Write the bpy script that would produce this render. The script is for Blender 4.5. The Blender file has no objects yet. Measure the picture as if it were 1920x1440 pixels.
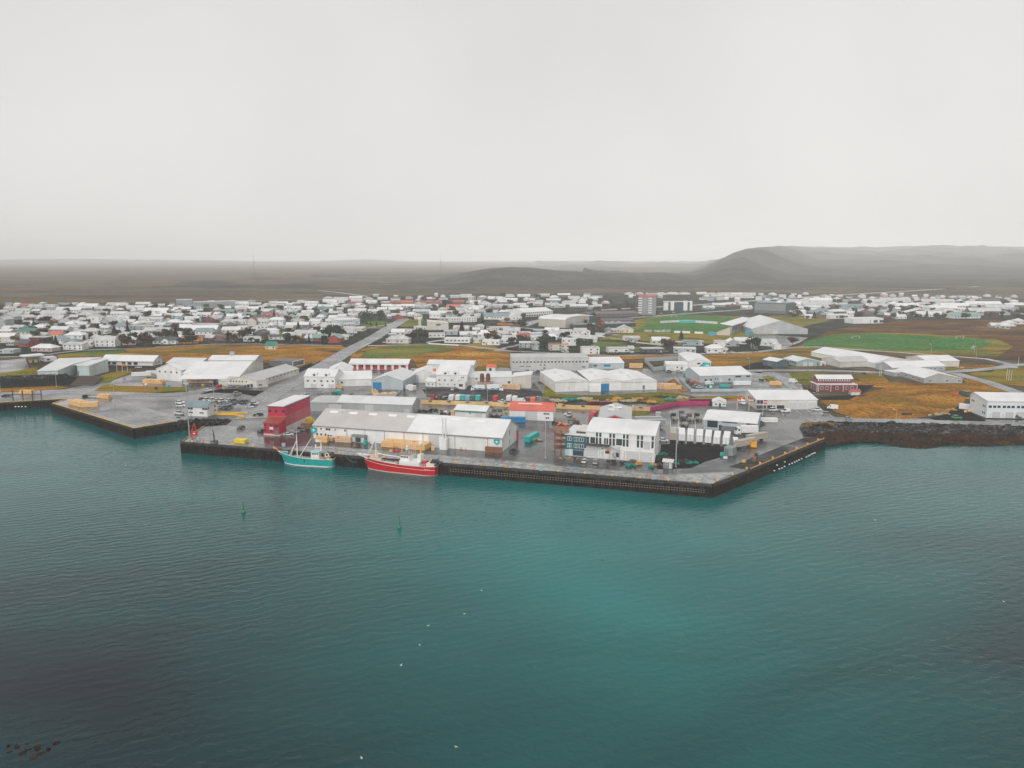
import bpy, math, random
from mathutils import Vector
R = random.Random(7)
C = bpy.context.scene.collection
sc = bpy.context.scene
# ---------------------------------------------------------------- camera
F = 1450.0; HOR = 482.0; Q = 4.7; CAMZ = 84.7
PITCH = math.atan((720 - HOR) / F)
cam = bpy.data.cameras.new('camera'); camo = bpy.data.objects.new('camera', cam); C.objects.link(camo)
camo.location = (0, 0, CAMZ); camo.rotation_euler = (math.pi / 2 - PITCH, 0, 0)
cam.sensor_width = 36; cam.lens = F / 1920 * 36; cam.clip_start = 1; cam.clip_end = 60000
sc.camera = camo
# ---------------------------------------------------------------- world
SUN_EL, SUN_ROT = math.radians(33), math.radians(200)
w = bpy.data.worlds.new('World'); sc.world = w; w.use_nodes = True
nt = w.node_tree; nt.nodes.clear()
sky = nt.nodes.new('ShaderNodeTexSky'); sky.sky_type = 'NISHITA'; sky.sun_disc = False
sky.sun_elevation = SUN_EL; sky.sun_rotation = SUN_ROT; sky.air_density = 1.5; sky.dust_density = 6; sky.altitude = 80
hs = nt.nodes.new('ShaderNodeHueSaturation'); hs.inputs['Saturation'].default_value = 0.06
mul = nt.nodes.new('ShaderNodeMixRGB'); mul.blend_type = 'MULTIPLY'; mul.inputs[0].default_value = 1; mul.inputs[2].default_value = (0.10, 0.10, 0.10, 1)
mx = nt.nodes.new('ShaderNodeMixRGB'); mx.inputs[0].default_value = 0.82
# overcast cloud deck: even grey, brighter towards the horizon
tc = nt.nodes.new('ShaderNodeTexCoord'); sx = nt.nodes.new('ShaderNodeSeparateXYZ'); rp = nt.nodes.new('ShaderNodeValToRGB')
cr = rp.color_ramp; cr.elements[0].position = 0.0; cr.elements[0].color = (0.98, 0.965, 0.945, 1)
cr.elements[1].position = 1.0; cr.elements[1].color = (0.86, 0.87, 0.89, 1)
e = cr.elements.new(0.10); e.color = (0.96, 0.945, 0.925, 1)
e = cr.elements.new(0.30); e.color = (0.84, 0.835, 0.82, 1)
e = cr.elements.new(0.52); e.color = (0.85, 0.85, 0.86, 1)
nz = nt.nodes.new('ShaderNodeTexNoise'); nz.inputs['Scale'].default_value = 2.2; nz.inputs['Detail'].default_value = 3
ov = nt.nodes.new('ShaderNodeMixRGB'); ov.blend_type = 'MULTIPLY'; ov.inputs[0].default_value = 1
cr2 = nt.nodes.new('ShaderNodeValToRGB'); cr2.color_ramp.elements[0].color = (0.91, 0.91, 0.915, 1); cr2.color_ramp.elements[1].color = (1.06, 1.055, 1.05, 1)
cr2.color_ramp.elements[0].position = .3; cr2.color_ramp.elements[1].position = .7
bg = nt.nodes.new('ShaderNodeBackground'); out = nt.nodes.new('ShaderNodeOutputWorld')
L = nt.links.new
L(sky.outputs[0], hs.inputs['Color']); L(hs.outputs[0], mul.inputs[1]); L(mul.outputs[0], mx.inputs[1])
L(tc.outputs['Generated'], sx.inputs[0]); L(sx.outputs['Z'], rp.inputs[0]); L(tc.outputs['Generated'], nz.inputs['Vector'])
L(nz.outputs['Fac'], cr2.inputs[0]); L(rp.outputs[0], ov.inputs[1]); L(cr2.outputs[0], ov.inputs[2])
L(ov.outputs[0], mx.inputs[2]); L(mx.outputs[0], bg.inputs['Color']); L(bg.outputs[0], out.inputs['Surface'])
bg.inputs['Strength'].default_value = 1.0
sl = bpy.data.lights.new('sun', 'SUN'); sl.energy = 1.5; sl.angle = math.radians(60); sl.color = (1, 0.97, 0.93)
so = bpy.data.objects.new('sun', sl); C.objects.link(so)
so.rotation_euler = (math.pi / 2 - SUN_EL, 0, math.pi - SUN_ROT); so.location = (0, 0, 150)
vs = sc.view_settings; vs.view_transform = 'Standard'; vs.look = 'None'; vs.exposure = 0.0; vs.gamma = 1.0
sc.cycles.max_bounces = 14; sc.cycles.diffuse_bounces = 2; sc.cycles.glossy_bounces = 2; sc.cycles.volume_bounces = 12
sc.cycles.use_denoising = True; sc.cycles.sample_clamp_indirect = 4
# ---------------------------------------------------------------- photo pixel -> ground point
SP, CP = math.sin(PITCH), math.cos(PITCH)
def P(x, y, z=Q):
    u = (x - 960) / F; v = -(y - 720) / F
    dy = CP + v * SP; dz = -SP + v * CP
    t = (z - CAMZ) / dz
    return Vector((u * t, dy * t, z))
def MPP(x, y, z=Q):                     # metres per photo pixel at a ground point
    p = P(x, y, z); d = p.y * CP + (CAMZ - z) * SP
    return d / F
# ---------------------------------------------------------------- materials
MC = {}
def nodes(m):
    m.use_nodes = True; t = m.node_tree; return t, t.nodes['Principled BSDF']
def mat(name, col, rough=0.6, metal=0.0, var=0.10, scale=0.35, bump=0.0, streak=0.0, emit=0.0, spec=0.5):
    if name in MC: return MC[name]
    m = bpy.data.materials.new(name); t, b = nodes(m); l = t.links.new
    b.inputs['Roughness'].default_value = rough; b.inputs['Metallic'].default_value = metal
    b.inputs['Specular IOR Level'].default_value = spec
    c4 = (*col, 1)
    if var > 0:
        tc = t.nodes.new('ShaderNodeTexCoord'); n = t.nodes.new('ShaderNodeTexNoise'); n.inputs['Scale'].default_value = scale; n.inputs['Detail'].default_value = 6
        n.inputs['Roughness'].default_value = 0.65
        mp = t.nodes.new('ShaderNodeMapping'); l(tc.outputs['Object'], mp.inputs[0]); l(mp.outputs[0], n.inputs['Vector'])
        if streak: mp.inputs['Scale'].default_value = (1, 1, 1 / streak)
        r = t.nodes.new('ShaderNodeValToRGB'); r.color_ramp.elements[0].position = .3; r.color_ramp.elements[1].position = .7
        r.color_ramp.elements[0].color = (*[max(0, c * (1 - var)) for c in col], 1); r.color_ramp.elements[1].color = (*[min(1, c * (1 + var)) for c in col], 1)
        l(n.outputs['Fac'], r.inputs[0]); l(r.outputs[0], b.inputs['Base Color'])
        if bump:
            bp = t.nodes.new('ShaderNodeBump'); bp.inputs['Strength'].default_value = bump; bp.inputs['Distance'].default_value = .3
            l(n.outputs['Fac'], bp.inputs['Height']); l(bp.outputs[0], b.inputs['Normal'])
    else: b.inputs['Base Color'].default_value = c4
    if emit:
        b.inputs['Emission Color'].default_value = c4; b.inputs['Emission Strength'].default_value = emit
    MC[name] = m; return m
def clad(name, col, pitch=1.1, rough=0.5, dirt=0.12, axis='X'):  # ribbed metal sheet with weather streaks
    if name in MC: return MC[name]
    m = mat(name, col, rough, var=dirt, scale=0.22, streak=4.0); t = m.node_tree; b = t.nodes['Principled BSDF']; l = t.links.new
    tc = t.nodes.new('ShaderNodeTexCoord'); wv = t.nodes.new('ShaderNodeTexWave'); wv.bands_direction = axis
    wv.inputs['Scale'].default_value = 6.283 / 20 / pitch * 3.2; l(tc.outputs['Object'], wv.inputs['Vector'])
    bp = t.nodes.new('ShaderNodeBump'); bp.inputs['Strength'].default_value = .25; bp.inputs['Distance'].default_value = .08
    l(wv.outputs['Fac'], bp.inputs['Height']); l(bp.outputs[0], b.inputs['Normal'])
    n2 = t.nodes.new('ShaderNodeTexNoise'); n2.inputs['Scale'].default_value = .06; l(tc.outputs['Object'], n2.inputs['Vector'])
    old = b.inputs['Base Color'].links[0].from_socket
    mm = t.nodes.new('ShaderNodeMixRGB'); mm.blend_type = 'MULTIPLY'; mm.inputs[0].default_value = .5
    l(old, mm.inputs[1]); r2 = t.nodes.new('ShaderNodeValToRGB'); r2.color_ramp.elements[0].position = .35; r2.color_ramp.elements[0].color = (.84, .83, .81, 1) if 'roof' in name else (.66, .63, .59, 1); r2.color_ramp.elements[1].position = .58
    l(n2.outputs['Fac'], r2.inputs[0]); l(r2.outputs[0], mm.inputs[2]); l(mm.outputs[0], b.inputs['Base Color'])
    return m
def ground_mat(name, stops, s1, s2=0.0, rough=0.9, bump=0.3, roughvar=None, stretch=(1, 1, 1), spec=.0, over=()):
    m = bpy.data.materials.new(name); t, b = nodes(m); l = t.links.new; MC[name] = m
    tc = t.nodes.new('ShaderNodeTexCoord'); mp = t.nodes.new('ShaderNodeMapping'); mp.inputs['Scale'].default_value = stretch
    l(tc.outputs['Object'], mp.inputs[0])
    n1 = t.nodes.new('ShaderNodeTexNoise'); n1.inputs['Scale'].default_value = s1; n1.inputs['Detail'].default_value = 9; n1.inputs['Roughness'].default_value = .68
    l(mp.outputs[0], n1.inputs['Vector'])
    r = t.nodes.new('ShaderNodeValToRGB'); cr = r.color_ramp
    cr.elements[0].position = stops[0][0]; cr.elements[0].color = (*stops[0][1], 1)
    cr.elements[1].position = stops[-1][0]; cr.elements[1].color = (*stops[-1][1], 1)
    for p_, c_ in stops[1:-1]:
        e_ = cr.elements.new(p_); e_.color = (*c_, 1)
    l(n1.outputs['Fac'], r.inputs[0]); src = r.outputs[0]
    if s2:
        n2 = t.nodes.new('ShaderNodeTexNoise'); n2.inputs['Scale'].default_value = s2; n2.inputs['Detail'].default_value = 5
        l(tc.outputs['Object'], n2.inputs['Vector'])
        r2 = t.nodes.new('ShaderNodeValToRGB'); r2.color_ramp.elements[0].position = .3; r2.color_ramp.elements[1].position = .7
        r2.color_ramp.elements[0].color = (.45, .45, .45, 1); r2.color_ramp.elements[1].color = (1.45, 1.45, 1.45, 1)
        mm = t.nodes.new('ShaderNodeMixRGB'); mm.blend_type = 'MULTIPLY'; mm.inputs[0].default_value = 1
        l(src, mm.inputs[1]); l(r2.outputs[0], mm.inputs[2]); l(n2.outputs['Fac'], r2.inputs[0]); src = mm.outputs[0]
        bp = t.nodes.new('ShaderNodeBump'); bp.inputs['Strength'].default_value = bump; bp.inputs['Distance'].default_value = .4
        l(n2.outputs['Fac'], bp.inputs['Height']); l(bp.outputs[0], b.inputs['Normal'])
    for oc, osc, lo, hi in over:
        mp2 = t.nodes.new('ShaderNodeMapping'); mp2.inputs['Scale'].default_value = (stretch[0] * .8, 1, 1); mp2.inputs['Location'].default_value = (osc * 900, 40, 0); l(tc.outputs['Object'], mp2.inputs[0])
        n4 = t.nodes.new('ShaderNodeTexNoise'); n4.inputs['Scale'].default_value = osc; n4.inputs['Detail'].default_value = 7; n4.inputs['Roughness'].default_value = .6; n4.inputs['Distortion'].default_value = .6; l(mp2.outputs[0], n4.inputs['Vector'])
        r4 = t.nodes.new('ShaderNodeMapRange'); r4.inputs['From Min'].default_value = lo; r4.inputs['From Max'].default_value = hi; l(n4.outputs['Fac'], r4.inputs[0])
        m4 = t.nodes.new('ShaderNodeMixRGB'); m4.inputs[2].default_value = (*oc, 1); l(r4.outputs[0], m4.inputs[0]); l(src, m4.inputs[1]); src = m4.outputs[0]
    l(src, b.inputs['Base Color']); b.inputs['Roughness'].default_value = rough; b.inputs['Specular IOR Level'].default_value = spec
    if roughvar:
        rr = t.nodes.new('ShaderNodeMapRange'); rr.inputs['From Min'].default_value = .35; rr.inputs['From Max'].default_value = .65
        rr.inputs['To Min'].default_value = roughvar[0]; rr.inputs['To Max'].default_value = roughvar[1]
        n3 = t.nodes.new('ShaderNodeTexNoise'); n3.inputs['Scale'].default_value = roughvar[2]; n3.inputs['Detail'].default_value = 5
        l(mp.outputs[0], n3.inputs['Vector']); l(n3.outputs['Fac'], rr.inputs[0]); l(rr.outputs[0], b.inputs['Roughness'])
    return m
WHITE = (.74, .74, .73); GREY = (.38, .40, .41)
white_wall = clad('white_wall', (.80, .797, .785)); grey_wall = clad('grey_wall', (.40, .43, .44)); mint_wall = clad('mint_wall', (.50, .60, .60))
cream_wall = clad('cream_wall', (.66, .63, .56)); blue_wall = clad('blue_grey_wall', (.45, .51, .54)); beige_wall = clad('beige_wall', (.62, .59, .55))
dark_wall = clad('dark_wall', (.09, .10, .11)); maroon_wall = clad('maroon_wall', (.22, .03, .05)); green_wall = mat('green_wall', (.01, .12, .13), .5)
crimson = clad('crimson_wall', (.52, .008, .05), dirt=.12); faded = clad('faded_crimson_wall', (.52, .10, .13), dirt=.3); pale_base = clad('pale_base', (.6, .58, .5))
white_roof = clad('white_roof', (.73, .73, .725), pitch=.9, rough=.42, dirt=.06); grey_roof = clad('grey_roof', (.48, .48, .47), pitch=.9, rough=.45)
beige_roof = clad('beige_roof', (.50, .475, .455), pitch=.9, rough=.5, dirt=.06); coral_roof = clad('coral_roof', (.62, .13, .09), pitch=.9); red_roof = clad('red_roof', (.42, .09, .07))
slate_roof = clad('slate_roof', (.20, .27, .29)); green_roof = clad('green_roof', (.04, .20, .13)); dark_roof = clad('dark_roof', (.07, .075, .085)); rust_roof = clad('rust_roof', (.30, .05, .03))
paleg_roof = clad('pale_grey_roof', (.64, .65, .65), pitch=.9, rough=.42, dirt=.08)
glass = mat('window_glass', (.03, .045, .055), .12, var=.3, scale=1.5); frame_w = mat('white_frame', (.75, .75, .74), .5); tealglass = mat('teal_glass', (.05, .22, .25), .2)
roller = mat('roller_door', (.55, .56, .56), .5, var=.05); tealp = mat('teal_paint', (.0, .42, .40), .4, var=.15); bluep = mat('blue_paint', (.01, .20, .42), .4, var=.15)
redp = mat('red_paint', (.55, .015, .02), .4, var=.15); orangep = mat('orange_paint', (.75, .16, .03), .5, var=.15); yellowp = mat('yellow_paint', (.75, .42, .03), .5, var=.15)
black = mat('black_rubber', (.015, .015, .016), .7, var=.2); steel = mat('galvanised_steel', (.42, .43, .44), .4, metal=.3, var=.2); dsteel = mat('dark_steel', (.06, .06, .065), .5, var=.3)
whitep = mat('white_paint', (.78, .78, .77), .4, var=.08); rust = mat('rusty_metal', (.16, .06, .03), .8, var=.5, scale=1.5); tealw = clad('turquoise_wall', (.0, .48, .50))
ochrew = clad('ochre_wall', (.74, .50, .22), dirt=.15); magenta = mat('magenta_paint', (.46, .02, .14), .5, var=.2); wood = mat('wood', (.28, .17, .09), .8, var=.3)
orangew = mat('orange_wall', (.62, .28, .08), .6); pinkw = clad('pink_wall', (.62, .46, .42)); brownw = clad('brown_wall', (.20, .13, .11)); tealwall = clad('pale_teal_wall', (.32, .45, .45))
tubm = mat('tub_plastic', (.80, .48, .20), .55, var=.28, scale=.8); tubp = mat('pale_tub_plastic', (.72, .48, .30), .55, var=.28, scale=.8); tuby = mat('yellow_tub_plastic', (.80, .58, .03), .5, var=.12)
brownbox = mat('brown_tub_plastic', (.24, .11, .05), .7, var=.4, scale=.7)
netg = mat('green_net', (.0, .22, .17), .85, var=.5, scale=1.6, bump=1); nety = mat('ochre_net', (.50, .26, .05), .85, var=.5, scale=1.6, bump=1); netb = mat('black_net', (.02, .025, .02), .9, var=.5, scale=1.6, bump=1)
neto = mat('pale_net', (.40, .36, .25), .9, var=.5, scale=1.6, bump=1)
# ---------------------------------------------------------------- mesh builder
class MB:
    def __init__(s): s.v = []; s.f = []; s.m = []
    def face(s, pts, mi=0):
        i = len(s.v); s.v += [tuple(p) for p in pts]; s.f.append(tuple(range(i, i + len(pts)))); s.m.append(mi)
    def box(s, x0, x1, y0, y1, z0, z1, mi=0, rot=0, top=None, taper=0.0):
        cx, cy = (x0 + x1) / 2, (y0 + y1) / 2; c, n = math.cos(rot), math.sin(rot)
        i = len(s.v)
        for z, k in ((z0, 1), (z1, 1 - taper)):
            for x, y in ((x0, y0), (x1, y0), (x1, y1), (x0, y1)):
                dx, dy = (x - cx) * k, (y - cy) * k
                s.v.append((cx + dx * c - dy * n, cy + dx * n + dy * c, z))
        for q, mm in (((3, 2, 1, 0), mi), ((4, 5, 6, 7), mi if top is None else top), ((0, 1, 5, 4), mi), ((1, 2, 6, 5), mi), ((2, 3, 7, 6), mi), ((3, 0, 4, 7), mi)):
            s.f.append(tuple(i + a for a in q)); s.m.append(mm)
    def tube(s, a, b, r, n=6, r2=None, mi=0, cap=True):
        a, b = Vector(a), Vector(b); r2 = r if r2 is None else r2
        d = (b - a); d = d.normalized() if d.length > 1e-9 else Vector((0, 0, 1))
        u = d.orthogonal().normalized(); w_ = d.cross(u); i = len(s.v)
        for p, rr in ((a, r), (b, r2)):
            for k in range(n):
                t_ = 2 * math.pi * k / n; s.v.append(tuple(p + u * math.cos(t_) * rr + w_ * math.sin(t_) * rr))
        for k in range(n):
            s.f.append((i + k, i + (k + 1) % n, i + n + (k + 1) % n, i + n + k)); s.m.append(mi)
        if cap:
            s.f.append(tuple(i + k for k in reversed(range(n)))); s.m.append(mi)
            s.f.append(tuple(i + n + k for k in range(n))); s.m.append(mi)
    def prism(s, prof, axis, a0, a1, mi=0, capmi=None):  # profile polygon extruded along an axis ('x' or 'y'); prof = [(u,z)]
        n = len(prof); i = len(s.v)
        for a in (a0, a1):
            for u, z in prof: s.v.append((a, u, z) if axis == 'x' else (u, a, z))
        fl = (axis == 'y')
        for k in range(n):
            q = (i + k, i + (k + 1) % n, i + n + (k + 1) % n, i + n + k)
            s.f.append(q if fl else q[::-1]); s.m.append(mi)
        cm = mi if capmi is None else capmi
        a_ = tuple(i + k for k in range(n)); b_ = tuple(i + n + k for k in range(n))
        s.f.append(a_[::-1] if fl else a_); s.m.append(cm); s.f.append(b_ if fl else b_[::-1]); s.m.append(cm)
    def blob(s, c, r, n=8, m=5, jit=.25, mi=0, rng=R):
        i = len(s.v); k0 = [[None] * n for _ in range(m - 1)]
        s.v.append((c[0], c[1], c[2] + r[2])); top = i
        for a in range(1, m):
            for b in range(n):
                th = math.pi * a / m; ph = 2 * math.pi * b / n; j = 1 + rng.uniform(-jit, jit)
                k0[a - 1][b] = len(s.v)
                s.v.append((c[0] + r[0] * math.sin(th) * math.cos(ph) * j, c[1] + r[1] * math.sin(th) * math.sin(ph) * j, c[2] + r[2] * math.cos(th) * j))
        bot = len(s.v); s.v.append((c[0], c[1], c[2] - r[2]))
        for b in range(n):
            s.f.append((top, k0[0][b], k0[0][(b + 1) % n])); s.m.append(mi)
            for a in range(m - 2):
                s.f.append((k0[a][b], k0[a + 1][b], k0[a + 1][(b + 1) % n], k0[a][(b + 1) % n])); s.m.append(mi)
            s.f.append((bot, k0[m - 2][(b + 1) % n], k0[m - 2][b])); s.m.append(mi)
    def data(s, name, mats):
        me = bpy.data.meshes.new(name); me.from_pydata(s.v, [], s.f)
        for m_ in (mats if isinstance(mats, (list, tuple)) else [mats]): me.materials.append(m_)
        me.polygons.foreach_set('material_index', s.m); me.update(); return me
    def build(s, name, mats, parent=None, loc=None, rz=0, smooth=False):
        me = s.data(name, mats)
        if smooth: me.polygons.foreach_set('use_smooth', [True] * len(me.polygons))
        return link(name, me, parent, loc, rz)
def link(name, me, parent=None, loc=None, rz=0):
    o = bpy.data.objects.new(name, me); C.objects.link(o); o.parent = parent
    if loc is not None: o.location = loc
    o.rotation_euler[2] = rz; return o
def thing(name, label, cat, loc, rz=0, group=None):
    o = bpy.data.objects.new(name, None); C.objects.link(o); o.location = loc; o.rotation_euler[2] = rz; o.empty_display_size = .5
    return tag(o, label, cat, group)
def tag(o, label, cat, group=None):
    o['label'] = label; o['category'] = cat
    if group: o['group'] = group
    return o
def struct(o, kind='structure'): o['kind'] = kind; return o
def dup(o, loc=None, rz=None, parent=None, label=None, group=None, mats=None, s=None):
    c = o.copy(); C.objects.link(c); c.parent = parent
    if loc is not None: c.location = loc
    if rz is not None: c.rotation_euler[2] = rz
    if label: c['label'] = label
    if group: c['group'] = group
    if s: c.scale = s if isinstance(s, (tuple, list)) else (s, s, s)
    if mats and c.type == 'MESH' and o.name.split('.')[0] in mats:
        c.material_slots[0].link = 'OBJECT'; c.material_slots[0].material = mats[o.name.split('.')[0]]
    for ch in o.children: dup(ch, parent=c, mats=mats)
    return c
def shared(name, me, parent, loc, rz=0, m=None, scale=None):
    o = link(name, me, parent, loc, rz)
    if m: o.material_slots[0].link = 'OBJECT'; o.material_slots[0].material = m
    if scale: o.scale = scale
    return o
# ================================================================ GROUND, WATER, HILLS
from mathutils.geometry import tessellate_polygon
from mathutils import noise as NZ
def sheet(name, pts, z, m, px=True, kind='structure'):
    v = [P(*p, Q) if px else Vector((p[0], p[1], Q)) for p in pts]
    tri = tessellate_polygon([[Vector((a.x, a.y, 0)) for a in v]])
    me = bpy.data.meshes.new(name); fs = []
    for t_ in tri:
        a, b, c = (v[i] for i in t_)
        fs.append(t_ if (b - a).cross(c - a).z > 0 else t_[::-1])
    me.from_pydata([(a.x, a.y, Q + z) for a in v], [], fs); me.materials.append(m); me.update()
    return struct(link(name, me), kind)
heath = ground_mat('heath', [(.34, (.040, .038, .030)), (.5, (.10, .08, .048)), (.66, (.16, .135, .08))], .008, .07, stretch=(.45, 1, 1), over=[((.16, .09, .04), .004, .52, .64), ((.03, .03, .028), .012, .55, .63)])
townm = ground_mat('town_ground', [(.36, (.018, .024, .014)), (.48, (.035, .040, .022)), (.56, (.05, .05, .052)), (.68, (.12, .12, .12))], .035, .4)
ochre = ground_mat('ochre_grass', [(.30, (.09, .05, .012)), (.45, (.26, .12, .02)), (.58, (.40, .19, .03)), (.70, (.50, .28, .06))], .05, .6, stretch=(.5, 1, 1), over=[((.12, .11, .025), .022, .50, .62), ((.06, .04, .018), .045, .60, .68)])
olive = ground_mat('olive_grass', [(.32, (.06, .06, .012)), (.48, (.16, .16, .022)), (.60, (.26, .21, .03)), (.7, (.34, .18, .03))], .04, .6, stretch=(.5, 1, 1), over=[((.30, .16, .03), .03, .52, .62), ((.05, .045, .018), .05, .6, .68)])
greeng = ground_mat('green_grass', [(.32, (.05, .10, .025)), (.5, (.09, .15, .035)), (.66, (.16, .18, .04))], .03, .5, stretch=(.5, 1, 1), over=[((.26, .20, .04), .03, .5, .66)])
pitch = ground_mat('pitch_grass', [(.3, (.035, .13, .030)), (.7, (.065, .20, .045))], .03, .25, over=[((.11, .17, .04), .05, .5, .68)])
asph = ground_mat('wet_asphalt', [(.32, (.028, .029, .032)), (.5, (.055, .057, .060)), (.68, (.10, .102, .105))], .05, .5, bump=.02, roughvar=(.06, .38, .045), spec=.5, over=[((.16, .163, .165), .03, .54, .64), ((.03, .03, .032), .06, .58, .66)])
asphd = ground_mat('dark_asphalt', [(.32, (.010, .010, .011)), (.68, (.030, .030, .033))], .08, .7, bump=.03, roughvar=(.25, .8, .1), spec=.22)
roadm = ground_mat('road_asphalt', [(.32, (.14, .145, .15)), (.5, (.19, .195, .20)), (.68, (.24, .245, .25))], .04, .6, bump=.04, roughvar=(.2, .5, .05), spec=.5)
deckm = ground_mat('wet_concrete', [(.32, (.12, .124, .127)), (.5, (.18, .184, .187)), (.68, (.25, .252, .252))], .05, .45, bump=.02, roughvar=(.08, .36, .06), spec=.5, over=[((.07, .07, .072), .035, .52, .62)])
deckl = ground_mat('pale_concrete', [(.32, (.22, .222, .222)), (.68, (.34, .342, .34))], .06, .5, bump=.04, roughvar=(.2, .5, .08), spec=.5)
gravel = ground_mat('black_gravel', [(.3, (.010, .010, .011)), (.7, (.035, .033, .033))], .12, 1.2, bump=.5)
redasph = ground_mat('red_wet_asphalt', [(.3, (.035, .022, .026)), (.7, (.075, .045, .05))], .05, .5, bump=.03, roughvar=(.08, .3, .06), spec=.5)
rockm = ground_mat('lava_rock', [(.3, (.008, .007, .007)), (.5, (.035, .033, .033)), (.68, (.17, .17, .17))], .5, 1.3, bump=.8)
weedm = ground_mat('seaweed', [(.3, (.012, .008, .005)), (.55, (.045, .022, .012)), (.7, (.10, .045, .018))], .12, .9, bump=.8)
line = mat('road_paint', (.62, .62, .60), .6)
COAST = [(-500, 790), (-200, 766), (0, 755), (124, 748), (97, 756.5), (251.5, 804), (329, 791), (352, 788), (376, 786), (424, 786), (434, 790),
         (424, 797), (381, 800), (340, 829), (1335, 909.5), (1407.5, 881), (1547, 823), (1506, 818.5), (1501, 806), (1514, 794.5), (1545, 790.5),
         (1700, 794), (1918, 799.5), (2200, 806), (2600, 812)]
cw = [P(*p) for p in COAST]
far = [(16000, cw[-1].y), (16000, 16000), (-16000, 16000), (-16000, cw[0].y)]
gpts = [(a.x, a.y) for a in cw] + far
# ground: one sheet to the horizon, with a lip down into the water along natural shores
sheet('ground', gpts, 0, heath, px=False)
# water
mb = MB(); mb.face([(-16000, -3000, 0), (16000, -3000, 0), (16000, 3000, 0), (-16000, 3000, 0)])
wm = bpy.data.materials.new('harbour_water'); t, b = nodes(wm); l = t.links.new
tcn = t.nodes.new('ShaderNodeTexCoord')
def wn(scale, st, det, rot=0.0, dist=0.0):
    mp = t.nodes.new('ShaderNodeMapping'); mp.inputs['Scale'].default_value = st; mp.inputs['Rotation'].default_value = (0, 0, rot)
    l(tcn.outputs['Object'], mp.inputs[0]); n = t.nodes.new('ShaderNodeTexNoise'); n.inputs['Scale'].default_value = scale; n.inputs['Detail'].default_value = det
    n.inputs['Distortion'].default_value = dist; l(mp.outputs[0], n.inputs['Vector']); return n.outputs['Fac']
n1 = wn(.42, (.72, 1.1, 1), 4, .35, .7); n2 = wn(1.1, (.8, 1, 1), 3, -.3, .4); n3 = wn(.06, (.6, 1, 1), 2, .2)
def math_(op, a, bb):
    n = t.nodes.new('ShaderNodeMath'); n.operation = op
    for i_, x in enumerate((a, bb)):
        if isinstance(x, (int, float)): n.inputs[i_].default_value = x
        else: l(x, n.inputs[i_])
    return n.outputs[0]
wv = t.nodes.new('ShaderNodeTexWave'); wv.wave_type = 'BANDS'; wv.inputs['Scale'].default_value = .10; wv.inputs['Distortion'].default_value = 7; wv.inputs['Detail'].default_value = 3; wv.inputs['Detail Scale'].default_value = 1.2
mpw = t.nodes.new('ShaderNodeMapping'); mpw.inputs['Rotation'].default_value = (0, 0, 1.15); l(tcn.outputs['Object'], mpw.inputs[0]); l(mpw.outputs[0], wv.inputs['Vector'])
calm = t.nodes.new('ShaderNodeMapRange'); calm.inputs['From Min'].default_value = .38; calm.inputs['From Max'].default_value = .62; calm.inputs['To Min'].default_value = .45; calm.inputs['To Max'].default_value = 1.0
l(wn(.012, (.5, 1, 1), 3, .3), calm.inputs[0])
hgt = math_('ADD', math_('ADD', math_('MULTIPLY', n1, 1.0), math_('MULTIPLY', n2, .45)), math_('ADD', math_('MULTIPLY', n3, 1.2), math_('MULTIPLY', wv.outputs['Fac'], .26)))
hgt = math_('MULTIPLY', hgt, calm.outputs[0])
bp = t.nodes.new('ShaderNodeBump'); bp.inputs['Strength'].default_value = 1; bp.inputs['Distance'].default_value = .21; l(hgt, bp.inputs['Height']); l(bp.outputs[0], b.inputs['Normal'])
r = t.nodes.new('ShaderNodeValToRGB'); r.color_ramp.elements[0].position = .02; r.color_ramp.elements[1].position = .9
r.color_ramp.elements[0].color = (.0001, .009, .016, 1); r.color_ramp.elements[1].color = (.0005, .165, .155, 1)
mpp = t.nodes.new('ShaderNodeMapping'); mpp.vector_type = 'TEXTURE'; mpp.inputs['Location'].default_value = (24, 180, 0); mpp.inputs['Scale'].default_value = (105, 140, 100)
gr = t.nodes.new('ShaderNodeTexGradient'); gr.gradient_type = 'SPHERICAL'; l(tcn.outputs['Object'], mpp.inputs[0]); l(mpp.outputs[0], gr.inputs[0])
sy = t.nodes.new('ShaderNodeSeparateXYZ'); l(tcn.outputs['Object'], sy.inputs[0]); my = t.nodes.new('ShaderNodeMapRange'); my.interpolation_type = 'SMOOTHSTEP'; my.inputs['From Min'].default_value = 130; my.inputs['From Max'].default_value = 300; l(sy.outputs['Y'], my.inputs[0])  # base colour lightens toward the quay, standing in for silvery sky reflection
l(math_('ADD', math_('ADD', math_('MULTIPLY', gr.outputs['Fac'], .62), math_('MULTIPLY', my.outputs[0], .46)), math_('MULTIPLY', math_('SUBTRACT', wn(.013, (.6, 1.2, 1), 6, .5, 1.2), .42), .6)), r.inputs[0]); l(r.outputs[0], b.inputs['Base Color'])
b.inputs['Roughness'].default_value = .06; b.inputs['IOR'].default_value = 1.333; b.inputs['Specular IOR Level'].default_value = .28
struct(mb.build('water', wm))
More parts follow.
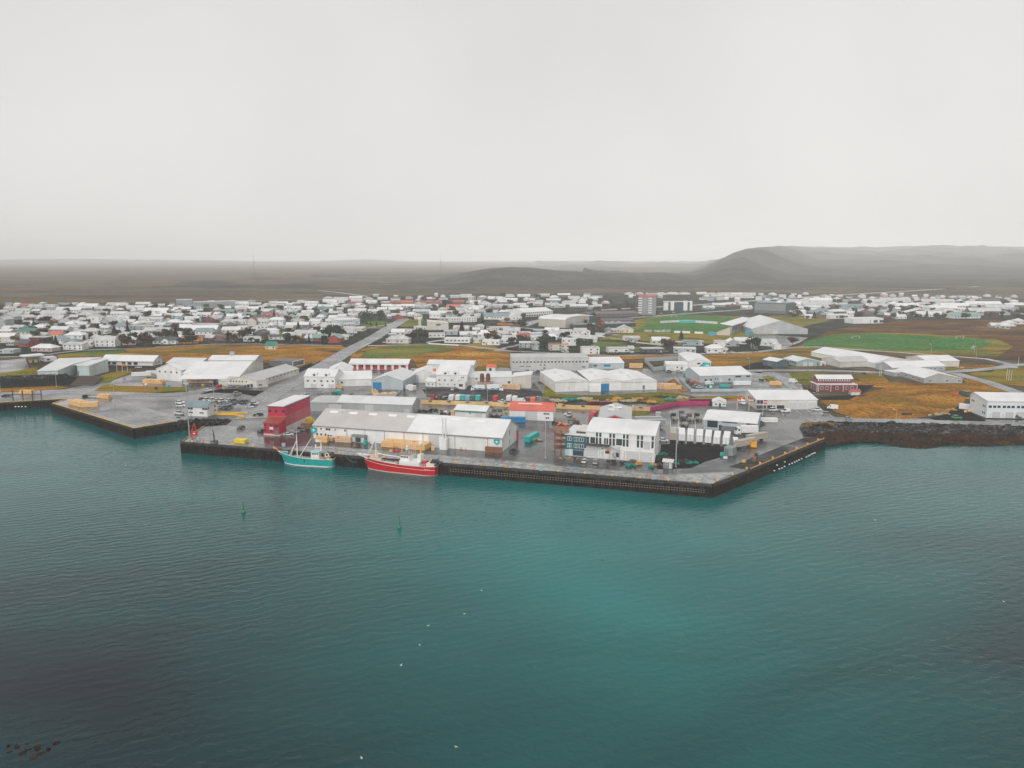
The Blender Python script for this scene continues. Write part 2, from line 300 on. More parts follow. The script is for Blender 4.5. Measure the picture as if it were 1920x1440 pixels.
# ---- hills
def terrain(name, x0, x1, y0, y1, nx, ny, hf, m, z0=-.5):
    v = []; f = []
    for j in range(ny + 1):
        for i in range(nx + 1):
            x = x0 + (x1 - x0) * i / nx; y = y0 + (y1 - y0) * j / ny
            v.append((x, y, Q + z0 + hf(x, y)))
    for j in range(ny):
        for i in range(nx):
            a = j * (nx + 1) + i; f.append((a, a + 1, a + nx + 2, a + nx + 1))
    me = bpy.data.meshes.new(name); me.from_pydata(v, [], f); me.materials.append(m)
    me.polygons.foreach_set('use_smooth', [True] * len(f)); me.update(); return struct(link(name, me))
def gx(px, d): return (px - 960) / F * d * 1.01
def fb(x, y, s, o=4): return NZ.fractal(Vector((x / s, y / s, 3.1)), .9, 2.1, o)
def ss(a, b_, x):
    k = max(0, min(1, (x - a) / (b_ - a))); return k * k * (3 - 2 * k)
hillm = ground_mat('hill_heath', [(.34, (.02, .02, .016)), (.5, (.045, .042, .030)), (.66, (.08, .075, .045))], .008, .06)
def ridge(name, prof, yc, y0, y1, x0, x1, nx, ny, ns, amp, m, yc2=None):
    def hf(x, y):
        px = 960 + x / (y * CP + 10) * F
        if px <= prof[0][0]: py = prof[0][1] + 40 * min(1, (prof[0][0] - px) / 60)
        elif px >= prof[-1][0]: py = prof[-1][1] + (0 if prof[-1][0] > 1900 else 40 * min(1, (px - prof[-1][0]) / 60))
        else:
            for (a, ya), (b_, yb) in zip(prof, prof[1:]):
                if a <= px <= b_: k = (px - a) / (b_ - a); k = k * k * (3 - 2 * k) * .5 + k * .5; py = ya + (yb - ya) * k; break
        c = yc + ((yc2 - yc) * ss(1390, 1560, px) if yc2 else 0)
        top = max(0, CAMZ - Q - c * (py - HOR) / F / (CP * CP))
        k = ss(y0, c, y) if y < c else 1 - ss(c, y1, y)
        return top * k * (1 + .10 * fb(x, y, ns * 3, 3) * (1 - abs(2 * k - 1))) + amp * fb(x, y, ns) * k * (1 - k) * 4
    return terrain(name, x0, x1, y0, y1, nx, ny, hf, m)
ridge('hill', [(820, 523), (850, 517), (880, 510), (920, 502.5), (960, 500), (1000, 501.5), (1050, 507), (1110, 512), (1160, 511), (1230, 515), (1320, 519)], 2700, 1850, 4200, -1000, 1600, 130, 90, 170, 12, hillm)
ridge('mountain', [(1262, 524), (1290, 516), (1318, 502), (1348, 488), (1374, 474), (1398, 467), (1424, 464.5), (1480, 463), (1600, 466), (1750, 463), (1925, 465)], 4200, 1900, 14500, 300, 12500, 230, 170, 420, 50, hillm, yc2=10500)
ridge('far_hills', [(-100, 487), (150, 485), (400, 488), (560, 490), (690, 486), (800, 491), (930, 495), (1020, 490), (1090, 488), (1150, 491), (1230, 497), (1330, 498), (1420, 500)], 13500, 9500, 15900, -13000, 10000, 130, 40, 1200, 10, hillm)
# ---- land-use sheets (photo-measured outlines on the ground)
YARD = COAST[:] + [(2600, 790), (1920, 788), (1560, 782), (1536, 768), (1510, 740), (1495, 700), (1300, 692), (1000, 690), (560, 690), (430, 700), (250, 700), (215, 712), (120, 730), (-500, 745)]
sheet('town_ground', [(-300, 668), (-300, 572), (60, 571), (330, 566), (440, 566), (600, 563), (640, 556), (900, 552), (1130, 550), (1320, 547), (1480, 549), (1560, 562), (1960, 566), (2200, 572), (2200, 640), (1920, 628), (1600, 620), (1500, 655), (1150, 670), (960, 664), (700, 650), (240, 660), (110, 668)], .01, townm)
sheet('yard', YARD, .02, asph)
rustg2 = ground_mat('brown_bank', [(.32, (.03, .022, .012)), (.5, (.09, .06, .025)), (.66, (.15, .11, .03))], .06, .6)
sheet('stadium_grass', [(1180, 602), (1262, 588), (1400, 594), (1520, 590), (1560, 600), (1480, 618), (1420, 640), (1330, 645), (1190, 640), (1110, 655), (1120, 636), (1170, 622)], .03, olive)
rustg = ground_mat('rust_grass', [(.32, (.045, .028, .014)), (.5, (.13, .065, .024)), (.66, (.24, .12, .035))], .03, .5, stretch=(.4, 1, 1), over=[((.05, .04, .03), .02, .5, .6)])
sheet('field', [(1470, 656), (1540, 628), (1560, 618), (1640, 608), (1700, 600), (1860, 600), (2000, 610), (2000, 670), (1920, 676), (1850, 674), (1700, 664), (1540, 656)], .03, rustg)
sheet('field', [(1480, 656), (1520, 642), (1560, 627), (1640, 623.5), (1730, 626), (1870, 636), (1900, 650), (1870, 668), (1700, 662), (1540, 655)], .04, olive)
sheet('field', [(108, 666), (240, 652.5), (330, 649.5), (400, 647), (640, 648), (650, 653), (612, 678), (586, 690), (560, 689), (505, 681), (400, 674), (300, 679), (245, 669), (190, 672), (110, 674)], .03, ochre)
sheet('lawn', [(110, 664), (160, 657), (232, 656.5), (237, 661), (190, 667), (112, 670)], .045, greeng)
sheet('field', [(655, 662), (700, 650), (740, 647), (870, 647.5), (960, 661), (958, 672), (955, 688), (940, 696), (905, 706), (885, 700), (880, 684), (815, 677), (800, 690), (788, 696), (775, 674), (660, 674)], .03, ochre)
sheet('lawn', [(692, 655), (735, 649), (850, 648.5), (820, 656), (770, 671), (672, 671)], .045, greeng)
sheet('field', [(955, 662), (1130, 666), (1330, 666), (1470, 657), (1520, 652), (1570, 657), (1600, 663), (1600, 673), (1540, 681), (1440, 673), (1400, 678), (1385, 690), (1330, 694), (1330, 680), (1280, 667), (1180, 674), (955, 670)], .03, ochre)
sheet('football_pitch', [(1506, 641), (1560, 628), (1640, 625), (1720, 628), (1845, 637), (1862, 646), (1822, 657), (1700, 658), (1560, 650), (1505, 650)], .06, pitch)
sheet('football_pitch', [(1195, 618), (1215, 607), (1290, 605), (1380, 608), (1366, 616), (1345, 626), (1160, 622)], .06, pitch)
sheet('football_pitch', [(1205, 600), (1270, 589), (1350, 594), (1390, 600), (1370, 605), (1290, 602), (1212, 604)], .06, pitch)
sheet('field', [(-200, 716), (-200, 700), (0, 697), (68, 688), (74, 708), (60, 711), (0, 713)], .03, olive)
sheet('field', [(-200, 744), (0, 728), (110, 723), (130, 727), (60, 733), (0, 738), (-200, 752)], .035, ochre)
sheet('field', [(176, 733), (192, 722.5), (208, 720), (222, 723), (300, 725), (345, 725.5), (357, 729.5), (350, 735), (300, 738), (200, 737)], .035, olive)
sheet('field', [(178, 708), (205, 699), (245, 693), (250, 697), (218, 709), (208, 717), (185, 718)], .035, olive)
sheet('field', [(1538, 750), (1562, 743), (1600, 741), (1660, 728), (1600, 722), (1590, 712), (1650, 716), (1700, 718), (1812, 718), (1800, 704), (1830, 706), (1925, 738), (1960, 748), (1810, 748), (1798, 772), (1700, 786), (1600, 784), (1562, 770)], .035, ochre)
sheet('field', [(1600, 705), (1630, 699), (1655, 703), (1668, 716), (1640, 720), (1618, 716)], .04, ochre)
sheet('field', [(1766, 690), (1800, 685), (1860, 684), (1876, 690), (1858, 697), (1780, 697)], .035, ochre)
sheet('field', [(1818, 700), (1850, 692), (1950, 690), (1950, 728), (1900, 722), (1862, 718)], .035, olive)
sheet('field', [(1018, 738), (1024, 716), (1036, 710), (1042, 716), (1042, 738), (1110, 742), (1200, 737), (1232, 735), (1272, 737), (1300, 743), (1400, 742), (1400, 750), (1345, 753), (1240, 760), (1150, 748), (1018, 746)], .035, olive)
sheet('field', [(1030, 743), (1100, 746), (1200, 744), (1290, 745), (1380, 747), (1340, 752), (1240, 759), (1150, 756), (1030, 751)], .042, rustg2)
sheet('field', [(1250, 716), (1264, 710), (1290, 734), (1278, 737)], .04, ochre)
sheet('field', [(1007, 717), (1018, 714), (1022, 719), (1010, 722)], .04, ochre)
sheet('field', [(1428, 706), (1455, 702), (1470, 712), (1478, 728), (1460, 726), (1440, 716)], .04, olive)
sheet('field', [(1478, 700), (1520, 697), (1546, 702), (1530, 716), (1510, 722), (1494, 718)], .04, olive)
sheet('verge', [(520, 722), (565, 704), (572, 706), (530, 730), (515, 735)], .045, ochre)
sheet('verge', [(1225, 772), (1215, 778), (1152, 783), (1158, 777)], .05, olive)
sheet('gravel', [(503, 690), (512, 680), (560, 690), (595, 676), (612, 680), (575, 702), (545, 703)], .045, gravel)
sheet('gravel', [(800, 698), (808, 681), (830, 680), (880, 686), (890, 700), (905, 706), (880, 710)], .045, gravel)
sheet('gravel', [(1240, 833), (1300, 832), (1362, 838), (1356, 856), (1322, 866), (1296, 878), (1232, 880)], .045, gravel)
sheet('gravel', [(0, 728), (-200, 742), (-200, 716), (0, 712), (72, 708.5), (140, 706), (150, 711), (140, 722)], .03, gravel)
sheet('gravel', [(1590, 730), (1606, 722), (1640, 722), (1618, 738), (1592, 750), (1540, 750), (1536, 744), (1600, 741)], .05, gravel)
sheet('gravel', [(1770, 778), (1800, 760), (1850, 790), (1760, 790), (1740, 784)], .05, gravel)
sheet('gravel', [(1372, 683), (1405, 677), (1440, 681), (1452, 694), (1425, 700), (1398, 696)], .045, gravel)
sheet('gravel', [(376, 740), (392, 730), (440, 730), (512, 734), (508, 742), (476, 743), (452, 738), (400, 736)], .045, gravel)
sheet('car_park', [(800, 744), (790, 727), (1000, 716), (1018, 738), (1018, 746), (1220, 766), (1218, 770), (1000, 757)], .045, asphd)
sheet('car_park', [(1383, 640), (1420, 626), (1515, 633), (1500, 642), (1465, 655), (1440, 650)], .045, asph)
sheet('car_park', [(0, 700), (0, 676), (48, 672), (54, 690), (40, 694)], .045, asph)
sheet('quay_deck', [(100, 757), (128, 749), (212, 748), (325, 779), (327, 790), (252, 802.3)], .05, deckm)
sheet('quay_deck', [(343, 828), (382, 801.5), (424, 798), (440, 800), (560, 832), (940, 862), (1240, 890), (1380, 884), (1336, 907), (1000, 880)], .05, deckm)
sheet('quay_deck', [(560, 846.5), (560, 833), (940, 864), (1240, 891), (1375, 886), (1336, 907)], .075, deckl)
sheet('quay_deck', [(1403, 881), (1366, 876), (1508, 820.5), (1543, 823)], .05, asphd)
sheet('wet_patch', [(492, 816), (540, 811), (585, 800), (600, 826), (640, 836), (520, 838), (495, 830)], .085, redasph)
def road(pts, wd, m, z=.06, name='road'):
    c = [P(*p) for p in pts]; l_, r_ = [], []
    for i, p in enumerate(c):
        d = (c[min(i + 1, len(c) - 1)] - c[max(i - 1, 0)]).normalized(); n = Vector((-d.y, d.x, 0)) * wd / 2
        l_.append(p + n); r_.append(p - n)
    mb = MB()
    for i in range(len(c) - 1):
        mb.face([(q.x, q.y, Q + z) for q in (r_[i], r_[i + 1], l_[i + 1], l_[i])])
    return struct(mb.build(name, m))
ROADM = [(700, 579), (735, 590), (757, 599), (741, 608), (700, 634), (655, 657), (612, 683), (575, 703), (535, 724), (500, 745), (484, 762), (470, 785)]
road(ROADM, 15, roadm, .10)
road([(-120, 673), (60, 668), (150, 657), (238, 654), (320, 649.5), (400, 645.5), (480, 645), (640, 648)], 7, roadm, .09)
road([(690, 648.5), (790, 645.5), (850, 645.5), (958, 658.5), (1150, 667), (1300, 664), (1420, 660), (1490, 651), (1530, 650.5), (1700, 662), (1850, 673), (1890, 682), (1900, 690)], 7, roadm, .08)
road([(1345, 697), (1440, 694.5), (1540, 694.5), (1700, 700), (1770, 698), (1830, 694), (1870, 690), (1905, 684), (1960, 682)], 9, roadm, .09)
road([(1790, 700), (1850, 716), (1930, 744), (2000, 770)], 9, roadm, .10)
road([(1440, 698), (1462, 708), (1480, 726), (1505, 748), (1530, 772), (1556, 786)], 9, roadm, .07)
road([(1514, 788), (1560, 787), (1700, 790), (1930, 796), (2100, 801)], 9, roadm, .11)
road([(-200, 752), (0, 739), (150, 736), (300, 741), (360, 737), (400, 728), (440, 722)], 12, roadm, .06)
road([(945, 690), (925, 700), (912, 712)], 7, roadm, .08)
road([(978, 722), (1005, 712), (1030, 714)], 7, roadm, .07)
road([(1120, 582), (1200, 577), (1290, 573), (1400, 565), (1540, 555), (1700, 546), (1920, 532), (2200, 518)], 16, deckl, .13)
road([(1130, 600), (1290, 588), (1400, 580)], 9, deckl, .12)
road([(540, 632), (562, 622), (600, 608)], 6, roadm, .07)
road([(500, 645), (545, 632), (600, 624), (680, 617), (740, 606)], 6, roadm, .075)
road([(600, 545), (640, 549), (690, 556)], 10, deckl, .12)
road([(380, 565), (460, 564), (560, 561), (620, 561)], 8, deckl, .12)
road([(870, 612), (960, 612), (1010, 618), (1100, 622), (1160, 628)], 8, roadm, .075)
road([(900, 588), (925, 570), (935, 563)], 8, roadm, .075)
road([(1200, 640), (1100, 628), (1000, 640), (950, 652), (930, 658)], 6, roadm, .07)
# painted lines
def lines(segs, wd=.25):
    mb = MB()
    for a, b_ in segs:
        a, b_ = P(*a), P(*b_); d = (b_ - a).normalized(); n = Vector((-d.y, d.x, 0)) * wd / 2
        mb.face([(q.x, q.y, Q + .16) for q in (a - n, b_ - n, b_ + n, a + n)])
    o = mb.build('road_marking', line); struct(o); return o
lines([((1462, 768), (1470, 779)), ((1490, 768), (1503, 778)), ((1512, 768), (1524, 779)), ((1448, 787), (1463, 787)), ((1463, 787), (1474, 796)),
       ((1258, 772), (1257, 804)), ((1272, 782), (1271, 806)), ((1303, 786), (1304, 806)), ((1420, 806), (1440, 806)), ((1421, 810), (1442, 810))])
lines([((1560 + 30 * i, 789.6 + .62 * i), (1572 + 30 * i, 789.9 + .62 * i)) for i in range(12)], .3)
lines([(ROADM[i], tuple(a + (b_ - a) * .5 for a, b_ in zip(ROADM[i], ROADM[i + 1]))) for i in range(3, 10)], .3)
lines([((388 + 12 * i, 745), (384 + 12 * i, 749)) for i in range(7)], .2)
# ---- quay walls: dark sheet piling with a concrete cap
pilem = ground_mat('sheet_piling', [(.3, (.006, .006, .006)), (.55, (.020, .016, .014)), (.72, (.06, .035, .022))], .25, 1.2, rough=.7, bump=.6)
capm = ground_mat('quay_cap', [(.3, (.03, .03, .03)), (.7, (.075, .075, .072))], .3, 1.0, rough=.6)
def quaywall(pts, label, pitch_=1.3, capcol=None, zt=None):
    root = thing('quay_wall', label, 'quay wall', P(*pts[0])); o0 = Vector(root.location)
    mb, cb = MB(), MB(); ws = [P(*p) - o0 for p in pts]
    for a, b_ in zip(ws, ws[1:]):
        d = b_ - a; ln = d.length; d.normalize(); n = Vector((d.y, -d.x, 0)); k = max(2, int(ln / pitch_)); st = ln / k
        prev = None
        for i in range(k * 2 + 1):
            q = a + d * (i * st / 2) + n * (.05 if (i // 1) % 2 else .5)
            if prev is not None: mb.face([(prev.x, prev.y, -6), (q.x, q.y, -6), (q.x, q.y, -.55), (prev.x, prev.y, -.55)])
            prev = q
        cb.face([tuple(a + n * .6 + Vector((0, 0, -.7))), tuple(b_ + n * .6 + Vector((0, 0, -.7))), tuple(b_ + n * .6 + Vector((0, 0, .14))), tuple(a + n * .6 + Vector((0, 0, .14)))])
        cb.face([tuple(a + n * .6 + Vector((0, 0, .14))), tuple(b_ + n * .6 + Vector((0, 0, .14))), tuple(b_ - n * .5 + Vector((0, 0, .14))), tuple(a - n * .5 + Vector((0, 0, .14)))])
        cb.face([tuple(a + n * .6 + Vector((0, 0, -.7))), tuple(a - n * .2 + Vector((0, 0, -.7))), tuple(b_ - n * .2 + Vector((0, 0, -.7))), tuple(b_ + n * .6 + Vector((0, 0, -.7)))])
    mb.build('sheet_piling', pilem, root); cb.build('cap_beam', capm, root); return root
def edgebeam(pts, m, inset, root, hgt=.45, wd=.4):
    mb = MB(); o0 = Vector(root.location)
    for p0, p1 in zip(pts, pts[1:]):
        a, b_ = P(*p0) - o0, P(*p1) - o0; d = (b_ - a); ln = d.length; d.normalize(); n = Vector((d.y, -d.x, 0))
        a = a - n * inset; b_ = b_ - n * inset; c_ = (a + b_) / 2
        mb.box(c_.x - ln / 2, c_.x + ln / 2, c_.y - wd / 2, c_.y + wd / 2, .15, .15 + hgt, rot=math.atan2(d.y, d.x))
    return mb.build('edge_beam', m, root)
pilem.node_tree.nodes['Principled BSDF'].inputs['Specular IOR Level'].default_value = .05
W0 = quaywall([(-500, 790), (-200, 766), (0, 755), (124, 748)], 'dark quay wall running off the left edge of the photo'); edgebeam([(-200, 766), (0, 755), (124, 748)], yellowp, .0, W0, .2)
W1 = quaywall([(97, 756.5), (251.5, 804), (329, 791)], 'dark quay wall round the small pier carrying the stacked tan tubs'); edgebeam([(124, 748.5), (98, 756.5), (251.5, 803.5), (329, 790.5)], yellowp, .1, W1, .2, .35)
W2 = quaywall([(340, 829), (1335, 909.5)], 'long dark quay wall behind the two moored fishing boats')
W3 = quaywall([(1335, 909.5), (1407.5, 881), (1547, 823)], 'dark quay wall with orange edge beam slanting back at the right'); edgebeam([(1408, 880), (1546, 822.8)], mat('ochre_paint', (.50, .24, .05), .6), .2, W3, .3, .4)
W4 = quaywall([(1547, 823), (1506, 818.5)], 'short return of quay wall beside the seaweed shore')
W5 = quaywall([(381, 800), (340, 829)], 'short slanting quay wall beside the lamp mast at the left corner'); edgebeam([(381, 800), (341, 828)], yellowp, .3, W5, .25, .2)
mb = MB()
for i in range(95):   # rusted rubbing brackets along the long quay
    x = 845 + i * 5.05; p = P(x, 829 + (x - 340) * .0809) - Vector(W2.location)
    for zz in (-1.9, -2.7): mb.box(p.x - .28, p.x + .28, p.y - .85, p.y - .55, zz - .12, zz + .12)
mb.build('rubbing_brackets', mat('rusty_bracket', (.20, .15, .12), .8, var=.6, scale=2), W2)
tyme = MB()
for k in range(10): a1, a2 = .628 * k, .628 * (k + 1); tyme.tube((.5 * math.cos(a1), 0, .5 * math.sin(a1)), (.5 * math.cos(a2), 0, .5 * math.sin(a2)), .2, 5)
tyme = tyme.data('tyre_fender', black)
for i in range(26): x = 350 + i * 38.6; p = P(x, 829 + (x - 340) * .0809) - Vector(W2.location); o = link('tyre_fender', tyme, W2, (p.x, p.y - .8, -1.2), .0)
jm = mat('slab_joint', (.035, .035, .036), .5, var=.1); mb = MB()
def joint(a, b_, wd=.14):
    a, b_ = P(*a), P(*b_); d = (b_ - a).normalized(); n = Vector((-d.y, d.x, 0)) * wd / 2; mb.face([(q.x, q.y, Q + .092) for q in (a - n, b_ - n, b_ + n, a + n)])
for i in range(30): x = 560 + i * 26; joint((x, 847.5 + (x - 560) * .081), (x + 4, 833.5 + (x - 560) * .0845 + .4))
for i in range(9): k = i / 8; joint((128 + 84 * k, 757 - 8 * k + 1), (262 + 60 * k, 799 - 9 * k))
joint((352, 824), (560, 838.5)); joint((560, 838.5), (1240, 893.5)); struct(mb.build('slab_joints', jm))
# ---- rock embankments
def rocks(name, top, bot, zt, zb, n, size, m, label, seed, under=None):
    rg = random.Random(seed); mb = MB(); tw = [P(*p) for p in top]; bw = [P(*p, 0) for p in bot]
    def lerp(pl, t_):
        L_ = [(b_ - a).length for a, b_ in zip(pl, pl[1:])]; s = t_ * sum(L_)
        for i, q in enumerate(L_):
            if s <= q or i == len(L_) - 1: return pl[i].lerp(pl[i + 1], min(1, s / q))
            s -= q
    K = 60; J = 5
    for i in range(K):
        for j in range(J):
            g = lambda a, b_: (lambda p, q: tuple(p.lerp(q, b_) * 1.0)[:2] + (zt + (zb - zt) * b_ ** .8 - .4,))(lerp(tw, a), lerp(bw, a))
            mb.face([g(i / K, (j + 1) / J), g((i + 1) / K, (j + 1) / J), g((i + 1) / K, j / J), g(i / K, j / J)])
    for _ in range(n):
        t_ = rg.random(); s = rg.random() ** 1.0; p, q = lerp(tw, t_), lerp(bw, t_); c = p.lerp(q, s); z = zt + (zb - zt) * s ** .8
        r_ = size * rg.uniform(.45, 1.15)
        mb.blob((c.x + rg.uniform(-.5, .5), c.y + rg.uniform(-.5, .5), z - .1), (r_, r_ * rg.uniform(.7, 1.1), r_ * rg.uniform(.55, .9)), 6, 4, .28, 0 if s < under else 1, rg)
    o = mb.build(name, m); o['kind'] = 'stuff'; o['label'] = label; return o
rocks('rocks', [(325, 791), (352, 788), (376, 786), (424, 786), (434, 790)], [(332, 806), (338, 806), (345, 806), (362, 804), (420, 799)], Q - .1, .6, 700, 1.25, [rockm, weedm], 'black armour stones between the small pier and the main quay', 3, .8)
rocks('rocks', [(1501, 806), (1514, 794.5), (1545, 791.5), (1700, 795), (1918, 800.5), (2100, 805)], [(1512, 822), (1550, 826), (1605, 822), (1720, 828), (1918, 830), (2100, 834)], Q + .1, .1, 2200, 1.6, [rockm, weedm], 'black armour stone embankment below the shore road', 4, .55)
rocks('rocks', [(1550, 820), (1620, 812), (1700, 814), (1800, 814), (1930, 812)], [(1552, 828), (1605, 822), (1678, 837), (1730, 843), (1777, 835), (1850, 837), (1930, 833)], 1.4, -.2, 1100, .7, [weedm, weedm], 'brown seaweed covered rocks at the waterline', 5, .5)
rocks('rocks', [(-100, 722), (0, 712), (72, 709.5), (128, 708)], [(-100, 738), (0, 726), (72, 724), (130, 720)], Q + 2.2, Q + .2, 1500, .95, [rockm, rockm], 'dark lava stone bank below the pale green hall', 6, 1)
rocks('rocks', [(1505, 803), (1517, 797), (1550, 797), (1560, 801)], [(1512, 816), (1525, 812), (1550, 806), (1562, 806)], Q + 1.2, Q - 1.2, 260, .9, [mat('lichen_grass', (.16, .095, .02), .95, var=.5), rockm], 'ochre grass tufts on the embankment head', 8, .7)
# dark submerged stones in the near left corner of the harbour
rg = random.Random(12); mb = MB()
for i in range(22):
    p = P(rg.uniform(-10, 110), 1403 + rg.uniform(-10, 10) + rg.uniform(0, 60) * (rg.random() < .3), 0); r_ = rg.uniform(.25, .7); mb.blob((p.x, p.y, -.05), (r_, r_, .22), 7, 4, .3, 0, rg)
o = mb.build('rocks', weedm); o['kind'] = 'stuff'; o['label'] = 'dark stones breaking the surface in the bottom left corner'
# rolling mounds inside the ochre fields
def mound(pts, hmax, m, sc_=25, seed=1.0, n=46):
    w_ = [P(*p) for p in pts]; x0, x1 = min(a.x for a in w_), max(a.x for a in w_); y0, y1 = min(a.y for a in w_), max(a.y for a in w_)
    def ins(x, y):
        c = False; dmin = 1e9; j = len(w_) - 1
        for i in range(len(w_)):
            a, b_ = w_[i], w_[j]
            if (a.y > y) != (b_.y > y) and x < (b_.x - a.x) * (y - a.y) / (b_.y - a.y) + a.x: c = not c
            t_ = max(0, min(1, ((x - a.x) * (b_.x - a.x) + (y - a.y) * (b_.y - a.y)) / ((b_ - a).length_squared + 1e-9)))
            dmin = min(dmin, math.hypot(x - a.x - t_ * (b_.x - a.x), y - a.y - t_ * (b_.y - a.y))); j = i
        return dmin if c else -1
    def hf(x, y):
        d = ins(x, y)
        if d < 0: return -.3
        k = ss(0, 14, d); return -.02 + k * (hmax * max(0, .45 + .8 * NZ.noise(Vector((x / sc_, y / sc_, seed)))) + .15 * NZ.noise(Vector((x / 4, y / 4, seed))))
    terrain('field_mound', x0, x1, y0, y1, n, n, hf, m, 0)
mound([(1562, 770), (1600, 742), (1670, 728), (1800, 722), (1900, 738), (1800, 746), (1790, 770), (1700, 784), (1600, 782)], 3.0, ochre, 22, 1.0)
mound([(960, 663), (1290, 668), (1180, 674), (960, 670)], 1.2, ochre, 25, 2.0)
mound([(800, 674), (850, 652), (955, 663), (952, 686), (905, 702), (885, 684)], 3.0, ochre, 26, 3.0)
mound([(480, 675), (500, 655), (620, 652), (640, 655), (595, 682), (520, 680)], 2.0, ochre, 30, 5.0)
mound([(250, 668), (270, 655), (400, 650), (470, 655), (460, 673), (300, 677)], 2.0, ochre, 28, 6.0)
mound([(1340, 690), (1380, 676), (1500, 656), (1590, 664), (1540, 680), (1440, 674), (1385, 692)], 2.0, ochre, 26, 7.0)
mound([(1045, 740), (1200, 739), (1380, 745), (1240, 758), (1150, 748)], 1.6, olive, 12, 8.0)
mound([(1580, 622), (1700, 603), (1850, 604), (1905, 620), (1720, 625)], 2.5, rustg, 40, 9.0)
# ================================================================ BUILDINGS
WC = {}
def win_me(w_, h_, kind):
    k = (round(w_, 2), round(h_, 2), kind)
    if k in WC: return WC[k]
    mb = MB(); fr, gl = {'w': (frame_w, glass), 't': (frame_w, tealglass), 'd': (dsteel, glass), 'n': (glass, glass), 'r': (steel, roller), 'R': (frame_w, redp),
                        'W': (frame_w, roller), 'T': (tealp, tealp), 'B': (bluep, bluep), 'G': (dsteel, mat('grey_door', (.16, .17, .17), .5)), 'g': (frame_w, green_wall), 'S': (frame_w, slate_roof)}[kind]
    e_ = .14 if kind not in 'TBn' else .04
    mb.box(-w_ / 2, w_ / 2, -.07, .0, -h_ / 2, h_ / 2, 0); mb.box(-w_ / 2 + e_, w_ / 2 - e_, -.10, -.07, -h_ / 2 + e_, h_ / 2 - e_, 1)
    if kind in 'wt' and w_ > 1.6: mb.box(-.06, .06, -.13, -.10, -h_ / 2 + e_, h_ / 2 - e_, 0)
    if kind in 'rW':
        for q in range(1, 4): mb.box(-w_ / 2 + e_, w_ / 2 - e_, -.115, -.10, -h_ / 2 + h_ * q / 4 - .04, -h_ / 2 + h_ * q / 4 + .04, 0)
    WC[k] = mb.data('window' if kind not in 'rRWTBGg' else 'door', [fr, gl]); return WC[k]
